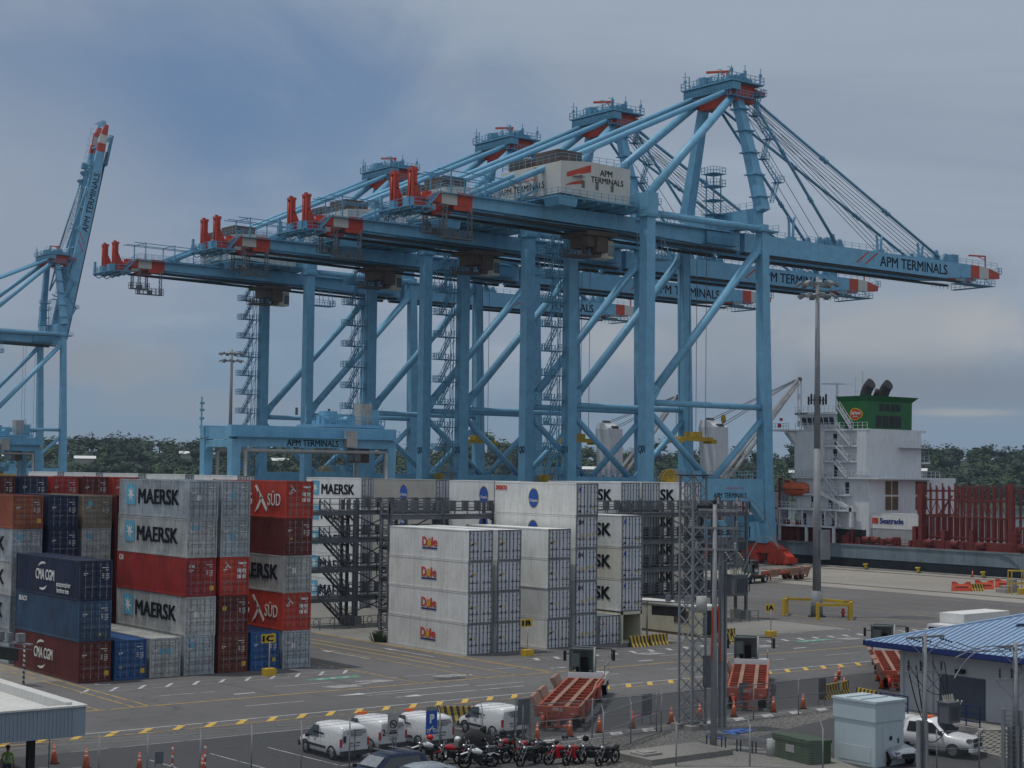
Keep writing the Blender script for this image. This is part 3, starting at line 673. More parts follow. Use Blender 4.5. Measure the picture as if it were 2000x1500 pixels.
    for (x,y,z) in ((202.0,-.6,68.3),):
        m=B()
        for dx in (-.9,.9):
            for dy in (-.9,.9): m.bar((x+dx,y+dy,58),(x+dx,y+dy,z),.16)
        for zz in (61,63.5,66,68.2): m.box(x-1.5,y-1.5,zz,x+1.5,y+1.5,zz+.1)
        for zz in (66,68.2): m.rail([(x-1.5,y-1.5,zz),(x+1.5,y-1.5,zz),(x+1.5,y+1.5,zz),(x-1.5,y+1.5,zz)],1.2,.8,.07,True)
        m.build('platform_tower','crane_d',t)
    # stair tower beside far landside leg
    m=B(); x0,x1=173.2,176.2; y=10.2; z=2.4; k=0; up=True
    for xx in (174.9,176.8): 
        for yy in (9.3,11.0): m.bar((xx,yy,2),(xx,yy,57),.1)
    while z<54:
        a=(x0,y,z); b=(x0+2.3,y,z+4.2)
        m.stair(a,b,.8,steps=10,t=.08); m.box(x0-.9,y-.6,z-.1,x0+.3,y+1.6,z); m.rail([(x0+.3,y-.6,z),(x0-.9,y-.6,z),(x0-.9,y+1.6,z),(x0+.3,y+1.6,z)],1.1,.6,.08)
        m.box(x0+2.2,y-.6,z+4.1,x0+3.8,y+1.6,z+4.2); m.rail([(x0+2.2,y-.6,z+4.2),(x0+3.8,y-.6,z+4.2)],1.1,.6,.08)
        m.stair((x0+2.3,y+1.0,z+4.2),(x0,y+1.0,z+4.2+.0),.8,steps=3); m.bar((174.9,9.3,z),(176.8,11,z+4.2),.08); m.bar((174.9,11,z+2),(176.8,9.3,z+4.2),.08)
        z+=4.2
    m.build('stair_tower','crane_d',t)
    # trolley with cab
    m=B(); m.box(170.5,-3.4,54.2,177.2,3.4,54.9); m.box(171.5,-2.4,52.4,174.2,2.2,54.3); m.box(173,-3,51.6,175.4,-1.2,54.2); 
    for x in (172,174): m.tube((x,-1,52.4),(x,-1,50.9),.35,8)
    m.box(169.4,-2.2,50.9,174.6,2.2,51.05); m.rail([(169.4,-2.2,51),(174.6,-2.2,51),(174.6,2.2,51),(169.4,2.2,51)],1.1,.9,.08,True); tr=m.build('trolley','brown',t)
    m=B(); m.box(175.2,-1.6,50.9,177.8,1.0,53.9); m.cur=1; m.box(176.6,-1.63,51.3,177.83,1.03,53.2); m.build('operator_cab',['cream','glassl'],tr)
    # hoist ropes and spreader
    m=B()
    for dx in (-2.2,1.8):
        for dy in (-1.2,1.2): m.bar((198+dx,dy,54.6),(198+dx,dy,22),.07)
    m.build('hoist_ropes','rope',t)
    m=B(); m.box(194,-.9,21.0,202,.9,21.7); m.box(193.4,-1.2,20.6,194.6,1.2,21.3); m.box(201.4,-1.2,20.6,202.6,1.2,21.3); m.box(196.8,-1,21.7,199.2,1,22.6); m.build('spreader','yellow',t)
    # underslung rear gallery
    m=B(); m.box(180.5,-6.8,51.0,186.5,-4.2,51.15); m.rail([(180.5,-6.8,51.1),(186.5,-6.8,51.1),(186.5,-4.2,51.1)],1.2,.7,.08)
    for x in (181,184,186.4): m.bar((x,-6.6,51),(x+.4,-3.8,55.4),.1); m.bar((x,-4.4,51),(x,-3.8,55.4),.1)
    m.build('underslung_gallery','crane_d',t)
    m=B(); m.box(197,-4.2,55.4,203.4,-3.64,57.4); m.box(196.5,-5.2,55.1,203.6,-3.6,55.2); m.rail([(196.5,-5.2,55.2),(203.6,-5.2,55.2)],1.1,.9,.08); m.build('drive_gallery','crane_d',t)
    # cable reel
    m=B(); cx,cz=181.6,13.9
    for dy in (-.35,.35):
        y=-11.6+dy
        for k in range(24):
            a=2*math.pi*k/24; b=2*math.pi*(k+1)/24
            m.bar((cx+2.1*math.cos(a),y,cz+2.1*math.sin(a)),(cx+2.1*math.cos(b),y,cz+2.1*math.sin(b)),.12); m.bar((cx+.4*math.cos(a),y,cz+.4*math.sin(a)),(cx+2.1*math.cos(a),y,cz+2.1*math.sin(a)),.07,.16)
    m.tube((cx,-12.1,cz),(cx,-11.0,cz),.45,12); m.build('cable_reel','yellow',t)
    m=B(); m.rail([(181,-10.8,14.6),(203,-10.8,14.6)],1.2,1.4,.07); m.rail([(181,-8.9,14.6),(203,-8.9,14.6)],1.2,1.4,.07); m.box(184,-10.4,14.5,186.5,-9.2,16.2); m.box(188,-10.4,14.5,190.0,-9.2,15.8); m.build('portal_walkway','crane_rail',t)
    text('APM TERMINALS','ink',t,(192.6-192,-10.55,11.3),(1,0,0),(0,0,1),7.8,.9,bold=.012); text('Lifting Global Trade','inkr',t,(195.6-192,-10.55,12.75),(1,0,0),(0,0,1),4.2,.42,bold=0)
def crane_boom(t,ang):
    a=R_(ang); hx,hz=206.4,56.4
    rot=Matrix.Translation((hx,0,hz)) @ Matrix.Rotation(-a,4,'Y') @ Matrix.Translation((-hx,0,-hz))
    def B(): return MB(off=OX,xf=rot)
    for s in (-1,1):
        y0,y1=(-3.6,-2.2) if s<0 else (2.2,3.6)
        m=B(); m.loft([[(x,y0,b),(x,y1,b),(x,y1,58),(x,y0,58)] for x,b in ((206.8,54.6),(225,54.6),(262,54.6),(271.3,55.3))],sm=False); m.build('boom_girder','crane',t)
        m=B(); m.loft([[(x,y0,b),(x,y1,b),(x,y1,z),(x,y0,z)] for x,b,z in ((271.3,55.3,58),(274.2,55.4,58))],sm=False); m.loft([[(x,y0,b),(x,y1,b),(x,y1,z),(x,y0,z)] for x,b,z in ((277.2,55.6,57.8),(280.8,55.9,57.0))],sm=False)
        m.cur=1; m.loft([[(x,y0,b),(x,y1,b),(x,y1,z),(x,y0,z)] for x,b,z in ((274.2,55.4,58),(277.2,55.6,57.8))],sm=False); m.build('striped_boom_end',['red','house'],t)
        y=y0 if s<0 else y1
        m=B(); m.rail([(207,y,58),(280,y,58)],1.0,2.0,.07); m.build('boom_railing','crane_rail',t)
        m=B(); m.box(207,y0+.1,54.2,272,y1-.1,54.5); m.build('trolley_rail','dark',t)
    m=B()
    for x in range(210,280,7): m.box(x-.3,-2.2,56.9,x+.3,2.2,57.8)
    for x in range(210,272,7): m.bar((x,-2.2,57.2),(x+7,2.2,57.2),.2)
    for x,h in ((230.5,2.2),(232.5,1.4),(261,2.0),(264,1.6),(227,1.3)):
        for y in (-3,3): m.prism([(x-1.1,y-.25,58),(x+1.1,y-.25,58),(x+.3,y-.25,58+h),(x-.3,y-.25,58+h)],(0,.5,0))
    for y in (-3,3): m.box(265.5,y-.6,58,267.4,y+.6,59.6); m.box(258.8,y-.3,58,265.5,y+.3,58.25); m.tube((229,y-.2,58.8),(229,y+.3,58.8),.7,10)
    m.build('boom_cross_tie','crane_d',t)
    m=B()
    for x,h in ((219.5,3.6),(244.0,2.6),(256.3,2.2)):
        m=B()
        for dx in (-.6,.6): m.bar((x+dx*.8,-2.9,58),(x+dx,-2.9,58+h),.35); m.bar((x+dx,-2.9,58+h),(x+dx*1.6,-2.9,58+h+.7),.3)
        m.box(x-1,-3.3,58,x+1,-2.5,58.5); m.build('rope_guide_post','crane',t)
    m=B(); m.bar((276.6,-3.2,57.8),(276.6,-3.2,60.3),.22); m.bar((276.7,-3.2,60.2),(271.2,-3.2,59.9),.2,.3); m.bar((276.6,-3.2,59.4),(273.8,-3.2,60.0),.12); m.build('tip_davit','red',t)
    m=B(); m.box(267,-4.9,53.9,277.5,-2.0,54.0); m.rail([(267,-4.9,54),(277.5,-4.9,54),(277.5,4.9,54),(270,4.9,54)],1.1,1.2,.08); m.box(276,-4.9,53.9,277.5,4.9,54.0); m.rail([(280.5,-3.4,57),(281.8,-3.4,57),(281.8,3.4,57)],1.2,.8,.08); m.box(280.5,-3.4,56.9,281.8,3.4,57.0)
    for x in (268,272,276): m.bar((x,-4.8,54),(x,-3.5,55.6),.12)
    m.build('tip_platform','crane_d',t)
    t1=text('APM TERMINALS','ink',t,(243.4-192,-3.6,55.3),(1,0,0),(0,0,1),20.4,2.0,bold=.014)
    m=MB(); polyplate([(0,0),(.55,0),(4.0,2.3),(3.45,2.3)],(0,0,0),(1,0,0),(0,0,1),m); polyplate([(2.6,0),(3.15,0),(6.6,2.3),(6.05,2.3)],(0,0,0),(1,0,0),(0,0,1),m)
    e=m.build('red_emblem','red',t); em=Matrix.Translation((236.4-192,-3.6,55.4)); tm=t1['_m'] if False else TM[-1]
    Rl=Matrix.Translation((-192,0,0)) @ rot @ Matrix.Translation((192,0,0))
    t1.matrix_local=Rl@tm; e.matrix_local=Rl@em
    P=lambda x,y,z: rot@Vector((x,y,z))
    for s in (-1,1):
        for x in (231,261.5):
            q=P(x,s*3.4,58.6); m=MB(off=OX); a_=Vector((207.4,s*4.2,82.3))
            if ang<10:
                m.tube(a_,q,.27,8)
                for f in (.35,.37,.68,.70): c=a_.lerp(q,f); c2=a_.lerp(q,f+.012); m.tube(c,c2,.42,8)
            else:
                mid=P(206.4+ (16 if x<240 else 30),s*3.4,61.0); m.tube(a_,mid,.27,8); m.tube(mid,q,.27,8)
            m.build('forestay','crane_d',t)
    m=MB(off=OX)
    for y in (-1.6,-.8,0,.8,1.6):
        for x in ((250,262) if ang<10 else (258,)): m.bar((206,y,84.4),P(x,y*1.4,58.6),.08)
    for y in (-1.2,1.2): m.bar((206,y,83.5),P(230,y,58.4),.08)
    m.build('boom_hoist_ropes','rope',t)
C1=thing('ship_to_shore_crane','pale blue quay crane nearest the camera, its boom reaching furthest right','crane',(192,205.3,0),0,'blue quay cranes along the berth')
crane_fixed(C1)
C5=thing('ship_to_shore_crane','farthest blue quay crane at the left edge with its boom raised','crane',(192,514,0),0,'blue quay cranes along the berth')
for k in kids(C1): copy_tree(k,C5)
crane_boom(C5,79.0)
crane_boom(C1,0)
C2=dup(C1,'pale blue quay crane second from the camera, numbered Q02',(192,236.8,0),0)
C3=dup(C1,'pale blue quay crane third from the camera, numbered Q03',(192,268.8,0),0)
C4=dup(C1,'pale blue quay crane with the leftmost red rear posts, numbered Q04',(192,313.2,0),0)
for c_,nm in ((C1,'Q01'),(C2,'Q02'),(C3,'Q03'),(C4,'Q04'),(C5,'Q05')):
    for y in (-9.8,9.8): text(nm,'ink',c_,(178-192-.96,y+.75,18.4),(0,-1,0),(0,0,1),1.6,1.4,bold=.02,name='crane_number')

# ================================================================ YARD GANTRY CRANES
def rtg():
    t=thing('yard_gantry_crane',None,'gantry crane',(0,0,0))
    for y in (0,7.6):
        m=MB(); m.box(0,y-.55,19.3,25,y+.55,20.8); m.box(0,y-1.4,19.3,25,y-.55,19.4); m.rail([(0,y-1.4,19.4),(25,y-1.4,19.4)],1.1,1.5,.08); m.build('main_beam','crane',t)
        for x in (.7,24.3):
            m=MB(); m.bar((x,y,2.2),(x,y,19),1.0,.8,1.3,1.3); m.build('leg','crane',t)
        m=MB(); m.tube((1.9,y-.85,3),(1.9,y-.85,17.6),.25,8); m.tube((1.9,y-.85,17.6),(23.2,y-.85,17.6),.22,8); m.tube((23.2,y-.85,17.6),(23.2,y-.85,3),.25,8); m.build('service_pipe','dwhite',t)
    for x in (.7,24.3):
        m=MB(); m.box(x-.6,-2,1.5,x+.6,9.6,2.6); m.build('sill_beam','crane',t)
        m=MB(); m.prism([(x-.5,.4,18.9),(x-.5,7.2,18.9),(x-.5,7.2,17.2),(x-.5,6.4,18.0),(x-.5,1.2,18.0),(x-.5,.4,17.2)],(1,0,0)); m.box(x-.5,0,19.0,x+.5,7.6,20.6); m.build('end_tie','crane',t); MB().tube((x,0,13),(x,7.6,13),.2,8).build('end_tie','crane',t)
        for y in (-1.4,.2,7.4,9.0): MB().tube((x-.35,y,.8),(x+.35,y,.8),.8,14).build('wheel','black',t)
    m=MB(); m.box(14,.2,20.9,23.6,7.4,21.3); m.rail([(14,.2,21.3),(23.6,.2,21.3),(23.6,7.4,21.3)],1.1,1.0,.09); m.cur=0
    rr=random.Random(4)
    for k in range(26):
        x=rr.uniform(14.3,22.6); y=rr.uniform(.4,6.6); q=rr.uniform(.25,.8); m.box(x,y,21.3,x+q,y+rr.uniform(.3,.9),21.3+rr.uniform(.4,1.5))
    for x in (16,18.4): m.tube((x,1.0,21.9),(x,2.6,21.9),.5,12)
    for k in range(9): x=14.3+k*1.1; m.bar((x,.25,21.3),(x,.25,22.9+.4*(k%3)),.06); m.bar((x,5.8,21.3),(x+.6,5.8,22.6),.06)
    m.box(17,5,21.3,19,6.6,23.2); m.box(22,1,21.3,23.2,2.4,23.4); m.bar((23,3,21),(23,3,24.6),.12); m.bar((14.6,6,21),(14.6,6,24),.12); m.build('trolley','crane',t)
    MB().box(20.2,.8,21.3,21.9,2.8,24.2).build('control_cabinet','dwhite',t)
    MB().box(16.6,-1.5,18.2,18.2,-.6,20.4).build('electric_box','dwhite',t)
    m=MB(); m.box(19.6,1.2,16.2,21.8,3.2,18.6); m.cur=1; m.box(19.5,1.15,16.4,20.4,3.25,18.0); m.build('operator_cab',['brown','glass'],t)
    m=MB()
    for x in (16.4,19.0):
        for y in (2.2,5.4): m.bar((x,y,21),(x,y,14.8),.09)
    m.box(16.2,1.8,14.1,19.4,6.0,15.0); m.build('hoist_block','crane_d',t)
    m=MB(); m.box(16.6,-2.2,12.9,18.8,9.8,13.6); m.box(16.1,-2.6,12.7,19.3,-2.0,13.5); m.box(16.1,9.6,12.7,19.3,10.2,13.5); m.box(16.8,2.6,13.6,18.6,5.2,14.2); m.build('spreader','yellow',t)
    m=MB(); m.bar((.2,8.2,19),(.2,8.2,24.6),.14)
    for z in (20.5,21.6,22.7,23.6): m.box(0,8.0,z,.5,8.4,z+.3)
    m.build('antenna_mast','crane_d',t)
    text('APM TERMINALS','ink',t,(8.0,-.62,18.25),(1,0,0),(0,0,1),7.8,.85,bold=.012)
    m=MB(); m.box(.8,-.6,18.1,24.2,-.3,19.4); m.build('name_board','crane',t)
    return t
G1=rtg(); G1.location=(97.6,185.5,0); tag(G1,'blue rubber tyred yard gantry with yellow spreader, between the lamp mast and third quay crane',None,'blue yard gantry cranes')
dup(G1,'blue yard gantry crane at the far left edge, holding up a white reefer container',(98,313,0),0)
# ================================================================ CONTAINERS
L40=12.19
def corr(m, x, y0, y1, z0, z1, sgn, depth=.05, per=.34):
    """trapezoid corrugated side wall in the plane x, outward = sgn"""
    n=int((y1-y0)/per); per=(y1-y0)/n; pts=[]
    for i in range(n):
        a=y0+i*per
        pts += [(a,0),(a+per*.26,0),(a+per*.5,1),(a+per*.76,1)]
    pts.append((y1,0))
    lo=[m.V((x-sgn*depth*d,y,z0)) for y,d in pts]; hi=[m.V((x-sgn*depth*d,y,z1)) for y,d in pts]
    for i in range(len(pts)-1):
        q=(lo[i],lo[i+1],hi[i+1],hi[i]); m.F(q if sgn>0 else q[::-1])
def dry(h):
    """local origin at the door end, lower left corner; doors face -Y"""
    t=thing('shipping_container',None,'container'); Wd=2.438
    m=MB(); z0,z1=.16,h-.1
    corr(m,.012,.14,L40-.1,z0,z1,-1); corr(m,Wd-.012,.14,L40-.1,z0,z1,1)
    m.quad((0,L40-.05,z0),(0,L40-.05,z1),(Wd,L40-.05,z1),(Wd,L40-.05,z0)); m.box(.06,.05,h-.13,Wd-.06,L40-.05,h-.05)
    for k in range(1,12): m.box(.1,k*1.0,h-.05,Wd-.1,k*1.0+.12,h-.03)
    m.build('body','cont',t)
    m=MB()
    for x in (0,Wd-.12):
        for y in (0,L40-.14): m.box(x,y,.0,x+.12,y+.14,h)
        m.box(x,.14,.02,x+.1,L40-.14,.17); m.box(x+.02,.14,h-.1,x+.1,L40-.14,h-.015)
    m.box(.12,.01,.02,Wd-.12,.13,.14); m.box(.12,.01,h-.13,Wd-.12,.13,h-.01)
    for x in (-.005,Wd-.165):
        for y in (-.01,L40-.16):
            for z in (0,h-.115): m.box(x,y,z,x+.17,y+.17,z+.118)
    m.build('corner_frame','frame_c',t)
    for x0 in (.13,Wd/2+.01):
        m=MB(); x1=x0+Wd/2-.14; H0,H1=.15,h-.14; n=5; zz=(H1-H0-.1)/n
        m.box(x0,.06,H0,x1,.10,H1)
        for k in range(n):
            a=H0+.08+k*zz; m.prism([(x0+.05,.06,a+.04),(x0+.05,.025,a+.12),(x0+.05,.025,a+zz-.16),(x0+.05,.06,a+zz-.08)],(x1-x0-.1,0,0))
        d=m.build('door','cont',t)
        for f in (.28,.74):
            x=x0+(x1-x0)*f; m=MB(); m.tube((x,.0,H0-.02),(x,.0,H1+.02),.022,6)
            for z in (.35,.95,h-.75,h-.35): m.box(x-.06,-.02,z,x+.06,.03,z+.05)
            m.box(x-.02,-.04,1.0,x+.34,-.01,1.04); m.build('locking_bar','steel',d)
    m=MB(); X=Wd-.16
    for k,(a,b,z,w_) in enumerate(((.62,.0,h-.55,.5),(.35,0,h-.70,.22),(.60,0,h-1.0,.14),(.60,0,h-1.12,.14),(.60,0,h-1.24,.14),(.34,0,h-1.0,.28),(.34,0,h-1.12,.24),(.34,0,h-1.24,.28),(.34,0,h-1.36,.2))): m.box(X-a,-.004+.02,z,X-a+w_,.024,z+.05)
    m.box(.3,.016,h-.95,.62,.024,h-.88); m.box(.3,.016,h-1.05,.5,.024,h-1.01); m.build('data_marks','inkw',t)
    return t
def reefer(h):
    t=thing('refrigerated_container',None,'container'); Wd=2.438
    m=MB(); m.box(.02,.1,.16,Wd-.02,L40-.1,h-.08)
    for k in range(1,24):
        y=k*L40/24; m.box(.012,y-.02,.2,.02,y+.02,h-.14)
    m.box(0,.1,.02,.07,L40-.1,.17); m.box(Wd-.07,.1,.02,Wd,L40-.1,.17); m.box(.0,.05,h-.1,Wd,L40-.05,h-.01); m.build('body','reef',t)
    m=MB()
    for x in (0,Wd-.1):
        for y in (0,L40-.12): m.box(x,y,0,x+.1,y+.12,h)
    m.box(.0,.1,.0,.05,L40-.1,.022); m.box(Wd-.05,.1,.0,Wd,L40-.1,.022); m.box(.05,L40-.1,0,Wd-.05,L40-.02,.03)
    m.box(.1,.02,.02,Wd-.1,.12,.13); m.box(.1,.02,h-.12,Wd-.1,.12,h-.005); m.box(Wd/2-.07,.035,.12,Wd/2+.07,.1,h-.1)
    for x in (-.005,Wd-.155):
        for z in (0,h-.115): m.box(x,-.01,z,x+.16,.16,z+.118); m.box(x,L40-.15,z,x+.16,L40+.01,z+.118)
    m.build('corner_frame','frame_r',t)
    for x0 in (.11,Wd/2+.07):
        m=MB(); x1=x0+Wd/2-.18; m.box(x0,.05,.13,x1,.1,h-.12); 
        d=m.build('door','reefdoor',t)
        for f in (.30,.72):
            x=x0+(x1-x0)*f; m=MB(); m.tube((x,.01,.12),(x,.01,h-.11),.024,6)
            for z in (.3,.9,h-.8,h-.4): m.box(x-.07,-.01,z,x+.07,.05,z+.05)
            m.box(x-.2,-.02,.78,x+.16,.01,.83); m.build('locking_bar','dark',d)
        m=MB(); e=x0 if x0<1 else x1-.05
        for k in range(5): z=.25+k*(h-.55)/4; m.box(e-.03,.02,z,e+.09,.055,z+.09)
        m.build('hinges','dark',d)
    return t
M['frame_c']=paint('container_frame_paint',rough=.6,var=.3,dirt=.6,rust=.75,objcol=True)
M['frame_r']=paint('reefer_frame_grey',(.17,.18,.19),.6,.2,.3,.25)
M['reefdoor']=paint('reefer_door_white',(.50,.53,.57),.45,.08,.25,.04)
PR={('d',2.87):dry(2.87),('d',2.59):dry(2.59),('r',2.87):reefer(2.87),('r',2.59):reefer(2.59)}
USED=set()
def cont(kind,h,x,y,z,col,label,group):
    c=copy_tree(PR[(kind,h)])
    c.location=(x,y,z); tag(c,label,None,group)
    k_=random.uniform(.92,1.06); setcol(c,tuple(v*k_ for v in col)); return c
GREY=(.32,.355,.385); GREY2=(.37,.38,.375); MAR=(.115,.022,.020); BRN=(.13,.035,.024); RED=(.33,.030,.028); HRED=(.42,.045,.026); NAVY=(.014,.024,.062); BLUE=(.018,.085,.24); STEELB=(.035,.075,.14); OBR=(.27,.075,.035); WHT=(.63,.645,.64); WH2=(.665,.67,.645); GRB=(.24,.20,.15)
XD=(0,-1,0); UP=(0,0,1)
def star(t,h,big=1.0):
    m=MB(); polyplate([(0,0),(1.75,0),(1.75,1.62),(0,1.62)],(0,10.9,h/2-.57),XD,UP,m,.01); m.build('blue_square','skyblue',t)
    m=MB(); pts=[]
    for i in range(14):
        r=.62 if i%2==0 else .2; a=math.pi/2+i*math.pi/7; pts.append((.875+1.1*r*math.cos(a),.81+1.1*r*math.sin(a)))
    polyplate(pts,(-.012,10.9,h/2-.57),XD,UP,m,.01); m.build('white_star','inkw',t)
def maersk(t,h,y=8.67,w_=7.1): star(t,h); text('MAERSK','ink',t,(0,y,h/2-.46),XD,UP,w_,1.17,bold=.03)
def sub(t,st,mat,y,z,w_,hh,**k): text(st,mat,t,(0,y,z),XD,UP,w_,hh,**k)
def arcs(t,h,y):
    m=MB()
    for s in (1,-1):
        up_=[];lo=[]
        for i in range(9):
            a=R_(20+i*13); w_=.16*math.sin(math.pi*(i+.5)/9.5)+.02
            up_.append((s*-math.cos(a)*.9,s*(.5+math.sin(a)*(.55)))); lo.append((s*-math.cos(a)*.9,s*(.5+math.sin(a)*.55-w_)))
        polyplate((up_+lo[::-1])[::-s] if s<0 else up_+lo[::-1],(-.0,y,h/2),XD,UP,m,.012)
    m.build('arc_emblem','inkw',t)
def bird(m,ox,oy,oz,s,xd):
    for p in (((-1.0,1.0),(-.7,1.08),(.15,.2),(1.05,-.75),(.9,-1.0),(-.15,.05)),((-.02,.12),(.32,.22),(-.35,-.75),(-1.0,-1.1)),((-.55,.45),(-.35,.65),(-.1,.1))): polyplate([(a*s,b*s) for a,b in p],(ox,oy,oz),xd,UP,m,.012)
def hsud(t,h,full=True):
    m=MB(); bird(m,0,3.95,h/2,1.0,XD); m.build('white_emblem','inkw',t)
    text('HAMBURG','inkw',t,(0,10.9,h/2-.5),XD,UP,5.5,.95,bold=0); text('SÜD','inkw',t,(0,2.85,h/2-.5),XD,UP,2.0,1.15,bold=.0)
def hdoor(t,h):
    m=MB(); bird(m,.62,.012,h-.6,.26,(1,0,0))
    for z in (h-1.15,h-1.6): m.box(1.45,.005,z,1.75,.02,z+.28); m.box(1.88,.005,z,2.15,.02,z+.28)
    m.box(1.5,.005,h-.5,2.2,.02,h-.4); m.build('door_emblem','inkw',t)
def stick(t,spots,mat='yel2',s=.22):
    m=MB()
    for x,z in spots: m.box(x-s/2,-.004,z-s/2,x+s/2,.018,z+s/2)
    m.build('sticker',mat,t)
def bluesq(t,h,x=.62,z=None,mat='skyblue'):
    z=h-.65 if z is None else z; m=MB(); m.box(x-.16,.005,z-.2,x+.16,.02,z+.2); m.build('door_plate',mat,t)
LV=['bottom','second','third','fourth','top']
P0=2.735; F1=110.0
def stack(n,x,y,h,kinds,desc,group,kind='d'):
    out=[]
    for i,(col,fn,words) in enumerate(kinds):
        nm=LV[i] if len(kinds)==5 else {1:['only'],2:['lower','upper'],3:['bottom','middle','top'],4:['bottom','second','third','top']}[len(kinds)][i]
        c=cont(kind,h,x+random.uniform(-.03,.03),y+random.uniform(-.06,.06),i*h*1.0,col,'%s container, %s of %s'%(words,nm,desc),group)
        if fn: fn(c,h)
        out.append(c)
    return out
GA='dry containers stacked in the left block'; GB='white reefers stacked in the middle block'; GC='reefers stacked behind the steel galleries'; 
def mk(*fs):
    def f(c,h):
        for q in fs: q(c,h)
    return f
cma=lambda c,h:(arcs(c,h,6.9),text('CMA CGM','inkw',c,(0,8.2,h/2-.28),XD,UP,3.55,.78,bold=.02))
YS=lambda c,h: stick(c,[(2.12,.62)],s=.34)
WS=lambda c,h: bluesq(c,h,.85,h*.55,'inkw')
BS=lambda c,h: bluesq(c,h)
stack('a',46.4,F1,2.87,[(MAR,mk(cma,YS),'dark red white lettered'),(STEELB,mk(lambda c,h:(text('SEACO','inkw',c,(0,11.4,h-.62),XD,UP,1.6,.36,bold=.03)),lambda c,h:stick(c,[(1.6,.5)],s=.16)),'faded steel blue'),(NAVY,mk(cma,lambda c,h:(text('ecocontainer','inkw',c,(0,4.2,h/2-.62),XD,UP,2.6,.36,bold=.01),text('bamboo box','inkw',c,(0,4.1,h/2-1.05),XD,UP,2.2,.36,bold=.01))),'navy blue white lettered')],'the front left three high stack',GA)
stack('b',46.4+P0,F1,2.87,[(BLUE,mk(YS,lambda c,h:stick(c,[(.45,.95)],s=.2)),'bright blue')],'the bay beside the front left stack',GA)
c=stack('c',46.4+2*P0,F1,2.87,[(GREY2,mk(lambda c,h:bluesq(c,h,.95,h*.66),lambda c,h:bluesq(c,h,1.5,h*.66)),'grey pale roofed')],'the bay left of the tall grey stack',GA)
stack('d',46.4+3*P0,F1,2.87,[(GREY,BS,'light grey'),(GREY2,mk(maersk,WS),'grey black lettered'),(RED,mk(lambda c,h:text('CAI','inkw',c,(0,11.7,h-.65),XD,UP,.75,.42,bold=.03),lambda c,h:text('CAI','inkw',c,(.25,.01,h-.75),(1,0,0),UP,.45,.25,bold=.03),YS),'bright red small lettered'),(GREY2,mk(maersk,BS),'grey rust streaked black lettered'),(GREY,mk(maersk,WS),'clean grey black lettered')],'the tall black lettered front stack',GA)
stack('e',46.4+4*P0,F1,2.87,[(BRN,YS,'reddish brown'),(MAR,lambda c,h:stick(c,[(.45,h-.95)],s=.3),'maroon yellow stickered'),(HRED,hdoor,'red bird marked'),(GREY,lambda c,h:bluesq(c,h,1.0,h*.55),'light grey'),(GREY,lambda c,h:bluesq(c,h,1.0,h*.6),'light grey')],'the front stack right of the tall lettered one',GA)
stack('f',46.4+5*P0,F1,2.87,[(BLUE,lambda c,h:stick(c,[(2.0,.75)],s=.28),'mid blue')],'the bay behind the yellow 1C sign',GA)
stack('g',46.4+6*P0,F1,2.87,[(GREY,lambda c,h:bluesq(c,h,.9,h*.6,'inkw'),'light grey'),(HRED,mk(hsud,hdoor),'red white lettered'),(GREY2,mk(lambda c,h:maersk(c,h,8.0),lambda c,h:bluesq(c,h,.9,h*.6,'inkw')),'stained grey black lettered'),(MAR,lambda c,h:stick(c,[(.6,1.3)],s=.14),'dark maroon'),(HRED,mk(hsud,hdoor),'bright orange red white lettered')],'the right end stack of the left block',GA)
# second bay, standard height
Y2=123.6
stack('h',46.5,Y2,2.59,[(GREY,maersk,'weathered grey'),(GREY,maersk,'pale grey black lettered'),(GREY2,maersk,'stained grey black lettered'),(GREY,mk(maersk,BS),'light grey black lettered'),(OBR,YS,'orange brown')],'the stack behind the front left one',GA)
stack('i',49.4,Y2,2.59,[(MAR,None,'maroon'),(GREY,None,'grey'),(MAR,None,'dark maroon'),(NAVY,None,'navy'),(NAVY,None,'dark navy')],'the second row behind the bright blue box',GA)
stack('j',52.2,Y2,2.59,[(GREY,None,'grey'),(MAR,None,'maroon'),(GREY,None,'light grey'),(GREY2,BS,'blue grey'),(GRB,mk(BS),'grimy grey brown')],'the second row left of the tall lettered stack',GA)
stack('k',55.0,Y2,2.59,[(MAR,None,'dark red')]*5,'the second row sliver behind the tall stack',GA)
# third bay
Y3=137.6
for x,col,wd in ((46.6,MAR,'brick red'),(49.5,MAR,'maroon white stickered'),(52.3,NAVY,'navy blue'),(55.2,RED,'crimson small lettered'),(58.0,MAR,'deep maroon'),(60.9,HRED,'vivid red')):
    ks=[(random.choice((GREY,MAR,NAVY,BRN)),None,'shaded %s'%w2) for w2 in ('brown','grey','navy','red')]+[(col,None,wd)]
    stack('l',x,Y3,2.87,ks,'the third row under the %s box'%wd,GA)
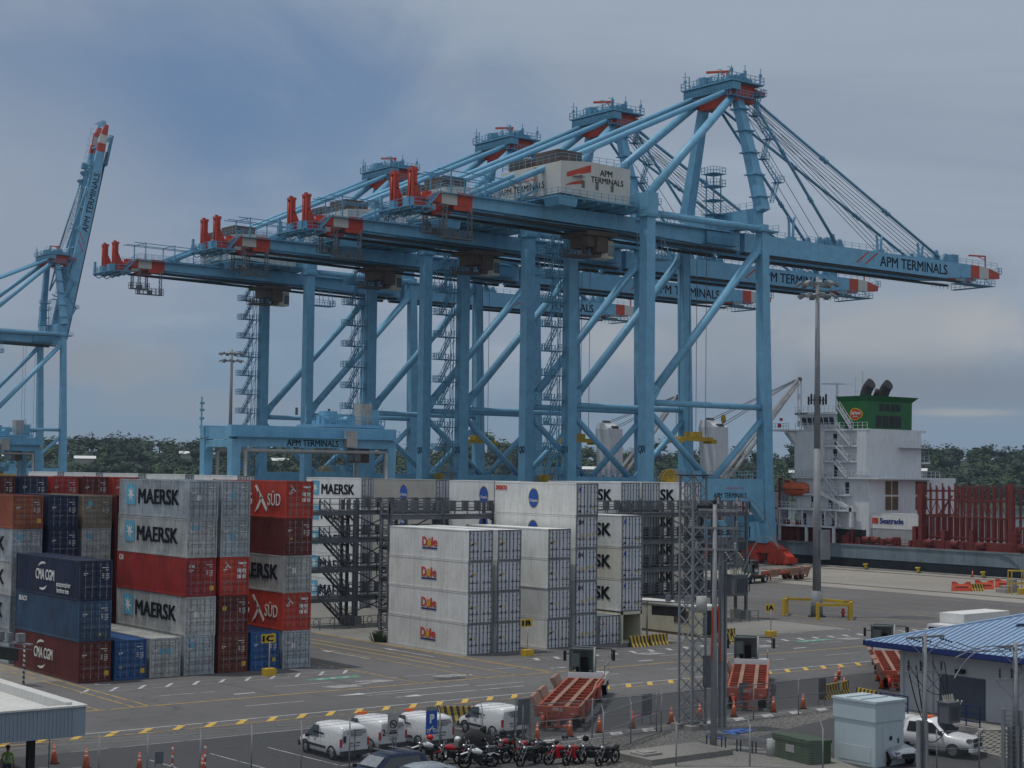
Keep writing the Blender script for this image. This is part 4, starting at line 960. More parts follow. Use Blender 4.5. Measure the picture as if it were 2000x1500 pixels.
# middle block, front row (reefers)
def dole(c,h):
    for st,y,w_ in (('D',6.95,.72),('le',5.55,.85)): text(st,'inkr',c,(0.008,y,h*.40),XD,UP,w_,.80,bold=.03)
    m=MB(); cy,cz=5.88,h*.40+.28
    for i in range(12):
        a=2*math.pi*i/12; m.prism([(.008,cy+.3*math.cos(a-.2),cz+.3*math.sin(a-.2)),(.008,cy+.48*math.cos(a),cz+.48*math.sin(a)),(.008,cy+.3*math.cos(a+.2),cz+.3*math.sin(a+.2))],(-.015,0,0))
    m.build('sun_rays','orange',c)
    m=MB(); m.tube((.012,cy,cz),(-.012,cy,cz),.27,16); m.build('sun_disc','yel2',c)
    m=MB(); m.box(-.008,4.7,h*.31,.01,6.95,h*.31+.14); m.build('navy_bar','navyink',c)
def chiq(c,h,y=6.2):
    for r,mt,nm,dx in ((1.0,'yel2','oval_rim',0),(.93,'blueoval','oval_label',-.01)):
        m=MB(); pts=[]
        for i in range(24): a=2*math.pi*i/24; pts.append((.77*r*math.cos(a),.93*r*math.sin(a)))
        polyplate(pts,(.012+dx,y,h/2),XD,UP,m,.01); m.build(nm,mt,c)
    text('Chiquita','inkw',c,(-.005,y+.62,h/2-.42),XD,UP,1.24,.36,bold=.0)
M['blueoval']=paint('blue_oval',(.02,.08,.33),.5,.05,.05)
def dn(c,h,sp=((.45,h if False else 1.5,'yel2'),)): pass
def rst(*spots):
    def f(c,h):
        for x,z,mt,s in spots: stick(c,[(x,z)],mt,s)
    return f
a1=rst((.62,1.5,'yel2',.2),(.3,1.4,'dark',.16)); a2=rst((.75,1.35,'yel2',.18),(.35,1.35,'dark',.2)); a3=rst((.8,1.1,'yel2',.24),(1.5,1.2,'yel2',.18),(2.0,1.25,'yel2',.2),(.4,2.2,'navyink',.22)); a4=rst((1.9,.7,'yel2',.18),(.35,2.3,'blueoval',.26),(.3,.4,'dark',.18),(1.2,.4,'dark',.14))
def tex(c,h): text('tex','ink',c,(.25,.03,h-.7),(1,0,0),UP,.6,.3)
W1=WHT; W2=(.53,.535,.53)
stack('m',80.1,F1-.4,2.59,[(W1,mk(dole,a2),'white fruit lettered'),(W1,mk(dole,a2),'white sun emblem'),(WH2,mk(dole,a1),'dented white fruit emblem'),(W1,mk(dole,a1),'clean white fruit emblem')],'the four high stack at the lane corner',GB,'r')
stack('n',83.25,F1-.3,2.59,[(W1,a2,'white'),(W2,a2,'greyish white'),(W1,a1,'yellow stickered white'),(W1,a1,'plain white')],'the stack just left of the 1B sign',GB,'r')
stack('o',88.95,F1,2.59,[(WH2,a1,'white'),(W2,a2,'off white'),(WH2,a2,'creased white'),(WH2,a1,'clean white')],'the plain stack right of the 1B sign',GB,'r')
stack('p',92.1,F1+.1,2.87,[(W1,a3,'sticker covered white'),(W2,mk(a3,tex),'grey doored white'),(W1,mk(a3,tex),'yellow tagged white'),(WH2,mk(chiq,a3,tex),'white blue oval marked'),(WH2,mk(chiq,a4,lambda c,h:text('seaco','inkr',c,(.008,11.9,h-.75),XD,UP,1.7,.42,bold=.03)),'white blue oval and red lettered')],'the five high stack with blue ovals',GB,'r')
stack('q',94.95,F1+.2,2.4 if False else 2.59,[(W1,rst((.5,1.9,'inkr',.2),(.8,1.6,'yel2',.16)),'lone white')],'the ground beside the cream open box',GB,'r')
def opened(c,h): pass
# open ended cream box with three black lettered reefers on it
ob=thing('open_ended_container','cream open ended container shell standing under three black lettered reefers','container',(97.4,F1,0),0,GB)
m=MB(); m.box(0,.1,.15,.08,L40,2.87); m.box(2.36,.1,.15,2.438,L40,2.87); m.box(0,.1,2.75,2.438,L40,2.86); m.box(0,.1,.05,2.438,L40,.16); m.build('shell','cream',ob)
m=MB()
for x in (0,2.26): m.box(x,0,0,x+.18,.14,2.87)
m.box(0,0,2.6,2.438,.14,2.87); m.build('end_frame','cream',ob)
m=MB(); m.box(.3,9,1.1,2.1,9.1,2.2); m.build('inner_panel','cream',ob)
for i,(cl,wd) in enumerate(((WH2,'cream white'),((.57,.56,.50),'yellowed'),(WHT,'clean white'))):
    c=cont('r',2.87,97.4,F1,2.87*(i+1),cl,'%s black lettered reefer, %s of three on the open ended box'%(wd,('lowest','middle','highest')[i]),GB); maersk(c,2.87); a4(c,2.87)
# bays behind the galleries
FAR=[]
def farstack(x,y,n,fn,desc,cols=None):
    for i in range(n):
        c=cont('r',2.87,x,y,i*2.87,(cols or (WHT,WH2))[i%2],'white reefer at %s level, %s'%(('ground','second','third','fourth','top')[i],desc),GC)
        if fn: fn(c,2.87)
B2=124.6
farstack(97.2,B2,5,lambda c,h:chiq(c,h,6.1),'second row, showing a blue oval')
farstack(110.2,B2,5,lambda c,h:maersk(c,h),'second row behind the three lettered reefers')
farstack(113.0,B2,5,None,'second row beside a rusty post')
farstack(119.0,B2,5,lambda c,h:maersk(c,h),'second row behind the lattice tower')
farstack(97.3,139.1,5,lambda c,h:chiq(c,h,6.1),'third row, greyish oval marked stack',((.33,.325,.30),(.36,.35,.33)))
farstack(97.35,153.6,5,lambda c,h:maersk(c,h),'fourth row, black lettering left of ovals')
for k in range(4,9):
    farstack(97.4,124.6+14.5*k,5,None,['fifth','sixth','seventh','eighth','ninth'][k-4]+' row, beyond the left block')
def purge(o):
    for k in kids(o): purge(k)
    bpy.data.objects.remove(o)

# cream cabin used as an office
ca=thing('cabin','low cream container cabin with boarded window beside the lattice tower','cabin',(107.6,110.3,0))
m=MB(); m.box(0,0,.1,2.6,12,2.75); 
for k in range(42): m.box(-.02,.2+k*.28,.25,0,.34+k*.28,2.6)
m.build('wall','cream',ca); MB().box(-.08,-.08,2.75,2.7,12.1,2.92).build('roof','white',ca)
MB().box(-.06,1.7,1.2,-.025,3.7,2.35).build('window','brown',ca)
m=MB(); m.box(.25,-.05,.2,2.35,0,2.5); m.build('door','dark',ca)
for k,y in enumerate((5.5,8.5)): pass
MB().box(-.05,.1,.0,.0,12,.24).build('skirting','brown',ca)
# ================================================================ REEFER GALLERIES
def gallery(name,label,x0,x1,y0,y1,stairs=None,ladder=False,posts=None):
    t=thing(name,label,'steel gallery',(0,0,0),0,'reefer galleries between the container rows')
    xs=[]; x=x0
    while x<=x1+.01: xs.append(x); x+=5.75
    if x1-xs[-1]>2: xs.append(x1)
    for x in xs:
        m=MB()
        for y in (y0,y1): m.bar((x,y,.9),(x,y,12.3),.26,.26)
        m.bar((x,y0,11.3),(x,y1,11.3),.2); 
        for z in (2.9,5.75,8.6,11.3): m.bar((x,y0-.2,z-.15),(x,y1+.2,z-.15),.2,.25)
        m.build('post_pair','rack',t)
        m=MB()
        for y in (y0,y1): m.box(x-.4,y-.4,0,x+.4,y+.4,.9)
        m.build('footing','conc',t)
    for z in (2.9,5.75,8.6,11.3):
        m=MB(); m.box(x0-.3,y0-.2,z-.06,x1+.3,y1+.2,z); m.bar((x0,y0,z-.25),(x1,y0,z-.25),.16,.42); m.bar((x0,y1,z-.25),(x1,y1,z-.25),.16,.42); m.build('deck','rack',t)
        m=MB(); m.rail([(x0-.3,y0-.2,z),(x1+.3,y0-.2,z),(x1+.3,y1+.2,z),(x0-.3,y1+.2,z)],1.15,1.45,.07,True)
        m.bar((x0,y0-.2,z+.3),(x1,y0-.2,z+.3),.05); m.bar((x0,y0-.2,z+.85),(x1,y0-.2,z+.85),.05); m.build('railing','rack',t)
        m=MB(); xx=x0+1.2; m.bar((x0,y0+.95,z+.3),(x1,y0+.95,z+.3),.1,.12)
        while xx<x1-.6: m.box(xx,y0+.5,z+.28,xx+.5,y0+.93,z+1.25); xx+=1.45
        m.build('socket_row','rack',t)
    m=MB()
    for a,b in zip(xs,xs[1:]):
        if (xs.index(a))%2==0:
            for z,z2 in ((.9,2.7),(3,5.6),(5.9,8.4),(8.7,11.1)): m.bar((a,y1,z),(b,y1,z2),.1); m.bar((a,y1,z2),(b,y1,z),.1)
    if m.v: m.build('cross_bracing','rack',t)
    if stairs:
        m=MB(); sx=stairs; z=.1
        for z2 in (2.9,5.75,8.6,11.3):
            m.stair((sx+3.4,y0-.9,z),(sx+.4,y0-.9,z2),.8,t=.08); m.box(sx-.6,y0-1.5,z2-.06,sx+.4,y0-.2,z2); m.box(sx+3.4,y0-1.5,z2-.06,sx+4.4,y0-.2,z2); m.rail([(sx+.4,y0-1.5,z2),(sx-.6,y0-1.5,z2)],1.1,.5); m.rail([(sx+3.4,y0-1.5,z2),(sx+4.4,y0-1.5,z2)],1.1,.5); z=z2
        m.build('stairs','rack',t)
    if ladder:
        m=MB(); 
        for dy in (.25,1.35): m.bar((x0-.1,y0+dy,.9),(x0-.1,y0+dy,12.4),.12)
        for k in range(32): m.bar((x0-.1,y0+.25,.9+k*.36),(x0-.1,y0+1.35,.9+k*.36),.06)
        m.build('ladder','steel',t)
    return t
gallery('reefer_gallery','long grey steel gallery directly behind the front row of white reefers',80.75,126,122.45,124.0,None,True)
gallery('reefer_gallery','second grey steel gallery with zigzag stairs, left of the ladder tower',86.2,121,136.7,138.5,None)
t=thing('access_stair_tower','grey steel zigzag stair tower at the left end of the second gallery','stair tower',(0,0,0))
m=MB(); z=.1
for z2 in (2.9,5.75,8.6,11.3):
    m.stair((85.2,136.9,z),(82.2,136.9,z2),.9,t=.08); m.box(80.6,136.3,z2-.08,86.0,138.9,z2); m.rail([(86.0,136.3,z2),(80.6,136.3,z2),(80.6,138.9,z2)],1.15,1.2,.08); m.bar((80.6,136.3,z2-.3),(86,136.3,z2-.3),.16,.4); z=z2
m.build('stairs','rack',t)
m=MB()
for x in (80.7,85.7):
    for y in (136.4,138.8): m.bar((x,y,.0),(x,y,12.3),.26)
m.build('posts','rack',t)
m=MB(); m.rail([(72.5,134.2,0),(92,134.2,0)],1.15,1.6,.06)
for x in range(73,92,3):
    for s in (0,1):
        c=(x+s*1.2,134.2,.75)
        for k in range(8):
            a=2*math.pi*k/8; b=2*math.pi*(k+1)/8; m.bar((c[0]+.3*math.cos(a),c[1],c[2]+.35*math.sin(a)),(c[0]+.3*math.cos(b),c[1],c[2]+.35*math.sin(b)),.05)
o=m.build('pedestrian_railing','rack'); tag(o,'low grey pedestrian railing with looped panels below the zigzag stairs','railing')
m=MB(); m.rail([(117,119.5,0),(124.8,119.5,0)],1.15,1.3,.06); o=m.build('pedestrian_railing','rack'); tag(o,'short grey pedestrian railing right of the lattice tower base','railing')
m=MB()
for k in range(60):
    a=random.uniform(0,6.28); r=random.uniform(0,.8); m.bar((79.9+r*math.cos(a),122.6+r*math.sin(a),0),(79.9+1.5*r*math.cos(a),122.6+1.5*r*math.sin(a),random.uniform(.3,.9)),.12,.02)
o=m.build('weed_clump','leaf'); tag(o,'small green weed clump growing at the foot of the ladder tower','plant')
m=MB()   # ground beside the gallery door/generator
# ================================================================ SHIP (moored along the berth, stern to the right)
sh=thing('cargo_ship','grey and white cargo ship with green funnel moored behind the right hand lamp mast','ship',(214,0,0))
# hull: rings along Y from stern (Y=128) to bow (Y=292); x local 0..26
def hull(z0,z1,mat,name,fl=0):
    m=MB(); rings=[]
    for y,a,b in ((126,7,19),(131,3.2,22.8),(138,.9,25.1),(146,.1,25.9),(160,0,26),(262,0,26),(274,2.5,23.5),(285,7.5,18.5),(293,12.5,13.5)):
        k=1 if z0<0 else 0; i=fl if y<150 or y>262 else 0
        rings.append([(a+i,y+ (2 if y<130 and z0<0 else 0),z0),(b-i,y,z0),(b,y,z1),(a,y,z1)])
    m.loft(rings,sm=False); m.build(name,mat,sh)
hull(-2.6,1.5,'hulld','lower_hull',1.6); hull(1.5,3.7,'hull','upper_hull')
m=MB(); cp=[(147,3.4),(154.2,3.4)]+[(154.2-4.9*math.sin(R_(a)),3.4-4.6*(1-math.cos(R_(a)))) for a in range(8,92,8)]+[(147,-1.2)]
m.prism([(-.14,y,z) for y,z in cp],(.1,0,0)); m.build('stern_flare','hull',sh)
m=MB()
for y0,y1 in ((150,262),): m.box(-.12,y0,3.5,.1,y1,3.78); m.box(-.06,y0,1.46,.0,y1,1.54)
m.build('rubbing_strake','hull',sh)
m=MB(); m.box(.3,150,3.7,25.6,262,3.82); m.build('deck','deckred',sh)
m=MB(); m.rail([(.25,262,3.8),(.25,197.5,3.8)],1.1,2.2,.07); m.rail([(.25,181,3.8),(.25,134,3.8)],1.1,2.0,.07); m.build('deck_railing','deckred',sh)
# accommodation
m=MB(); m.box(1.6,181,3.8,25,197.4,15.1); m.box(1.6,181,15.1,15.4,197.4,23.3)
M['shipw']=paint('ship_white',(.56,.585,.615),.5,.05,.22,.10); acc=m.build('accommodation_block','shipw',sh)
def pm(name,mat,fn,par=None):
    m=MB(); fn(m); return m.build(name,mat,par or sh)
# stern facing wing block in front of the side balconies
lv=[6.6,9.5,12.1,15.05,17.85,20.5,23.3]
def decks(m):
    for z,ya,yb in ((6.6,187,200.2),(9.5,184,200.2),(12.1,184.5,197.4),(15.05,180,197.6),(17.85,183.0,190.5),(20.5,183.0,190.5),(23.3,180.6,200.6)):
        x0=-.1 if z<10 else (.7 if z in(12.1,15.05) else .9)
        m.box(x0,ya,z-.28,1.7,yb,z)
    m.box(.9,178.5,14.77,17.5,181.2,15.05); m.box(15.4,180.6,17.5,17.4,190,17.8); m.box(15.4,180.6,22.9,16.2,200,23.3); m.box(-1.2,196.5,23.02,3.5,200.6,23.3)
pm('deck_ledge','shipw',decks)
def rl(m):
    for z,ya,yb in ((6.6,187,200.2),(9.5,184,200.2),(12.1,184.5,197.2),(15.05,180,197.4),(17.85,183.2,190.3),(20.5,183.2,190.3)):
        x0=-.05 if z<10 else (.75 if z in(12.1,15.05) else .95)
        m.rail([(x0,ya,z),(x0,yb,z)],1.1,1.0,.07)
    m.rail([(.9,180.8,23.3),(.9,197,23.3)],1.1,1.0,.07); m.rail([(.9,178.6,15.05),(17.4,178.6,15.05)],1.1,1.2,.07); m.rail([(17.2,180.7,17.8),(17.2,190,17.8)],1.1,1.0,.07); m.rail([(-1.2,200.5,23.3),(-1.2,196.6,23.3)],1.1,.7,.09)
pm('deck_railing','shipw',rl)
def ribs(m):
    for a in (186.9,189.4,192,194.6,197.2,199.9): m.bar((.1,a,6.6),(.1,a,9.3),.22); 
    for a in (187.4,190.5,193.6,199.9): m.bar((.1,a,3.8),(.1,a,6.4),.4)
    m.prism([(1.6,197.4,19.8),(1.6,200.4,22.9),(1.6,197.4,22.9)],(.5,0,0)); m.prism([(-1.0,197.0,22.9),(1.5,197.0,20.2),(1.5,197.0,22.9)],(0,.4,0))
    m.box(.9,190.4,15.1,1.6,197.2,23.1); m.box(.95,181.0,15.1,1.6,183.1,23.1)
pm('balcony_frame','shipw',ribs)
def stairs(m):
    z=6.6
    for z2,y in ((9.5,186.2),(12.1,185.4),(15.05,187),(17.85,185.0),(20.5,184.6),(23.3,184.2),(27.0,184.0)):
        m.stair((.75,y,z),(.75,y+3.0,z2) ,.6,side=(1,0,0),steps=8,t=.07); z=z2
for_=pm('outside_stairs','shipw',stairs)
def win(m):
    for y,z in ((195.2,19.3),(194.0,13.3),(191.8,13.2),(189.2,13.2),(194.5,10.7),(190.8,10.7)): m.box(.88,y-.28,z-.45,1.58,y+.28,z+.45)
    for x,z in ((3.6,19.0),(13.6,19.0)): m.box(x-.4,180.96,z-1.0,x+.4,181.01,z+1.0)
    for x,z,w_ in ((3.9,13.3,1.5),(3.9,10.7,1.5)): m.box(x-.9,180.96,z-.9,x+.9,181.01,z+.9)
    for k in range(6): m.box(.85,184+.9*k,16.2,.95,184.5+.9*k,17.2) if False else None
pm('window','glass',win)
pm('side_door','dark',lambda m:[m.box(1.52,y,z,1.6,y+.8,z+1.9) for y,z in ((188.2,6.7),(190.5,6.7),(195,6.7),(193,9.7),(189,9.7),(196,12.2),(187.8,15.2),(188,17.95),(188,20.6),(185.3,12.3))])
pm('lower_deck_shade_panel','dark',lambda m:m.box(1.5,181.6,3.85,1.58,197.3,6.2))  # dark panel painting the shade inside the open lower deck
pm('cargo_gear','deckred',lambda m:[m.box(1.1,y,3.85,1.45,y+.9,5.6) for y in (184.6,187.6,190.9,194.0,197.6)])
def lou(m):
    for x in (6.6,8.4,14.6,16.2):
        for z in (13.3,10.7):
            m.box(x-.75,180.93,z-1.15,x+.75,181.0,z+1.15)
            for k in range(7): m.box(x-.7,180.86,z-1.05+k*.32,x+.7,180.95,z-.93+k*.32)
M['louv']=paint('rust_brown_louvre',(.14,.095,.055),.7,.3,.3,.3); pm('louvre','louv',lou)
for k,(x,z,w_) in enumerate(((10.6,21.2,5.4),)): pm('platform','shipw',lambda m:(m.box(9.2,179.6,20.2,15.6,181,20.3),m.rail([(9.2,179.7,20.3),(15.6,179.7,20.3)],1.1,.9,.07)))
# bridge
def br(m):
    m.loft([[(2.0,188.2,23.3),(12,188.2,23.3),(12,196.0,23.3),(2.0,196.0,23.3)],[(1.4,187.8,25.9),(12.6,187.8,25.9),(12.6,196.8,25.9),(1.4,196.8,25.9)]],sm=False)
    m.box(.9,187.4,25.9,13,197.2,26.3)
pm('wheelhouse','shipw',br)
def bw(m):
    for k in range(6): y=188.8+k*1.25; m.prism([(1.76,y,24.2),(1.76,y+.95,24.2),(1.5,y+.95,25.4),(1.5,y,25.4)],(-.06,0,0))
    for k in range(3): m.box(13.2,181,24,14.6,181.1,25) if False else None
pm('wheelhouse_window','glass',bw)
def mast(m):
    m.bar((5,191,26.2),(5,191,31.6),.5,.5,.25,.25); m.bar((5,187.6,31.2),(5,194.5,31.5),.16,.25); m.bar((7,187,26.2),(7,187,33.5),.2); 
    for z in (28.5,30.2,32): m.bar((7,185.4,z),(7,188.6,z),.1)
    for k,y in enumerate((185.4,188.6)): m.bar((7,y,28.4),(7,y,32.6),.1)
    for z in (30.6,28.2,25.4,23.4): m.cbox((2,197.2,z+1),(.35,.35,1.0))
    m.bar((2,196.6,23.3),(2,196.6,31.6),.12); m.ball((3,189,27.1),.6); m.ball((3,193.5,26.9),.45); m.bar((2.6,195.4,26.3),(2.6,195.4,29),.1); m.rail([(1.0,187.5,26.3),(1.0,197.1,26.3)],1.0,1.0,.06); m.rail([(1.0,187.5,26.3),(12.9,187.5,26.3)],1.0,1.2,.06)
pm('radar_mast','shipw',mast)
text('DEL MONTE','ink',sh,(.86,197.0,25.93),(0,-1,0),UP,2.9,.34,bold=.02,name='ship_name')
pm('life_ring','red',lambda m:(m.tube((-1.3,198.8,24.0),(-1.1,198.8,24.0),.4,10),m.cbox((-.6,199,25.1),(.4,.4,.5))))
# funnel
def fu(m):
    m.loft([[(1.2,181.05,23.3),(12.9,181.05,23.3),(12.9,187.5,23.3),(1.2,187.5,23.3)],[(1.2,181.05,28.0),(13.0,181.05,28.0),(13.0,187.5,28.0),(1.2,187.5,28.0)],[(1.0,180.3,28.9),(13.9,180.3,28.9),(13.9,187.8,28.9),(1.0,187.8,28.9)]],sm=False)
fun=pm('funnel','green',fu)
def fl_(m):
    for x in (4.2,6,7.8,9.4):
        for z in (24.6,): m.box(x-.7,180.98,z-1,x+.7,181.04,z+1)
    for x in (5,6.5,8,9.3):
        m.box(x-.55,180.98,26.4,x+.55,181.04,27.6)
pm('funnel_grille','dark',fl_,fun)
for k,x in enumerate((4.2,8.8)):
    m=MB(); rings=[]
    for i in range(7):
        f=i/6; an=R_(62)*f; cy=184-1.7*(1-math.cos(an))*1.2; cz=28.8+2.0*math.sin(an)+.6*f; ny,nz=-math.sin(an),math.cos(an)
        rings.append([(x+.95*math.cos(2*math.pi*q/16)+.3*f, cy+.95*math.sin(2*math.pi*q/16)*nz, cz-.95*math.sin(2*math.pi*q/16)*ny) for q in range(16)])
    m.loft(rings)
    m.build('exhaust_pipe','smoke',fun)
pm('exhaust_pipe','smoke',lambda m:m.tube((6.6,183.8,28.8),(6.6,183.2,30.2),.5,10),fun)
m=MB(); pts=[]
for i in range(28): a=2*math.pi*i/28; r=1+.13*abs(math.cos(1.5*a)); pts.append((1.3*r*math.cos(a),.95*r*math.sin(a)))
polyplate(pts,(1.19,183.5,25.8),XD,UP,m,.02); m.build('emblem_rim','yel2',fun)
m=MB(); polyplate([(a*.88,b*.86) for a,b in pts],(1.17,183.5,25.8),XD,UP,m,.02); m.build('emblem_field','red',fun)
text('Del Monte','inkw',fun,(1.14,184.5,25.7),XD,UP,2.0,.58,bold=.03); text('Quality','inkw',fun,(1.14,184.1,25.2),XD,UP,1.1,.35,bold=.01)
# cell guides aft
def cg(m):
    for k in range(15):
        y=170.6-k*1.22
        for x in (3.0,): m.bar((x,y,3.8),(x,y,13.9+.4*(k%2)),.2); m.bar((x,y-.3,3.8),(x,y-.3,13.6),.1); m.bar((x+9,y,3.8),(x+9,y,13.9),.2); m.bar((x+4.5,y-.5,3.8),(x+4.5,y-.5,13.6),.16)
    for z in (11.6,8.9,5.6): m.bar((3.0,170.8,z),(3.0,153.5,z),.24); 
    m.bar((2.6,170.9,3.8),(2.6,170.9,14.2),.9,.9); m.bar((2.6,153.6,3.8),(2.6,153.6,14.4),.7,.7)
    for y in (170.9,153.5): m.bar((2.6,y,13),(12.5,y,13),.3); m.bar((2.6,y,9),(12.5,y,9),.3)
    m.bar((3,168,8.8),(3,165,12.3),.2); m.bar((3,160,12.3),(3,158,8.9),.2)
    for k in range(28): m.box(3.1,169.9-k*.6,5.2,3.3,170.25-k*.6,8.8)
    for k in range(14): m.bar((3,170.6-k*1.22,9 if k%2 else 11.6),(3,169.4-k*1.22,11.6 if k%2 else 9),.1)
pm('cell_guides','deckred',cg)
def dk(m):
    rr=random.Random(5)
    for k in range(34):
        y=rr.uniform(133,200); x=rr.uniform(.8,3.0); z=3.8
        if 171<y<183.5 : x=rr.uniform(.6,1.8)
        w_=rr.uniform(.3,1.2); m.box(x,y,z,x+rr.uniform(.4,1.4),y+w_,z+rr.uniform(.5,1.5))
    for y in (199.5,196.5,193,189,184.5,171.2,170,165.5,160,152,148,144): m.box(1.1,y-.35,3.8,2.4,y+.35,rr.uniform(6.0,7.4))
    for y in (181,179,176,168,163,158,150): m.tube((1,y-.7,4.6),(1,y+.7,4.6),.55,10)
    m.box(1.2,140,3.8,2.2,171,5.1)
    for y in (152.4,150.8,149.0,147.2,145.5): m.bar((2.2,y,3.8),(2.2,y,7.6),.6,.5)
    m.bar((2.2,145.5,7.5),(2.2,152.5,7.5),.4)
    m.rail([(.6,153,5.1),(.6,140,5.1)],1.6,1.3,.12)
pm('winches_and_bollards','deckred',dk)
pm('hatch_coaming','deckred',lambda m:(m.box(1.4,200.8,3.8,24,258,6.2),[m.bar((1.2,y,3.8),(1.2,y,14.8),.3) for y in range(201,258,3)],[m.bar((1.2,201,z),(1.2,257,z),.25) for z in (6.5,9.4,12.3)],[m.bar((1.2,y,6.5),(1.2,y+3,9.4),.18) for y in range(201,255,6)]))
# deck cranes
def dc(yc,yt,zt,lab):
    def f(m):
        m.loft([[(13.2,yc-1.9,10),(16.8,yc-1.9,10),(16.8,yc+1.6,10),(13.2,yc+1.6,10)],[(13.2,yc-2.3,17),(16.8,yc-2.3,17),(16.8,yc+2.0,17),(13.2,yc+2.0,17)],[(13.2,yc-2.1,24.6),(16.8,yc-2.1,24.6),(16.8,yc+2.6,24.6),(13.2,yc+2.6,24.6)],[(13.6,yc+.8,26),(16.4,yc+.8,26),(16.4,yc+2.4,26),(13.6,yc+2.4,26)]],sm=False); m.tube((15,yc,3.8),(15,yc,10.2),1.6,14)
    pm('crane_house','shipw',f)
    def j(m):
        for dx in (-1.1,1.1): m.bar((15+dx,yc-2.0,13.5),(15+dx*.4,yt,zt),.5,.7,.3,.4)
        for k in range(7): f_=k/7; a=Vector((13.9,yc-2,13.5)).lerp(Vector((14.6,yt,zt)),f_); b=Vector((16.1,yc-2,13.5)).lerp(Vector((15.4,yt,zt)),f_); m.bar(a,b,.18)
    pm('crane_jib','white',j)
    def r(m):
        for dz,dy in ((25.9,1.2),(24.8,-1.8)):
            for dx in (-.6,.6): m.bar((15+dx,yc+dy,dz),(15+dx*.3,yt,zt+.2),.09)
        for dx in (-.4,.4): m.bar((15+dx,yt,zt),(15+dx,yt,zt-8.5),.08)
        m.tube((14.2,yc+1.2,26),(15.8,yc+1.2,26),.5,8); m.tube((14.2,yc-1.6,24.9),(15.8,yc-1.6,24.9),.4,8); m.ball((15,yt,zt),.5)
    pm('crane_ropes','rope',r)
dc(231.5,208.9,33.3,'a'); dc(263.0,242,31,'b')
pm('hook_block','yellow',lambda m:(m.ball((15,208.9+20,26.2),.7,sq=(.5,1,1.4)),))
# white boat davit crane
pm('provision_crane','shipw',lambda m:(m.bar((.4,183.8,6.6),(.4,183.8,9.9),.6,.6),m.bar((.4,184.0,9.7),(.2,191.4,12.6),.4,.5),m.box(.1,183.2,9.2,1,184.4,10.2)))
lb=thing('lifeboat','covered orange lifeboat hung above the ship side deck left of the lamp mast','lifeboat',(215.0,196.9,11.6))
m=MB(); rings=[]
for i,(y,w_,h0,h1) in enumerate(((-2.9,.15,1.1,1.7),(-2.5,.8,.45,2.2),(-1.5,1.15,.1,2.45),(0,1.25,0,2.5),(1.4,1.2,.05,2.9),(2.2,.95,.3,3.0),(2.7,.6,.6,2.4),(2.95,.15,1.0,1.7))):
    c=(h0+h1)/2; rings.append([(w_*math.cos(a),y,c+(h1-h0)/2*math.sin(a)) for a in [2*math.pi*k/12 for k in range(12)]])
m.loft(rings); m.build('hull','lifeboat',lb)
m=MB(); m.box(-1.3,-2.6,1.15,1.3,2.6,1.25); m.build('fender_strip','dark',lb)
m=MB(); 
for y in (.9,1.5): m.box(-.95,y,2.45,-.6,y+.35,2.75)
m.build('window','glass',lb)
m=MB()
for y in (-2.2,2.2): m.bar((1.0,y,-1.9),(.2,y,4.4),.22); m.bar((.2,y,4.4),(-.3,y,3.0),.16)
m.build('davit','shipw',sh,None); sh.children[-1].location=(1.0,196.9,11.6)
# containers carried aft and forward

for i,(cl,wd) in enumerate((((.30,.315,.33),'grey'),(WHT,'white blue lettered'))):
    c=cont('r',2.59,217-.9,171.0,3.9+2.62*i,cl,'%s reefer container on the ship, %s of two aft of the bridge'%(wd,('lower','upper')[i]),'reefers carried aboard the ship')
    if i: text('Seatrade','navyink',c,(-.005,8.1,.85),XD,UP,5.0,.95,bold=.045); m=MB(); m.box(-.03,8.4,.85,-.005,9.7,1.8); m.build('red_emblem','red',c)
k=0
for y in (203,215.6,228.2,240.8):
    for j in (0,1):
        c=cont('r',2.87,217.2,y,6.3+2.9*j+ (0),(WHT,WH2)[k%2],'white reefer aboard the ship, %s layer, %s from the bridge'%(('lower','upper')[j],('first','second','third','fourth')[k//2]),'reefers carried aboard the ship'); k+=1
for p_ in PR.values(): purge(p_)
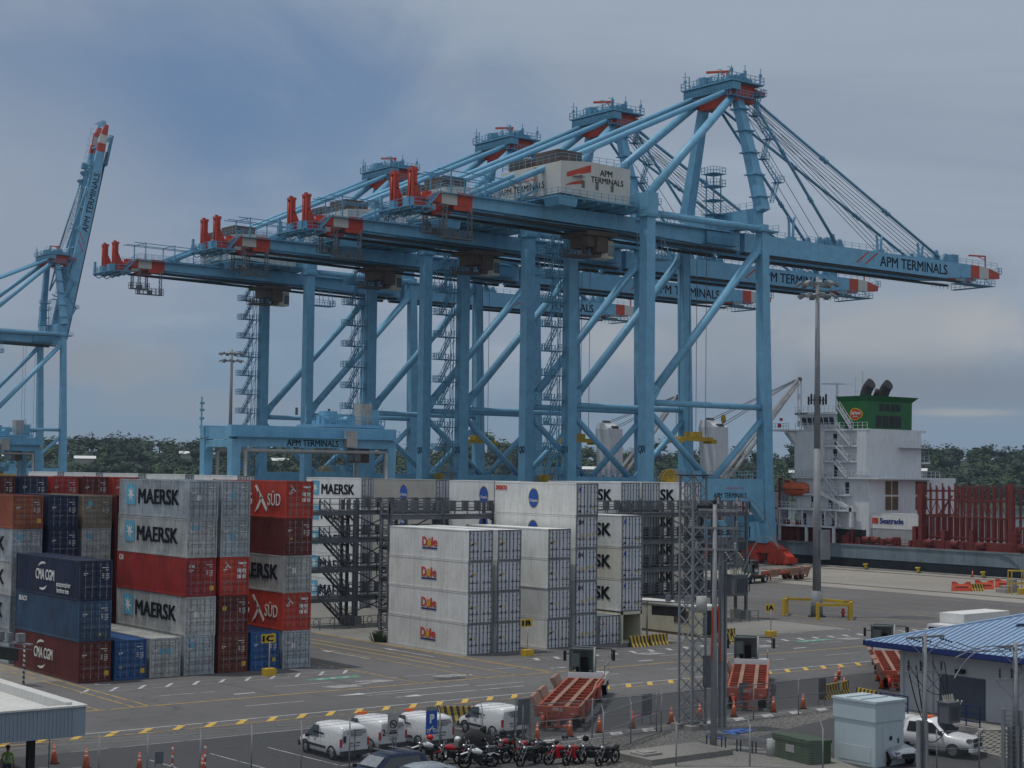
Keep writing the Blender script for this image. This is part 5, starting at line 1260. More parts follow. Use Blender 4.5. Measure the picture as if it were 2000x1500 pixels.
# ================================================================ MASTS, TOWER, POLES
def lampmast(label,x,y,h,scale=1.0,ant=False):
    t=thing('lamp_mast',label,'lamp mast',(x,y,0),0,'tall yard floodlight masts')
    m=MB(); m.tube((0,0,2.6),(0,0,h*.5),.46,14,.36); m.tube((0,0,h*.5),(0,0,h+.6),.36,14,.20); m.tube((0,0,0),(0,0,2.8),.66,14,.60); m.build('pole','pole',t)
    if ant: MB().box(-.1,-1.0,6.2,1.0,-.5,9.4).build('cabinet','steel',t)
    m=MB(); m.tube((0,0,-.0),(0,0,.12),.95,14); m.build('base_plate','dark',t)
    for z,r,n in ((h-.2,1.7,10),(h-1.5,1.5,8)):
        m=MB()
        for k in range(n): 
            a=2*math.pi*k/n; b=2*math.pi*(k+1)/n; m.bar((r*math.cos(a),r*math.sin(a),z),(r*math.cos(b),r*math.sin(b),z),.1); m.bar((0,0,z),(r*math.cos(a),r*math.sin(a),z),.08)
        m.build('lamp_ring','steel',t)
        for k in range(n):
            a=2*math.pi*(k+.3)/n; q=MB(); c,s=math.cos(a),math.sin(a); R=r+.35
            q.prism([(R*c-.3*s-.25*c,R*s+.3*c-.25*s,z+.1),(R*c+.3*s-.25*c,R*s-.3*c-.25*s,z+.1),(R*c+.3*s+.35*c,R*s-.3*c+.35*s,z-.22),(R*c-.3*s+.35*c,R*s+.3*c+.35*s,z-.22)],(0,0,.2)); q.build('floodlight','steel',t)
    if ant:
        m=MB()
        for k in range(6): a=2*math.pi*k/6; m.box(.95*math.cos(a)-.08,.95*math.sin(a)-.08,23.0,.95*math.cos(a)+.08,.95*math.sin(a)+.08,23.9+.25*(k%2)); m.bar((0,0,23.5),(math.cos(a),math.sin(a),23.5),.08)
        m.build('antenna_cluster','dark',t)
    return t
lampmast('tall grey lamp mast standing inside a yellow guard frame in front of the ship',134.6,120.2,36.4,ant=True)
lampmast('distant brownish lamp mast rising behind the left end of the yard gantry',138.0,262.0,36.0)
t=thing('guard_frame','yellow steel guard frame round the foot of the tall lamp mast','guard rail',(134.6,120.0,0))
m=MB()
pts=[(-3.0,-2.6),(0,-4.4),(2.8,-2.2),(2.6,2.4),(0,4.6),(-2.8,2.4)]
for k in range(6):
    a=pts[k]; b=pts[(k+1)%6]; m.bar((a[0],a[1],0),(a[0],a[1],1.9),.28); 
    if k!=5: m.bar((a[0],a[1],1.6),(b[0],b[1],1.6),.22,.3)
m.build('frame','yellow',t)
hy=thing('fire_hydrant','small red fire hydrant beside the foot of the tall lamp mast','hydrant',(136.8,118.4,0))
m=MB(); m.tube((0,0,0),(0,0,.75),.16,10); m.ball((0,0,.8),.18); m.tube((-.28,0,.5),(.28,0,.5),.09,8); m.build('body','red',hy)
# lattice tower
t=thing('lattice_tower','grey steel lattice tower standing on concrete footings in the gravel','tower',(69.1,71.6,0))
hs=.56; H=15.2
for sx,sy in ((-1,-1),(1,-1),(1,1),(-1,1)):
    MB().bar((sx*hs,sy*hs,0.25),(sx*hs,sy*hs,H),.11,.11).build('leg','steel',t)
    MB().box(sx*hs-.35,sy*hs-.35,0,sx*hs+.35,sy*hs+.35,.28).build('footing','conc',t)
for f,(a,b) in enumerate((((-1,-1),(1,-1)),((1,-1),(1,1)),((1,1),(-1,1)),((-1,1),(-1,-1)))):
    m=MB(); n=16
    for k in range(n):
        z0=.3+k*(H-.3)/n; z1=.3+(k+1)*(H-.3)/n
        m.bar((a[0]*hs,a[1]*hs,z0),(b[0]*hs,b[1]*hs,z1),.04); m.bar((b[0]*hs,b[1]*hs,z0),(a[0]*hs,a[1]*hs,z1),.04)
    for z in (H,H-1.9,.5): m.bar((a[0]*hs,a[1]*hs,z),(b[0]*hs,b[1]*hs,z),.09)
    m.build('face_bracing','steel',t)
MB().box(-.75,-.75,H,.85,.75,H+.05).build('top_plate','dark',t)
m=MB(); m.box(-.2,-.9,13.1,1.2,-.5,13.4); m.bar((.6,-.8,13.3),(1.2,-1.0,13.9),.3,.2); m.build('camera','dark',t)
MB().box(.3,-1.0,2.5,.75,-.6,4.4).build('control_box','rack',t)
# twin pole with transformers
def ins(m,p,q,n=4,r=.06):
    p=Vector(p); q=Vector(q); m.bar(p,q,.03)
    for k in range(n): c=p.lerp(q,(k+.5)/n); d=(q-p).normalized()*.03; m.tube(c-d,c+d,r,8)
def wire(m,a,b,sag,r=.022,n=10):
    a=Vector(a); b=Vector(b); pr=a
    for i in range(1,n+1): f=i/n; c=a.lerp(b,f)+Vector((0,0,-sag*4*f*(1-f))); m.bar(pr,c,r*2); pr=c
def xfmr(parent,loc,s=1.0,col='rack'):
    q=MB(off=loc); q.box(-.55*s,-.4*s,0,.55*s,.4*s,1.15*s); q.box(-.6*s,-.45*s,1.15*s,.6*s,.45*s,1.22*s)
    for k in range(8): q.box(-.5*s+k*.13*s,-.46*s,.15*s,-.46*s+k*.13*s,-.4*s,1.0*s)
    o=q.build('transformer_tank',col,parent); q=MB(off=loc)
    for k in range(7): x=(-.45+k*.15)*s; q.tube((x,0,1.2*s),(x-.06*s+.05*s*(k%3),.05,1.62*s),.045*s,6,.03*s)
    for k in range(3): q.tube((.62*s,-.3*s+.3*k*s,1.0*s),(.86*s,-.3*s+.3*k*s,1.25*s),.04*s,6)
    q.build('bushings','cream',o); return o
t=thing('power_pole','tall twin power pole carrying two crossarms and a transformer, beside the lattice tower','power pole',(64.6,65.2,0))
MB().tube((0,0,0),(0,0,13.6),.19,12,.12).build('pole','pole',t)
m=MB(); m.bar((.42,-.1,1.2),(.42,-.1,11.8),.2,.26); m.bar((.66,-.2,1.2),(.66,-.2,11.8),.08,.2); m.build('cable_duct','steel',t)
m=MB(); m.bar((-.4,.9,13.3),(.5,-1.3,13.3),.1,.12); m.bar((-.9,1.2,12.3),(.7,-1.2,12.3),.1,.12); m.bar((-.9,.7,11.1),(.9,-.9,11.1),.1,.12); m.bar((-.9,.7,11.1),(0,0,10),.05); m.bar((.9,-.9,11.1),(0,0,10),.05); m.build('crossarm','steel',t)
m=MB()
for a in ((-.4,.9,13.65),(.5,-1.2,13.65),(.05,-.2,13.65),(-.8,1.1,12.35),(.6,-1.1,12.35),(-.8,.65,11.15),(.8,-.8,11.15)): ins(m,a,(a[0],a[1],a[2]+.35))
for a in ((.9,-.9,11.0),(.3,-.5,11.0)): ins(m,a,(a[0]+.3,a[1]-.2,a[2]-.5))
m.build('insulators','dwhite',t)
xfmr(t,(1.15,-.6,8.6),.92,'rack'); MB().tube((-.6,.4,7.6),(-.6,.4,8.5),.3,10).build('regulator_can','dwhite',t)
m=MB()
for k in range(4):
    a=(.5-.3*k,-1.2+.6*k,13.9); wire(m,a,(1.0+.15*k,-.7,10.2),-.9,.02); wire(m,(-.8+.5*k,.65-.5*k,11.4),(1.3,-.6,10.1),-.5,.018)
wire(m,(.5,-1.2,13.9),(2.4,-2.6,11.2),-1.0,.025); wire(m,(2.4,-2.6,11.2),(1.5,-.8,10.0),-1.2,.025); m.build('jumper_wires','steel',t)
m=MB(); wire(m,(-.2,-.1,7.9),(-.25,0,5.0),.2,.03); wire(m,(.1,-.2,8.0),(.3,-.2,4.9),.15,.03); m.build('red_cable','red',t)
# right hand poles with transformer bank
def hpole(label,x,y,h,tr=True,z0=0):
    t=thing('power_pole',label,'power pole',(x,y,z0))
    MB().tube((0,0,0),(0,0,h),.16,12,.11).build('pole','pole',t)
    m=MB(); m.bar((-.75,.55,h-.25),(.8,-.6,h-.1),.09,.11); m.bar((-.75,.55,h-.3),(0,0,h-1.2),.04); m.bar((.8,-.6,h-.15),(0,0,h-1.2),.04)
    m.bar((-.8,.6,h-1.95),(.75,-.6,h-1.85),.09,.11); m.bar((-.8,.6,h-2),(0,0,h-3.0),.04); m.bar((.75,-.6,h-1.9),(0,0,h-3.0),.04); m.build('crossarm','steel',t)
    m=MB()
    for f in (-.9,-.3,.8): a=(f*.75,-f*.57,h-.2); ins(m,a,(a[0]+.45,a[1]-.45,a[2]-.22),5,.055)
    for f in (-.85,-.2,.9): a=(f*.75,-f*.57,h-1.85); ins(m,a,(a[0],a[1],a[2]+.5),5,.06)
    m.build('insulators','dark',t)
    if tr:
        xfmr(t,(.95,-.75,h-4.4),.85,'rack')
        m=MB()
        for k in range(4): wire(m,(-.7+.5*k,.5-.35*k,h-1.4),(.6+.15*k,-.6,h-3.0),.5-.3*k,.018)
        wire(m,(-.7,.5,h-1.6),(-.1,.1,h-4.2),.25,.022); wire(m,(-.3,.3,h-1.6),(0,.05,h-4.3),.1,.022); wire(m,(1,-.7,h-4.5),(.1,0,h-5.3),.4,.02); m.build('jumper_wires','dark',t)
    m=MB(); m.bar((-.32,.1,-.1),(-.32,.1,h-4.3),.16,.22); m.bar((-.12,-.2,-.1),(-.12,-.2,h-4.3),.08,.2); m.build('cable_duct','steel',t)
    return t
P1=hpole('short power pole with a grey transformer in front of the roller shutter',66.6,52.35,7.45)
P2=hpole('second short power pole at the right edge with a cable ladder at its foot',72.5,51.2,6.8,False)
m=MB()
for k in range(14): m.bar((.1-.2,-.15,.3+k*.25),(-.55,.25,.3+k*.25),.04)
m.bar((-.62,.3,-.1),(-.62,.3,3.4),.12,.2); m.bar((.15,-.2,-.1),(.15,-.2,3.3),.12,.2); m.build('cable_ladder','steel',P2)
m=MB()
for k in range(3): a=(66.6+(-.6+.7*k)+.4,52.35+.45-.5*k-.45,7.05); b=(72.5-.6+.6*k,51.2+.4-.45*k,6.55); wire(m,a,b,.35,.02)
wire(m,(68.2,51.7,6.2),(72.3,51.3,6.5),-.3,.025); wire(m,(68.0,51.6,5.2),(70.2,51.4,6.45),-.4,.022)
o=m.build('overhead_wires','steel'); tag(o,'slack overhead wires strung between the two short power poles','wires')
# electrical cabinet tall
t=thing('switchgear_kiosk','tall pale grey green steel kiosk standing in the right foreground','kiosk',(70.25,56.6,0))
m=MB(); m.box(-2.3,0,0,0,2.8,2.35); m.box(-2.36,-.06,2.35,.06,2.86,3.35); m.box(-2.42,-.12,3.32,.12,2.92,3.44); m.box(-2.3,.9,3.44,-.2,1.0,3.5); m.box(-2.3,1.9,3.44,-.2,2.0,3.5)
m.build('casing','cab',t)
m=MB(); m.box(-1.7,-.03,.3,-.3,0,2.1); m.build('door','cab',t)
m=MB(); m.box(-2.32,.3,.2,-2.3,2.5,1.0); m.build('vent_panel','cab',t)
m=MB(); m.tube((-1.1,-.05,1.45),(-1.1,.0,1.45),.13,10); m.box(-.55,-.06,1.15,-.45,-.03,1.4); m.box(-.5,-.06,.6,-.35,-.03,.75); m.build('handles','dark',t)
m=MB()
for z in (3.25,): 
    for y in (-.1,2.75): m.box(-.06,y,z,.14,y+.14,z+.16)
m.build('lifting_lug','cab',t)
t=thing('pad_transformer','low dark green transformer box with sloping lid on the concrete pad','transformer',(65.6,58.9,0.05),R_(-8))
m=MB(); m.box(-.2,0,0,1.3,3.0,1.05); m.prism([(-.25,-.05,1.05),(1.35,-.05,1.05),(1.35,-.05,1.2),(-.25,-.05,1.28)],(0,3.1,0)); m.build('casing','dkgreen',t)
MB().box(-.215,1.2,.45,-.2,1.9,.85).build('label_plate','dwhite',t)
t=thing('concrete_pit','low concrete chamber with a square hatch at the gravel edge','chamber',(58.3,63.4,0))
MB().box(0,0,0,6.0,3.0,.35).build('slab','slab',t); m=MB(); m.box(.3,.9,.35,1.6,2.0,.47); m.box(.5,1.1,.47,1.4,1.8,.53); m.build('hatch','conc',t)
t=thing('cable_tray','raised galvanised cable tray running from the twin pole to the green transformer','cable tray',(0,0,0))
m=MB(); a=Vector((65.0,66.0,.75)); b=Vector((65.9,62.2,.75)); m.bar(a,b,.4,.08)
m.bar(a+Vector((.2,0,.06)),b+Vector((.2,0,.06)),.05,.14); m.bar(a+Vector((-.2,0,.06)),b+Vector((-.2,0,.06)),.05,.14)
m.build('tray','steel',t); m=MB()
for k in range(5): p=a.lerp(b,k/4); m.bar((p.x-.15,p.y,0),(p.x-.15,p.y,.72),.06); m.bar((p.x+.15,p.y,0),(p.x+.15,p.y,.72),.06)
m.build('trestle_legs','dark',t)
MB().tube((65.9,62.0,0),(65.9,62.0,.95),.32,14).build('drum','dwhite',t)
for i,(x,y,r) in enumerate(((68.4,68.3,.3),(70.4,69.0,.15))):
    m=MB(); 
    for a in range(4):
        for b in range(3): z=[random.uniform(.05,.16) for _ in range(4)]; u,v=-.9+a*.45,-.5+b*.35; m.quad((u,v,z[0]),(u+.45,v,z[1]),(u+.45,v+.35,z[2]),(u,v+.35,z[3]))
    m.box(-.9,-.5,0.012,.9,.55,.05); o=m.build('tarpaulin','tarp'); o.location=(x,y,0); o.rotation_euler=(0,0,r); tag(o,('crumpled blue tarpaulin lying on gravel, nearest the twin pole','flat blue tarpaulin lying on gravel, farther from the twin pole')[i],'tarpaulin',None)
# ================================================================ SIGNS
def bsign(st,x,y,label,side=False):
    t=thing('bay_sign',label,'sign',(x,y,0),0,'yellow bay signs')
    m=MB(); m.prism([(-.42,-.36,0),(.42,-.36,0),(.42,.36,0),(-.42,.36,0)],(0,0,.52)); m.build('base_block','yellow',t)
    MB().tube((0,0,.5),(0,0,2.75),.045,8).build('post','dwhite',t)
    m=MB(); m.box(-.72,-.03,2.4,.45,.0,3.05); m.box(.45,-.03,2.4,.48,.45,3.05); m.build('board','yel2',t); text(st,'ink',t,(-.62,-.03,2.5),(1,0,0),UP,.92,.44,bold=.05)
    return t
bsign('1C',60.0,107.0,'yellow 1C board on a post in front of the blue container')
bsign('1B',84.4,107.1,'yellow 1B board on a post in front of the white reefers')
bsign('1A',114.3,107.8,'yellow 1A board on a post left of the tall lamp mast')
t=thing('no_smoking_sign','white sign board with a round prohibition symbol in front of van 24','sign',(47.75,71.9,0))
MB().tube((0,.03,0),(0,.03,2.5),.035,8).build('post','steel',t); MB().box(-.34,-.02,1.35,.34,0.0,2.55).build('board','dwhite',t)
m=MB()
for k in range(16): a=2*math.pi*k/16; b=2*math.pi*(k+1)/16; m.bar((.2*math.cos(a),-.03,2.0+.2*math.sin(a)),(.2*math.cos(b),-.03,2.0+.2*math.sin(b)),.035)
m.bar((-.14,-.03,2.14),(.14,-.03,1.86),.035); m.bar((-.12,-.03,2.0),(.12,-.03,2.0),.03); m.box(-.25,-.03,1.5,.25,-.022,1.58); m.box(-.2,-.03,1.62,.2,-.022,1.68); m.build('symbol','ink',t)
t=thing('parking_sign','blue parking sign with white P and a motorcycle symbol','sign',(50.2,71.9,0))
MB().tube((0,.03,0),(0,.03,2.6),.035,8).build('post','steel',t); MB().box(-.36,-.02,1.25,.36,0.0,2.5).build('board','trim2',t) if False else MB().box(-.36,-.02,1.25,.36,0.0,2.5).build('board','blueoval',t)
text('P','inkw',t,(-.14,-.02,1.85),(1,0,0),UP,.3,.48,bold=.05)
m=MB()
for cx in (-.2,.2):
    for k in range(10): a=2*math.pi*k/10; b=2*math.pi*(k+1)/10; m.bar((cx+.1*math.cos(a),-.03,1.45+.1*math.sin(a)),(cx+.1*math.cos(b),-.03,1.45+.1*math.sin(b)),.03)
m.bar((-.2,-.03,1.45),(0,-.03,1.6),.05); m.bar((0,-.03,1.6),(.2,-.03,1.45),.05); m.bar((0,-.03,1.6),(.1,-.03,1.68),.04); m.build('symbol','inkw',t)
MB().box(-.36,-.02,2.5,.36,0,2.72).build('grey_strip','steel',t)
t=thing('grey_sign_back','grey blank back of a sign board in front of the rightmost van','sign',(56.75,72.3,0))
MB().box(-.42,-.02,1.15,.42,0.02,2.6).build('board','rack',t); m=MB(); m.bar((-.5,.05,0),(-.5,.05,2.7),.06); m.bar((.5,.05,0),(.5,.05,2.7),.06); m.build('post','steel',t)
for i,(x,y,z,w_,h,l) in enumerate(((36.7,76.5,.35,.45,.6,'small dark board on the left car park fence'),(83.2,73.8,0.6,.7,1.2,'dark grey board by two cones near the right barrier'),(68.0,74.4,.5,.8,1.3,'dark board left of the lattice tower base'),(77.0,75.0,.5,.8,1.3,'dark board behind the middle trailer'))):
    t=thing('fence_board',l,'board',(x,y,0)); MB().box(-w_/2,-.02,z,w_/2,.02,z+h).build('panel','rack',t); m=MB(); m.bar((-w_/2+.05,.05,0),(-w_/2+.05,.05,z+h),.05); m.bar((w_/2-.05,.05,0),(w_/2-.05,.05,z+h),.05); m.build('post','steel',t)
# ================================================================ BARRIERS, CONES
def jersey(L=1.9):
    t=thing('concrete_barrier',None,'barrier'); m=MB()
    m.prism([(-L/2,-.32,0),(-L/2,.32,0),(-L/2,.27,.12),(-L/2,.12,.4),(-L/2,.09,.95),(-L/2,-.09,.95),(-L/2,-.12,.4),(-L/2,-.27,.12)],(L,0,0)); m.build('body','stripe',t); return t
J=jersey()
jl=[(97.3,107.6,-8,'leftmost striped barrier in front of the open ended box'),(99.9,107.9,-8,'striped barrier second from left in front of the open ended box'),(105.6,105.6,-18,'striped barrier behind the lattice tower'),(109.0,108.4,-6,'striped barrier right of the twin pole, near the cream cabin'),(58.3,81.6,-32,'tilted striped barrier at the left of the pair behind the vans'),(59.8,80.5,-32,'tilted striped barrier touching the nose of the rightmost van'),(86.3,76.0,14,'left striped barrier behind the tall kiosk'),(88.2,76.5,14,'right striped barrier behind the tall kiosk'),(184.4,136.2,-30,'striped barrier between two orange plastic barriers on the quay'),(86.6,72.9,80,'striped barrier seen end on beside the warehouse corner')]
for i,(x,y,a,l) in enumerate(jl):
    l='black and yellow '+l
    if i==0: J.location=(x,y,0); J.rotation_euler=(0,0,R_(a)); tag(J,l,None,'black and yellow concrete barriers')
    else: dup(J,l,(x,y,0),R_(a),None,'black and yellow concrete barriers')
def cone():
    t=thing('traffic_cone',None,'traffic cone'); MB().box(-.2,-.2,0,.2,.2,.05).build('base','black',t)
    MB().tube((0,0,.05),(0,0,.95),.17,14,.035).build('body','orange',t)
    m=MB(); m.tube((0,0,.52),(0,0,.64),.098,14,.082); m.tube((0,0,.74),(0,0,.82),.068,14,.057); m.build('reflective_band','inkw',t); return t
K=cone()
cl=[(58.4,73.1,'just right of the rightmost van'),(60.9,73.2,'at the rear ladder of the nearest trailer'),(63.3,73.4,'second to the right of the nearest trailer ladder'),(66.1,73.6,'left of the red drawbar, near the gravel corner'),(69.2,73.5,'immediately left of the lattice tower'),(71.9,73.8,'half hidden behind the lattice tower'),(74.6,73.5,'left of the middle trailer ladder'),(78.2,73.5,'right of the middle trailer ladder'),(80.9,73.4,'beside the small gate post on the right'),(91.3,79.7,'farther of two beside the dark board'),(94.9,82.5,'left of the far right trailer'),(90.0,77.8,'touching the dark board'),(96.7,80.3,'right behind the far right trailer wheel'),(93.5,77.3,'at the far right trailer rear'),(33.1,81.2,'nearest the dark canopy post'),(33.9,79.0,'second from the canopy post'),(35.6,76.4,'third from the canopy post'),(37.8,73.9,'cut off by the bottom edge'),(209.0,155.2,'on the quay edge by a yellow bollard')]
for i,(x,y,l) in enumerate(cl):
    l='orange cone with white bands, '+l
    s=1.08
    if i==0: K.location=(x,y,0); K.scale=(s,s,s); tag(K,l,None,'orange traffic cones')
    else: dup(K,l,(x,y,0),random.uniform(0,1),None,'orange traffic cones',s)
for i,(x,y) in enumerate(((37.0,75.6),(38.5,75.0))):
    t=thing('marker_post',('left','right')[i]+' red and white striped marker post in the empty car park','marker post',(x,y,0)); m=MB()
    m.tube((0,0,0),(0,0,1.3),.05,8); m.build('post','inkr',t); m=MB()
    for z in (.3,.7,1.1): m.tube((0,0,z),(0,0,z+.16),.056,8)
    m.build('band','inkw',t)
def wbar():
    t=thing('plastic_barrier',None,'barrier'); m=MB()
    m.prism([(-1,-.28,0),(-1,.28,0),(-1,.22,.35),(-1,.08,.75),(-1,-.08,.75),(-1,-.22,.35)],(2,0,0)); m.box(-1,-.1,.7,-.65,.1,1.02); m.box(.65,-.1,.7,1,.1,1.02); m.bar((-.7,0,.96),(-.35,0,.76),.16); m.bar((.7,0,.96),(.35,0,.76),.16); m.build('body','red3',t); 
    MB().box(-.7,-.235,.42,.7,-.19,.5).build('slot','dark',t); return t
M['red3']=paint('orange_red_plastic',(.60,.085,.04),.5,.1,.1)
Wb=wbar()
for i,(x,y,l) in enumerate(((182.3,137.2,'left'),(188.3,137.9,'middle'),(193.4,138.3,'right'))):
    lb_='orange red plastic water barrier on the quay, %s of three'%l
    if i==0: Wb.location=(x,y,0); Wb.rotation_euler=(0,0,R_(-38)); Wb.scale=(1.25,)*3; tag(Wb,lb_,None,'plastic barriers on the quay')
    else: dup(Wb,lb_,(x,y,0),R_(-38),None,'plastic barriers on the quay',1.25)
for i,(y,l) in enumerate(((176.4,'next to the tall lamp mast'),(165.8,'below the white container on the ship'),(153.5,'beside a lone cone'))):
    t=thing('bollard','yellow mooring bollard on the quay edge, '+l,'bollard',(210.0-.7,y,.2),0,'yellow mooring bollards'); m=MB(); m.tube((0,0,0),(0,0,.5),.3,12,.22); m.build('post','yellow',t); m=MB(); m.tube((0,0,.5),(0,0,.75),.25,12,.42); m.bar((-.5,0,.62),(.4,0,.66),.3,.2); m.build('head','yel2',t)
t=thing('concrete_blocks','stack of grey concrete blocks between plastic barriers on the quay','block stack',(186.2,132.6,0)); m=MB(); m.box(-1.6,-.8,0,1.6,.8,.5); m.box(-.8,-.7,.5,1.5,.7,.9); m.box(.4,-.5,.9,1.3,.5,1.7); m.build('blocks','conc',t)
t=thing('steel_cage','yellow and rust framed steel cage at the right end of the quay','cage',(184.9,129.0,0),R_(-38)); m=MB()
for x in (-2,-.2,2):
    for y in (-.8,.8): m.bar((x,y,0),(x,y,3.1),.12)
for y in (-.8,.8): m.bar((-2,y,3.1),(2,y,3.1),.12); m.bar((-2,y,1.4),(2,y,1.4),.1)
for x in (-2,2): m.bar((x,-.8,3.1),(x,.8,3.1),.12)
m.build('frame','yellow',t); MB().box(-.9,-.5,0,.3,.5,.8).build('box','yellow',t)
# ================================================================ LANE CAMERA GATES
for i,(x,y,h,l) in enumerate(((42.3,112.8,2.9,'grey camera gate with a dark screen at the left container lane'),(104.2,110.5,3.4,'grey camera gate in front of the cream cabin'))):
    t=thing('camera_gate',l,'camera gate',(x,y,0)); m=MB(); 
    pa,pb=(-.9,2.6),(.5,-2.0)
    m.tube((pa[0],pa[1],0),(pa[0],pa[1],h),.08,8); m.build('post','steel',t); MB().tube((pb[0],pb[1],0),(pb[0],pb[1],h),.08,8).build('post','stripebw',t)
    m=MB(); m.bar((-1.6,4.6,h),(.75,-2.7,h),.25,.12); m.bar((-1.6,4.6,h-.35),(.75,-2.7,h-.35),.12,.06); m.build('beam','steel',t)
    m=MB()
    for f,s in ((.1,.5),(.35,.3),(.55,.35)): m.cbox((.5-1.4*f,-2.0+4.4*f,h+.4),(s,s*1.2,.6))
    m.build('camera_housing','steel',t); MB().bar((-.75,2.1,h-.8),(.3,-1.3,h-.8),.08,.9).build('screen','dark',t)
# ================================================================ FENCES
m_,t_,b_,o_=newmat('chain_link'); M['chain']=m_
pos=t_.new('ShaderNodeNewGeometry').outputs['Position']; sp=t_.new('ShaderNodeSeparateXYZ'); t_.l.new(pos,sp.inputs[0])
u=t_.math('ADD',sp.outputs[0],sp.outputs[1]); 
f1=t_.math('FRACT',t_.math('MULTIPLY',t_.math('ADD',u,sp.outputs[2]),11)); f2=t_.math('FRACT',t_.math('MULTIPLY',t_.math('SUBTRACT',u,sp.outputs[2]),11))
f=t_.math('MAXIMUM',t_.math('LESS_THAN',f1,.10),t_.math('LESS_THAN',f2,.10))
tr=t_.new('ShaderNodeBsdfTransparent'); mx=t_.new('ShaderNodeMixShader'); t_.l.new(f,mx.inputs[0]); t_.l.new(tr.outputs[0],mx.inputs[1]); t_.l.new(b_.outputs[0],mx.inputs[2]); t_.l.new(mx.outputs[0],o_.inputs[0])
b_.inputs['Base Color'].default_value=(.22,.23,.24,1); b_.inputs['Metallic'].default_value=.3
def fence(label,pts,h=2.15,barb=True,sp_=2.9,mid=False):
    t=thing('chain_link_fence',label,'fence',(0,0,0)); pan=MB(); rails=MB()
    for a,b in zip(pts,pts[1:]):
        a=Vector((a[0],a[1],0)); b=Vector((b[0],b[1],0)); n=max(1,round((b-a).length/sp_))
        pan.quad(a+Vector((0,0,.05)),b+Vector((0,0,.05)),b+Vector((0,0,h)),a+Vector((0,0,h)))
        rails.bar(a+Vector((0,0,.06)),b+Vector((0,0,.06)),.04)
        if mid: rails.bar(a+Vector((0,0,h*.55)),b+Vector((0,0,h*.55)),.045); rails.bar(a+Vector((0,0,h)),b+Vector((0,0,h)),.045)
        for k in range(n+1):
            if k==n and b!=Vector((pts[-1][0],pts[-1][1],0)): continue
            p=a.lerp(b,k/n); m=MB(); m.tube(p,p+Vector((0,0,h+.1)),.04,8); 
            if barb: m.bar(p+Vector((0,0,h+.05)),p+Vector((.12,.32,h+.42)),.045)
            m.build('post','pole',t)
        if barb:
            for q in (.12,.26,.4): rails.bar(a+Vector((.1*q*3,.28*q*2.4,h+q*.9)),b+Vector((.1*q*3,.28*q*2.4,h+q*.9)),.014)
    pan.build('wire_mesh','chain',t); rails.build('wires','steel',t); return t
fence('long chain link fence with bent post tops across the bottom of the car park',[(26,74.6),(30,74.2),(34.6,73.4),(42.2,71.8),(56.7,72.3)])
fence('chain link fence along the gravel edge behind the orange cones',[(56.9,72.4),(66.3,71.7),(82.9,71.9)],2.2,False,4.3,True)
fence('chain link fence running across the gravel in front of the lattice tower',[(58.6,67.6),(62.3,69.5),(66.5,71.5)],2.2,True,3.2,True)
fence('chain link fence in front of the white pickup at the bottom right',[(70.2,54.4),(74.4,52.2),(78.5,50.2)],2.0,False,2.2,True)
fence('chain link fence from the concrete pad toward the green transformer',[(59.3,62.6),(62.5,60.4),(65.0,57.6)],2.1,True,3.0)
# ================================================================ BUILDINGS
t=thing('warehouse','white block warehouse with blue hipped roof and grey roller shutter','warehouse',(82.3,0,0))
m=MB(); m.box(0,40,.8,14,66.5,4.55); m.build('wall','wall',t)
m=MB(); m.box(-.08,57.9,.8,-.0,58.25,4.5); m.box(-.1,66.25,.8,.0,66.5,4.5); m.box(-.1,64.0,.8,0,64.25,4.5); m.build('pilaster','wall',t)
m=MB(); m.box(-.05,60.2,.82,.0,63.55,3.25)
for k in range(22): m.box(-.075,60.22,.85+k*.11,-.05,63.53,.91+k*.11)
m.build('roller_shutter','shutter',t)
m=MB(); m.box(-.45,61.6,3.45,-.05,62.1,3.7); m.build('wall_lamp','dark',t)
m=MB(); 
ex,ey=-1.6,68.0; a=(ex,ey,4.95); b=(ex,38,4.95); r0=(7.0,59.8,7.2); r1=(7.0,38,7.2); c_=(15.6,68,4.95); d_=(15.6,38,4.95)
m.quad(a,r0,r1,b); m.poly(a,c_,r0); m.quad(c_,d_,r1,r0); m.build('roof_sheeting','roofblue',t)
m=MB()
for k in range(74):
    y=67.6-k*.4; 
    if y<=59.8: z1=7.2; x1=7.0
    else: f=(68-y)/8.2; z1=4.95+2.25*f; x1=ex+(7.0-ex)*f
    m.bar((ex,y,4.99),(x1-.02,y,z1+.03),.05,.05)
m.build('roof_ribs','roofblue',t)
m=MB(); m.bar(a,(7.0,59.8,7.24),.4,.08); m.bar((7,59.8,7.24),(7,38,7.24),.5,.1); m.bar((3.5,60.5,6.4),(7.2,53,7.3),.9,.06); m.build('ridge_cap','roofblue',t)
m=MB(); m.box(ex-.12,38,4.66,ex,68.1,4.97); m.box(ex-.12,68.0,4.66,15.7,68.12,4.97); m.box(ex,38,4.6,-.0,68,4.66); m.build('gutter','trimblue',t)
m=MB(); m.tube((-.9,57.2,4.5),(-.9,57.2,4.0),.13,8); m.build('downpipe','dwhite',t)
t=thing('loading_platform','concrete loading platform in front of the roller shutter','platform',(0,0,0))
m=MB(); m.box(79.5,57.6,0,82.3,66.6,.8); m.box(80.6,45,0,82.3,57.6,.8); m.build('deck','conc',t)
for i,(ya,yb) in enumerate(((66.0,63.9),(60.6,58.7))):
    m=MB(); 
    for f in (0,.5,1): y=ya+(yb-ya)*f; m.bar((79.7,y,.8),(79.7,y,2.0),.06)
    for z in (1.1,1.55,2.0): m.bar((79.7,ya,z),(79.7,yb,z),.06)
    o=m.build('safety_railing','trimblue'); tag(o,('dark blue railing on the platform left of the roller shutter','dark blue railing on the platform right of the roller shutter')[i],'railing')
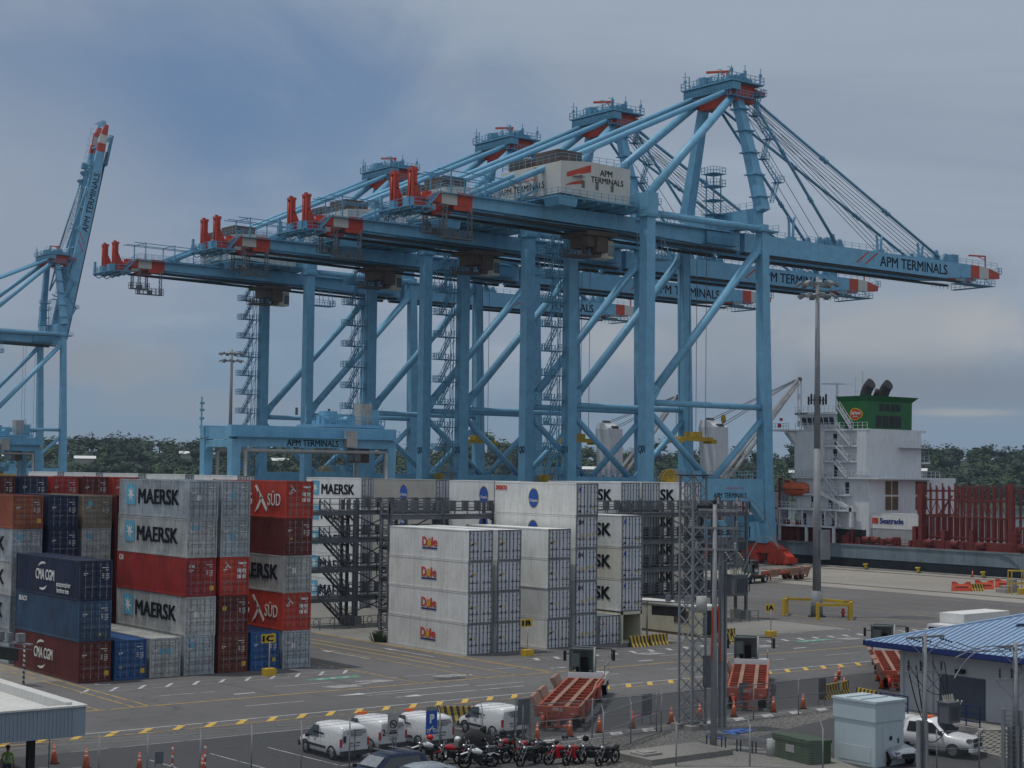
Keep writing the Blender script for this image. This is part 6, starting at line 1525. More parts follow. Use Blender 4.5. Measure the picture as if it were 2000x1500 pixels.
# grass block slope
m_,t_,b_,o_=newmat('grass_block_paving'); M['grassblock']=m_
pos=t_.new('ShaderNodeTexCoord').outputs['Object']; sp=t_.new('ShaderNodeSeparateXYZ'); t_.l.new(pos,sp.inputs[0])
row=t_.math('FLOOR',t_.math('MULTIPLY',sp.outputs[1],2.6)); fx=t_.math('FRACT',t_.math('ADD',t_.math('MULTIPLY',sp.outputs[0],2.6),t_.math('MULTIPLY',row,.5))); fy=t_.math('FRACT',t_.math('MULTIPLY',sp.outputs[1],2.6))
hole=t_.math('MULTIPLY',t_.math('MULTIPLY',t_.math('GREATER_THAN',fx,.35),t_.math('GREATER_THAN',fy,.4)),1)
t_.set(b_.inputs['Base Color'],t_.mix(hole,(.21,.20,.18,1),(.035,.04,.02,1))); b_.inputs['Roughness'].default_value=.9
m=MB(); m.quad((79.5,58.2,.78),(76.3,57.2,.03),(74.8,50.0,.03),(80.6,50,.8)); o=m.build('paved_slope','grassblock'); tag(o,'concrete grass block slope between the parked pickup and the warehouse platform','paved slope',kind='structure')
m=MB(); m.bar((76.3,57.2,.1),(74.8,50,.1),.3,.25); m.bar((79.4,58.3,.8),(76.2,57.3,.1),.2,.12); m.build('slope_kerb','conc')['kind']='structure'
# canopy at lower left
t=thing('canopy','flat roofed white canopy with grey fascia at the lower left corner','canopy',(0,0,0))
m=MB(); m.box(10,70.9,4.1,30.1,100,4.2); m.build('roof_deck','roofw',t)
m=MB(); m.box(10,70.7,3.1,30.25,70.85,4.42)
for k in range(110): m.box(10+k*.18,70.66,3.12,10.06+k*.18,70.7,4.36)
m.box(30.12,70.85,3.1,30.27,100,4.42); m.build('fascia','fascia',t)
m=MB(); m.box(29.4,70.95,4.2,29.7,100,4.62); m.box(10,70.6,4.42,30.3,71.05,4.5); m.box(29.68,71.05,4.42,30.3,100,4.5); m.build('parapet','roofw',t)
for x,y in ((28.7,73.2),(28.7,86)): MB().box(x-.16,y-.16,0,x+.16,y+.16,4.1).build('post','dark',t)
m=MB(); m.box(27.6,71.8,.0,28.6,72.4,1.0); o=m.build('low_cabinet','rack'); tag(o,'grey low cabinet beside the worker in the yellow vest','cabinet')
# box truck behind warehouse
t=thing('box_truck','white box truck partly hidden behind the blue roofed warehouse','truck',(118.0,88.5,0),R_(3))
m=MB(); m.box(0,0,1.1,7.0,2.5,3.4); m.build('cargo_box','white',t); m=MB(); m.box(-2.0,.1,.7,-.15,2.4,2.5); m.build('cab','white_car',t); m=MB(); m.box(-2.03,.25,1.6,-1.9,2.25,2.3); m.build('windscreen','glass',t)
for x in (-1.2,5.2):
    for y in (.1,2.1): MB().tube((x,y,.48),(x,y+.3,.48),.48,14).build('wheel','black',t)
m=MB(); m.bar((-2.1,-.2,1.6),(-2.1,-.2,2.3),.15,.2); m.build('mirror','dark',t)
# ================================================================ VEHICLES  (local: front = +Y, wheels on z=0)
def wheel(t,x,y,r,w_=.22,rim='alloy',name='wheel',tw='black'):
    s=-1 if x<0 else 1
    m=MB(); n=20
    prof=[(0,.62),(.0,.93),(.2,1.0),(.8,1.0),(1.0,.93),(1.0,.62)]
    rings=[[(x-s*w_*a,y+r*b*math.cos(2*math.pi*i/n),r+r*b*math.sin(2*math.pi*i/n)) for i in range(n)] for a,b in prof]
    m.loft(rings,caps=False); o=m.build(name,tw,t)
    m=MB(); m.tube((x-s*.03,y,r),(x-s*(w_-.02),y,r),r*.63,16)
    for k in range(5):
        a=2*math.pi*k/5; m.bar((x-s*.015,y,r),(x-s*.015,y+r*.56*math.cos(a),r+r*.56*math.sin(a)),.05,r*.2)
    m.tube((x,y,r),(x-s*.05,y,r),r*.16,10); m.build('rim',rim,o); return o
def body(t,st,mat,name='body',arch=None):
    """st rows: y, z_bottom, half width low, z_belt, half width belt, z_top, half width top"""
    m=MB(); rings=[]
    for (y,zb,wl,zm,wm,zt,wt) in st:
        rings.append([(-wl*.93,y,zb),(-wl,y,zb+.12),(-wm,y,(zb+zm)/2),(-wm*.995,y,zm),(-(wt+wm*.06),y,zm+(zt-zm)*.55),(-wt,y,zt-.03*(zt>zm+.1)),(-wt*.72,y,zt+.0),(0,y,zt+.03),(wt*.72,y,zt),(wt,y,zt-.03*(zt>zm+.1)),(wt+wm*.06,y,zm+(zt-zm)*.55),(wm*.995,y,zm),(wm,y,(zb+zm)/2),(wl,y,zb+.12),(wl*.93,y,zb)])
    m.loft(rings); return m.build(name,mat,t)
def car(t,kind,paintm):
    if kind=='van':
        L=4.4; st=[(-2.2,.42,.80,.95,.84,1.62,.70),(-2.12,.34,.86,.98,.90,1.76,.76),(-1.6,.3,.88,1.0,.905,1.82,.78),(-.3,.28,.88,1.0,.905,1.83,.77),(.45,.28,.88,1.0,.90,1.78,.73),(.75,.28,.88,1.0,.90,1.62,.70),(1.35,.28,.88,.98,.89,1.12,.74),(1.45,.3,.88,.96,.88,1.06,.72),(1.95,.34,.84,.82,.84,.92,.64),(2.16,.4,.74,.66,.76,.76,.56),(2.2,.45,.66,.6,.68,.66,.5)]
        wy=(-1.35,1.35); r=.33
    elif kind=='suv':
        st=[(-2.2,.48,.78,.92,.82,1.3,.66),(-2.12,.4,.86,.98,.89,1.5,.68),(-1.7,.36,.88,1.0,.91,1.62,.68),(-.4,.34,.88,.99,.91,1.66,.67),(.25,.34,.88,.98,.90,1.6,.65),(1.05,.34,.88,.98,.90,1.03,.72),(1.9,.4,.86,.86,.87,.93,.66),(2.15,.46,.8,.7,.8,.8,.6),(2.24,.5,.7,.62,.72,.7,.52)]
        wy=(-1.35,1.38); r=.36
    elif kind=='car':
        st=[(-2.1,.42,.74,.85,.78,1.0,.62),(-1.95,.34,.82,.92,.86,1.25,.6),(-1.2,.3,.86,.92,.88,1.47,.6),(-.2,.28,.86,.91,.88,1.5,.6),(.35,.28,.86,.9,.88,1.42,.58),(1.15,.28,.86,.9,.87,.96,.66),(1.85,.34,.83,.78,.84,.84,.6),(2.1,.42,.72,.62,.74,.68,.5)]
        wy=(-1.25,1.3); r=.32
    b=body(t,st,paintm)
    for x in (-.9,.9):
        for y in wy: wheel(t,x*(.99 if kind!='car' else .97),y,r)
    a=MB()
    for s in (-1,1):
        for y in wy:
            for k in range(9):
                p=math.pi*k/9; q=math.pi*(k+1)/9; R=r+.07; a.bar((s*.905,y+R*math.cos(p),r+R*math.sin(p)),(s*.905,y+R*math.cos(q),r+R*math.sin(q)),.05,.09)
    a.build('wheel_arch_trim','black' if kind!='car' else paintm,t)
    g=MB()
    if kind=='van':
        for s in (-1,1):
            X=lambda z: s*(.915 if z<1.03 else .905-(z-1.0)*.17)
            g.poly(*[(X(z)+s*.02,y,z) for y,z in ((.0,1.04),(1.22,1.04),(1.18,1.12),(.62,1.62),(.08,1.66))][::s])
        g.poly((-.66,.80,1.61),(.66,.80,1.61),(.74,1.36,1.16),(-.74,1.36,1.16)); g.build('window','glass',t)
        m=MB()
        for s in (-1,1): m.box(s*.9-.02,-.75,.52,s*.9+.04*s if s>0 else s*.9-.04,.95,.66) if False else m.cbox((s*.915,.1,.6),(.05,1.7,.13))
        m.box(-.86,-2.26,.32,.86,-2.12,.56); m.box(-.84,2.1,.32,.84,2.24,.6); m.build('bumper','dark',t)
        m=MB()
        for s in (-1,1): m.cbox((s*.83,-2.17,.98),(.12,.1,.42))
        m.build('tail_light','bikered',t)
        m=MB(); m.box(-.01,-2.235,.5,.01,-2.2,1.65); m.box(-.3,-2.24,.78,.3,-2.2,.8); m.box(.1,-2.25,.93,.32,-2.2,.97); m.box(-.32,-2.25,.93,-.1,-2.2,.97); m.build('door_seams','dark',t)
        m=MB(); 
        for s in (-1,1): m.cbox((s*.912,.35,.9),(.03,.16,.04)); m.cbox((s*.9,-.2,1.15),(.012,.02,.8)); m.cbox((s*.9,1.15,.8),(.012,.02,.5))
        m.build('side_trim','dark',t)
    else:
        if kind=='suv': side=((-1.75,1.05),(-1.65,1.45),(.15,1.5),(.85,1.05)); f=((-.6,.33,1.53),(.6,.33,1.53),(.7,.98,1.09),(-.7,.98,1.09)); bk=((-.6,-2.0,1.45),(.6,-2.0,1.45),(.72,-2.17,1.05),(-.72,-2.17,1.05))
        else: side=((-1.55,.98),(-1.2,1.34),(.2,1.36),(.95,.98)); f=((-.54,.42,1.37),(.54,.42,1.37),(.64,1.08,1.02),(-.64,1.08,1.02)); bk=((-.54,-1.35,1.42),(.54,-1.35,1.42),(.66,-1.9,1.0),(-.66,-1.9,1.0))
        for s in (-1,1): g.poly(*[(s*(.925-(z-.98)*.42),y,z) for y,z in side][::s])
        g.poly(*[(x,y+.03,z+.03) for x,y,z in f]); g.poly(*[(x,y-.04,z+.02) for x,y,z in bk[::-1]]); g.build('window','glass',t)
        m=MB()
        for s in (-1,1): m.cbox((s*.64,2.14 if kind=='suv' else 2.0,.74),(.3,.12,.14))
        m.build('headlight','chrome',t); m=MB(); m.box(-.42,2.18,.5,.42,2.26,.72) if kind=='suv' else m.box(-.4,2.04,.42,.4,2.12,.58); m.build('grille','dark',t)
        m=MB()
        for s in (-1,1): m.cbox((s*.7,-2.15 if kind=='suv' else -2.02,.95),(.2,.1,.22))
        m.build('tail_light','bikered',t)
    m=MB()
    for s in (-1,1): m.cbox((s*1.0,.95 if kind!='van' else 1.0,1.02),(.2,.12,.16))
    m.build('wing_mirror','black',t)
    return t
def van():
    t=thing('delivery_van',None,'van'); car(t,'van','white_car')
    text('APM TERMINALS','ink',t,(-.905,.55,1.22),(0,-1,0),UP,1.15,.12,bold=.01); 
    for k,(z,w_) in enumerate(((1.55,.95),(1.43,1.1),(1.31,.7))): text(('MANTENIMIENTO','EN PROCESO DE SER','RETIRADO')[k],'rack',t,(-w_/2+.1,-2.2-.03,z-.0),(1,0,0),UP,w_,.085,bold=0)
    return t
V=van()
vl=[(46.35,75.6,0,'1','first white van, partly behind the fence with no sign over it'),(49.3,76.4,0,'24','second white van, numbered 24, behind the no smoking sign'),(52.1,75.9,0,'19','third white van, numbered 19, behind the blue parking sign'),(57.5,76.3,0,'','rightmost white van, nose against the striped barriers')]
vans=[V]+[copy_tree(V) for _ in vl[1:]]
for v,(x,y,a,n,l) in zip(vans,vl):
    v.location=(x,y,0); v.rotation_euler=(0,0,R_(a)); tag(v,l,None,'white service vans')
    if n: text(n,'ink',v,(-.72,-2.235,1.0),(1,0,0),UP,.17*len(n)+(.12 if len(n)>1 else 0),.34,bold=.02,spacing=1.3,name='fleet_number')
for i in (1,2):
    q=MB(); q.cbox((-.3,.45,1.88),(.5,.2,.12)); q.build('amber_beacon','orange',vans[i])
t=thing('suv','dark blue car with roof bars and a silver sunshade, cut off by the bottom edge','car',(43.7,66.6,0),R_(97)); car(t,'suv','navy_car')
m=MB(); 
for y in (-1.0,0.0): m.bar((-.75,y,1.76),(.75,y,1.76),.07,.04)
m.build('roof_bar','steel',t); m=MB(); m.poly((-.55,.40,1.54),(.55,.40,1.54),(.64,.98,1.15),(-.64,.98,1.15)); m.build('sunshade','chrome',t)
t=thing('car','silver car roof just above the bottom edge beside the dark blue car','car',(43.8,63.9,0),R_(93)); car(t,'car','silver_car')
t=thing('car','silver car with dark windscreen parked between the kiosk and the white pickup','car',(70.0,57.9,0),R_(180-12)); car(t,'suv','silver_car')
def pickup():
    t=thing('pickup_truck','white pickup with orange beacon parked below the loading platform','pickup',(74.2,58.0,0),R_(180+14),sc=1.07)
    st=[(-2.55,.6,.84,1.0,.9,1.08,.84),(-1.05,.55,.88,1.05,.92,1.1,.86),(-1.0,.5,.88,1.08,.92,1.6,.72),(-.8,.45,.88,1.08,.92,1.8,.7),(.35,.45,.88,1.06,.92,1.82,.68),(.6,.45,.88,1.06,.92,1.72,.68),(1.3,.45,.9,1.04,.92,1.16,.78),(2.2,.5,.9,.98,.9,1.04,.74),(2.5,.55,.86,.8,.86,.9,.7),(2.6,.6,.74,.72,.76,.8,.62)]
    body(t,st,'white_car')
    for x in (-.94,.94):
        for y in (-1.55,1.65): wheel(t,x,y,.39,.27)
    g=MB()
    for s in (-1,1): g.poly(*[(s*(.935-(z-1.06)*.3),y,z) for y,z in ((-.85,1.16),(-.78,1.66),(.5,1.68),(1.12,1.18))][::s])
    g.poly((-.64,.72,1.70),(.64,.72,1.70),(.74,1.3,1.22),(-.74,1.3,1.22)); g.build('window','glass',t)
    m=MB(); m.box(-.45,2.54,.85,.45,2.64,1.02); m.box(-.5,2.56,.6,.5,2.66,.78); m.build('grille','dark',t)
    m=MB()
    for s in (-1,1): m.cbox((s*.7,2.46,.95),(.32,.2,.16))
    m.build('headlight','chrome',t); m=MB(); m.box(-.9,2.5,.42,.9,2.7,.6); m.build('bumper','white_car',t)
    m=MB()
    for s in (-1,1): m.cbox((s*1.03,1.05,1.22),(.22,.12,.18))
    m.build('wing_mirror','dark',t); MB().box(-.35,-.1,1.83,.35,.15,1.92).build('amber_beacon','orange',t)
    m=MB(); m.box(-.82,-2.5,1.05,.82,-1.1,1.75); m.build('cargo_canopy','white_car',t)
pickup()
# terminal tractors with skeletal trailers : local +Y forward, origin at trailer rear
def tractor_trailer(flaps=True):
    t=thing('terminal_tractor',None,'tractor and trailer')
    m=MB()
    for x in (-.5,.5): m.box(x-.1,0,.95,x+.1,14.0,1.45)
    m.build('main_beam','redw',t)
    m=MB()
    for k in range(11): y=.25+k*1.35; m.box(-1.2,y-.07,1.2,1.2,y+.07,1.42)
    for x in (-1.22,1.22): m.box(x-.06,.2,1.15,x+.06,14,1.4)
    m.build('cross_members','redw',t)
    M.setdefault('rubbed',paint('rubbed_pale_red_steel',(.27,.155,.115),.6,.15,.3,.2))
    m=MB()
    for x in (-.5,.5): m.box(x-.13,0.05,1.45,x+.13,13.9,1.465)
    m.box(-1.25,0.2,1.42,-1.1,7.5,1.44) if not flaps else None
    m.build('wear_strips','rubbed',t)
    m=MB()
    sides=(-1,1)
    for k in (0.3,3.4,9.5):
        for s in sides:
            if s>0: continue
            m.prism([(s*1.22,k,1.2),(s*1.55,k,1.95),(s*1.85,k,1.85),(s*1.45,k,1.1)],(0,2.4,0)); m.box(min(s*1.2,s*1.45),k,.75,max(s*1.2,s*1.45),k+2.4,1.2)
    m.build('guide_flap','rubbed',t)
    m=MB(); m.box(1.24,.2,1.4,1.34,7.4,1.47); m.bar((1.28,7.4,1.44),(1.28,9.2,1.75),.1); m.box(1.24,9.2,1.7,1.34,13.6,1.76); m.build('side_rail','rubbed',t)
    m=MB()
    for k in (.6,3.6,6.2,9.6): m.box(1.22,k,.6,1.36,k+1.6,1.38)
    m.build('side_panel','redw',t)
    m=MB(); m.box(-1.25,-.12,.98,1.25,0.05,1.45); m.prism([(-1.25,-.1,.98),(1.25,-.1,.98),(.5,-.1,.62),(-.5,-.1,.62)],(0,.12,0)); m.build('rear_bumper','redw',t)
    m=MB()
    for x in (-.62,.12): m.bar((x,-.3,.25),(x,-.15,1.4),.07)
    for z in (.3,.6,.9,1.2): m.bar((-.62,-.28,z),(.12,-.28,z),.06)
    m.bar((-.9,-.2,.25),(.75,-.2,.25),.09); m.build('rear_ladder','redw',t)
    MB().tube((-.85,-.25,.35),(-.85,-.25,.95),.11,10).build('fire_extinguisher','red',t)
    m=MB(); 
    for x in (-.95,.9): m.box(x-.1,-.14,1.0,x+.1,-.12,1.08)
    m.box(-.3,-.14,1.15,.3,-.12,1.38); m.build('plate','dwhite',t)
    for y in (1.9,3.3):
        for x in (-1.22,1.22): wheel(t,x,y,.5,.52,'redw')
    m=MB(); m.box(-.15,9.3,.1,.0,9.5,1.0); m.box(.3,9.3,.1,.45,9.5,1.0); m.build('landing_legs','redw',t)
    # tractor
    m=MB(); m.box(-.6,11.5,.55,.6,17.4,.9); m.box(-1.2,16.2,.5,1.2,17.5,1.25); m.build('tractor_frame','dark',t)
    MB().box(-1.22,14.15,1.15,1.22,14.3,1.75).build('white_headboard','white_car',t)
    m=MB(); m.box(.35,15.0,1.0,1.25,17.3,1.5); m.box(.5,14.6,.9,1.25,15.4,1.35); m.build('engine_cover','white_car',t)
    for y in (12.8,):
        for x in (-1.2,1.2): wheel(t,x,y,.52,.5,'white')
    for x in (-1.2,1.2): wheel(t,x,16.4,.5,.34,'white')
    # cab (offset left)
    x0,x1,y0,y1,z0,z1=-1.2,.35,14.9,16.7,1.3,3.15
    m=MB()
    for x in (x0,x1):
        for y in (y0,y1): m.bar((x,y,z0),(x,y,z1),.1)
    m.bar((x0,(y0+y1)/2,z0),(x0,(y0+y1)/2,z1),.07); m.bar(((x0+x1)/2-.1,y0,z0),((x0+x1)/2-.1,y0,z1),.06)
    m.box(x0-.05,y0-.05,z1,x1+.05,y1+.05,z1+.1); m.box(x0,y0,z0-.05,x1,y1,z0+.25); m.bar((x0+.1,y0-.1,z1+.25),(x1+.15,y0-.1,z1+.2),.06); m.bar((x0+.1,y0-.1,z1),(x0+.1,y0-.1,z1+.25),.05); m.build('cab_frame','cabgrn',t)
    m=MB(); m.box(x0+.35,y0+.5,z0+.2,x1-.35,y0+1.1,z0+.85); m.box(x0+.3,y0+.45,z0+.8,x1-.35,y0+.6,z0+1.35); m.build('seat','black',t)
    m=MB(); m.box(x0+.03,y1-.05,z0+.3,x1-.03,y1,z1-.05); m.box(x0+.04,y0-.0,z0+.75,(x0+x1)/2-.15,y0+.03,z1-.2); m.build('cab_glass','glassl',t)
    m=MB()
    m.bar((x1,y1-.3,z1),(x1+1.15,y1-.3,z1),.06); m.bar((x1+1.15,y1-.3,z1),(x1+1.15,y1-.3,z1-.75),.06); m.box(x1+1.2,y1-.35,z1-.8,x1+1.4,y1-.25,z1-.05)
    m.bar((x0,y1-.3,z1-.4),(x0-.5,y1-.3,z1-.4),.05); m.box(x0-.65,y1-.35,z1-.9,x0-.45,y1-.25,z1-.2); m.build('mirror','dark',t)
    m=MB(); m.rail([(.5,14.7,1.45),(1.2,14.7,1.45),(1.2,17.2,1.45)],.75,.9,.04); m.tube((x1+.15,y0-.1,1.0),(x1+.15,y0-.1,3.4),.07,8); m.build('handrail','dwhite',t)
    return t
M['cabgrn']=paint('cab_dark_green_grey',(.06,.08,.075),.5,.1,.15)
T=tractor_trailer(); ang=R_(-47)
for i,(x,y,l) in enumerate(((61.6,75.2,'white cabbed tractor with rusty red trailer nearest the vans'),(77.2,74.9,'white cabbed tractor with red trailer behind the twin power pole'),(93.6,75.6,'white cabbed tractor with red trailer partly behind the warehouse'),)):
    o=T if i==0 else copy_tree(T); o.location=(x,y,0); o.rotation_euler=(0,0,ang); tag(o,l,None,'terminal tractors with red trailers')
o=copy_tree(T); o.location=(182.4,165.9,0); o.rotation_euler=(0,0,R_(104)); tag(o,'distant tractor with red trailer standing sideways on the quay',None,'terminal tractors with red trailers')
# ================================================================ MOTORCYCLES (local +Y forward)
def moto(col,scoot=False,enduro=False):
    t=thing('motorcycle',None,'motorcycle')
    for y in (-.66,.70):
        m=MB(); n=18; r=.31
        for i in range(n):
            a=2*math.pi*i/n; b=2*math.pi*(i+1)/n
            m.tube((0,y+r*math.cos(a),r+r*math.sin(a)),(0,y+r*math.cos(b),r+r*math.sin(b)),.052,6,caps=False)
        for k in range(6): a=math.pi*k/3; m.bar((0,y,r),(0,y+.28*math.cos(a),r+.28*math.sin(a)),.02)
        m.tube((-.06,y,r),(.06,y,r),.07,8); m.build('wheel','black',t)
    m=MB(); m.tube((0,.42,.82),(0,-.1,.38),.03,6); m.tube((0,.42,.82),(0,-.35,.66),.035,6); m.tube((0,-.35,.62),(0,-.1,.36),.03,6); m.tube((.08,-.66,.31),(.08,-.12,.38),.03,6); m.tube((-.08,-.66,.31),(-.08,-.12,.38),.03,6); m.tube((0,-.3,.66),(0,-.8,.78),.03,6)
    m.box(-.14,-.18,.3,.14,.22,.58); m.build('frame_and_engine','dark',t)
    m=MB()
    for s in (-1,1): m.tube((s*.09,.42,.86),(s*.09,.70,.31),.026,6)
    m.tube((-.36,.3,.98),(0,.42,.92),.018,5); m.tube((.36,.3,.98),(0,.42,.92),.018,5); m.tube((-.36,.3,.98),(-.24,.33,.97),.03,6); m.tube((.36,.3,.98),(.24,.33,.97),.03,6); m.bar((-.3,.36,.98),(-.36,.4,1.16),.012); m.bar((.3,.36,.98),(.36,.4,1.16),.012); m.cbox((-.37,.41,1.18),(.12,.03,.07)); m.cbox((.37,.41,1.18),(.12,.03,.07)); m.build('fork_and_handlebar','steel',t)
    m=MB(); rings=[]
    for y,w_,z0,z1 in ((.40,.06,.76,.86),(.28,.14,.68,.93),(.08,.15,.64,.94),(-.1,.11,.62,.84),(-.18,.06,.64,.78)):
        rings.append([(w_*math.cos(a),y,(z0+z1)/2+(z1-z0)/2*math.sin(a)) for a in [2*math.pi*k/10 for k in range(10)]])
    m.loft(rings); m.build('fuel_tank',col,t)
    m=MB(); m.prism([(-.12,-.14,.76),(-.12,-.5,.76),(-.09,-.86,.84),(-.09,-.84,.76),(-.12,-.5,.68),(-.12,-.14,.70)],(.24,0,0)); m.build('seat','black',t)
    m=MB(); m.bar((0,.5,.66 if not enduro else .78),(0,.92,.56 if not enduro else .66),.12,.03); m.bar((0,-.6,.72),(0,-1.0,.58),.13,.03); m.prism([(-.13,-.35,.7),(-.13,-.75,.74),(-.13,-.5,.56)],(.26,0,0))
    if scoot: m.prism([(-.2,.48,.92),(-.24,.38,.35),(-.18,.1,.3),(-.16,.3,.8)],(.42,0,0))
    m.build('mudguards',col,t)
    m=MB(); m.ball((0,.52,.86),.1,8,6); m.build('headlight','chrome',t)
    m=MB(); m.tube((.14,.1,.32),(.16,-.75,.40),.045,8); m.build('exhaust','chrome',t)
    m=MB(); m.bar((-.05,-.1,.3),(-.28,-.12,.02),.025); m.build('side_stand','dark',t)
    return t
def helmet(x,y,z,mat): 
    h=MB(); h.ball((x,y,z),.16,12,8,(1,1.1,.95)); return h
M['bikeblue']=paint('motorcycle_blue_black',(.03,.035,.05),.3,.05,.05)
bk={'r':moto('bikered'),'k':moto('bikeblue'),'w':moto('white_car',enduro=True),'s':moto('bikered',scoot=True)}
protos=list(bk.values()); seen=set()
bl=[(49.7,71.3,'w',70,'white enduro motorcycle at the left end of the row, below the parking sign'),(50.2,70.0,'r',70,'red motorcycle with black seat second from the left, near the row end'),(51.2,69.4,'k',70,'black motorcycle with mirrors in the left group'),(52.0,68.6,'k',88,'dark motorcycle with a silver exhaust at the bottom edge'),(52.9,71.1,'k',78,'black motorcycle carrying a rear rack, below the rightmost van'),(53.7,70.0,'r',112,'red tank motorcycle right of the covered one'),(54.2,69.0,'r',112,'red and white off road motorcycle mid row'),(55.0,68.3,'k',88,'black motorcycle leaning right of mid row'),(55.0,66.9,'s',88,'bright red scooter facing the camera'),(55.6,66.4,'s',104,'red scooter second from the right end'),(56.4,66.0,'k',78,'black motorcycle beside the gravel'),(56.9,65.3,'k',104,'last black motorcycle of the row at the right'),(50.7,68.3,'w',70,'white fronted motorcycle at the bottom edge'),(53.4,67.5,'k',104,'black motorcycle in the near row, centre')]
for i,(x,y,k,a,l) in enumerate(bl):
    p=bk[k]
    if k in seen: o=copy_tree(p)
    else: o=p; seen.add(k)
    bl[i]=(o,x,y,a,l)
for i,(o,x,y,a,l) in enumerate(bl):
    o.location=(x,y,0); o.rotation_euler=(0,R_(random.uniform(-8,-3)),R_(a)); o.scale=(1.08,)*3; tag(o,l,None,'parked motorcycles')
for i,(x,y,z,mt,l) in enumerate(((49.5,71.0,1.28,'bikered','red helmet on the left end motorcycle'),(51.9,69.5,1.2,'black','black helmet on a motorcycle left of the covered one'),(52.6,70.5,1.45,'black','black helmet on the motorcycle in front of the rightmost van'),(54.0,70.6,1.2,'dark','dark helmet on the red tank motorcycle'),(55.9,67.6,1.2,'bikeblue','glossy dark helmet above the gravel edge'),(56.5,66.6,1.2,'black','black helmet on the scooter at the right'),(51.0,70.6,1.1,'white_car','white helmet in the left group'))):
    t=thing('helmet',l,'helmet',(x,y,z),random.uniform(0,6),'motorcycle helmets'); MB().ball((0,0,0),.17,12,8,(1,1.12,.95)).build('shell',mt,t); q=MB(); q.ball((0,.06,-.0),.15,10,6,(.9,.95,.45)); q.build('visor','glass',t)
m=MB(); rr=random.Random(9); rings=[]
for y,w_,h in ((-1.0,.15,.75),(-.8,.3,1.0),(-.2,.38,1.35),(.35,.42,1.5),(.75,.35,1.1),(1.0,.2,.75)):
    rings.append([(w_*math.cos(a)*(1+rr.uniform(-.12,.12)),y,max(.15,h/2+.1+h/2*math.sin(a)*(1+rr.uniform(-.08,.08)))) for a in [2*math.pi*k/14 for k in range(14)]])
m.loft(rings); o=m.build('covered_motorcycle','cover'); o.location=(52.3,70.6,0); o.rotation_euler=(0,0,R_(60)); tag(o,'motorcycle draped in a black cover near the rightmost van','motorcycle')
m=MB(); m.bar((37.5,73.2,.08),(45,71.0,.08),.18,.14); 
for i,(a,b,c,d,l) in enumerate(((40.6,72.0,42.4,71.5,'low striped wheel stop at the left of the dark blue car'),(54.4,73.6,55.8,73.5,'low black kerb strip behind the vans'),)):
    m=MB(); m.bar((a,b,.07),(c,d,.07),.16,.12); o=m.build('wheel_stop','stripe'); tag(o,l,'wheel stop')
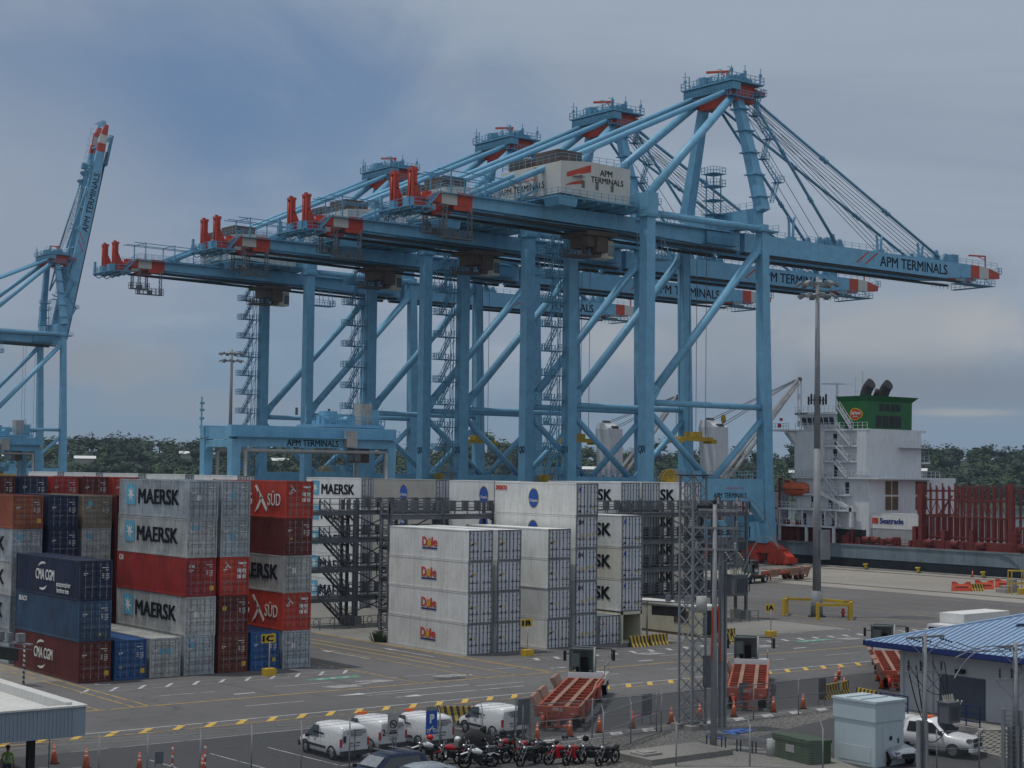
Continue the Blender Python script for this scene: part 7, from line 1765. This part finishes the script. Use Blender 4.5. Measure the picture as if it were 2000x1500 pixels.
# ================================================================ PEOPLE
def person(top='hiviz',low='navycloth',arm=.1,cap='navycloth',name='person'):
    t=thing('person',None,'person')
    V_=[(0,0,.95),(0,0,1.15),(0,.01,1.38),(0,0,1.48),(0,.02,1.56),(-.10,0,.92),(-.12,.02,.50),(-.12,-.02,.08),(-.12,.12,.04),(.10,0,.92),(.12,-.02,.50),(.12,-.04,.08),(.12,.10,.04),(-.20,0,1.42),(-.27,-.02,1.14),(-.25,.12,.92),(.20,0,1.42),(.27,-.02,1.14),(.25,.12,.92),(-.25,.16,.84),(.25,.16,.84)]
    E_=[(0,1),(1,2),(2,3),(3,4),(0,5),(5,6),(6,7),(7,8),(0,9),(9,10),(10,11),(11,12),(2,13),(13,14),(14,15),(2,16),(16,17),(17,18),(15,19),(18,20)]
    rad=[(.15,.11),(.14,.10),(.16,.11),(.06,.06),(.055,.055),(.095,.095),(.068,.068),(.045,.045),(.04,.035),(.095,.095),(.068,.068),(.045,.045),(.04,.035),(.065,.065),(.05,.05),(.036,.036),(.065,.065),(.05,.05),(.036,.036),(.03,.02),(.03,.02)]
    me=bpy.data.meshes.new('person_body'); me.from_pydata(V_,E_,[]); o=bpy.data.objects.new('tmpb',me); COL.objects.link(o)
    md=o.modifiers.new('s','SKIN'); md.use_smooth_shade=True; md2=o.modifiers.new('u','SUBSURF'); md2.levels=2; md2.render_levels=2
    if not me.skin_vertices: o.data.attributes
    for i,sv in enumerate(me.skin_vertices[0].data): sv.radius=rad[i]; sv.use_root=(i==0)
    bpy.context.view_layer.update(); dg=bpy.context.evaluated_depsgraph_get(); nm=bpy.data.meshes.new_from_object(o.evaluated_get(dg)); bpy.data.objects.remove(o)
    nm.materials.clear()
    for k in (low,top,'skin'): nm.materials.append(M[k])
    for p in nm.polygons:
        c=p.center; p.use_smooth=True
        p.material_index=0 if c.z<.98 and abs(c.x)<.22 else (2 if (c.z>1.5 or (abs(c.x)>.2 and c.z<.98)) else 1)
    b=bpy.data.objects.new('body',nm); COL.objects.link(b); b.parent=t
    MB().ball((0,.02,1.66),.105,12,9,(.86,1.0,1.18)).build('head','skin',t)
    m=MB(); m.ball((0,.0,1.72),.115,12,6,(.95,1.05,.75)); m.box(-.07,.08,1.70,.07,.2,1.72); m.build('cap',cap,t)
    m=MB(); 
    for s in (-1,1):
        m.box(s*.26-.05,.12,.76,s*.26+.03,.2,.84)
        for k in range(4): m.bar((s*.26-.045+.025*k,.17,.78),(s*.26-.045+.025*k,.19,.70),.02)
    m.build('hands','skin',t)
    m=MB(); m.box(-.17,-.135,1.08,.17,-.12,1.13); 
    for s in (-1,1): m.box(s*.09-.025,-.14,1.08,s*.09+.025,-.125,1.4)
    m.build('reflective_tape','inkw',t)
    return t
p=person(); p.location=(29.15,77.2,0); p.rotation_euler=(0,0,R_(-40)); p.scale=(1.04,)*3; tag(p,'worker in a yellow green vest and dark cap seen from behind at the canopy')
dup(p,'worker in a yellow vest standing in the steel cage on the quay',(186.4,129.2,.3),R_(120))
dup(p,'crew member in a yellow vest on the lower side deck of the ship',(214.4,196.4,6.6),R_(80))
# ================================================================ HAZE (closed box round everything)
hm=bpy.data.materials.new('thin_sea_haze'); hm.use_nodes=True; nt=hm.node_tree; nt.nodes.clear()
ho=nt.nodes.new('ShaderNodeOutputMaterial'); hv=nt.nodes.new('ShaderNodeVolumePrincipled'); nt.links.new(hv.outputs[0],ho.inputs['Volume'])
hv.inputs['Color'].default_value=(.62,.76,.95,1); hv.inputs['Density'].default_value=.00008; hv.inputs['Anisotropy'].default_value=.2
M['haze']=hm
o=MB().box(-320,-220,-8,1520,1520,140).build('haze','haze'); o['kind']='stuff'
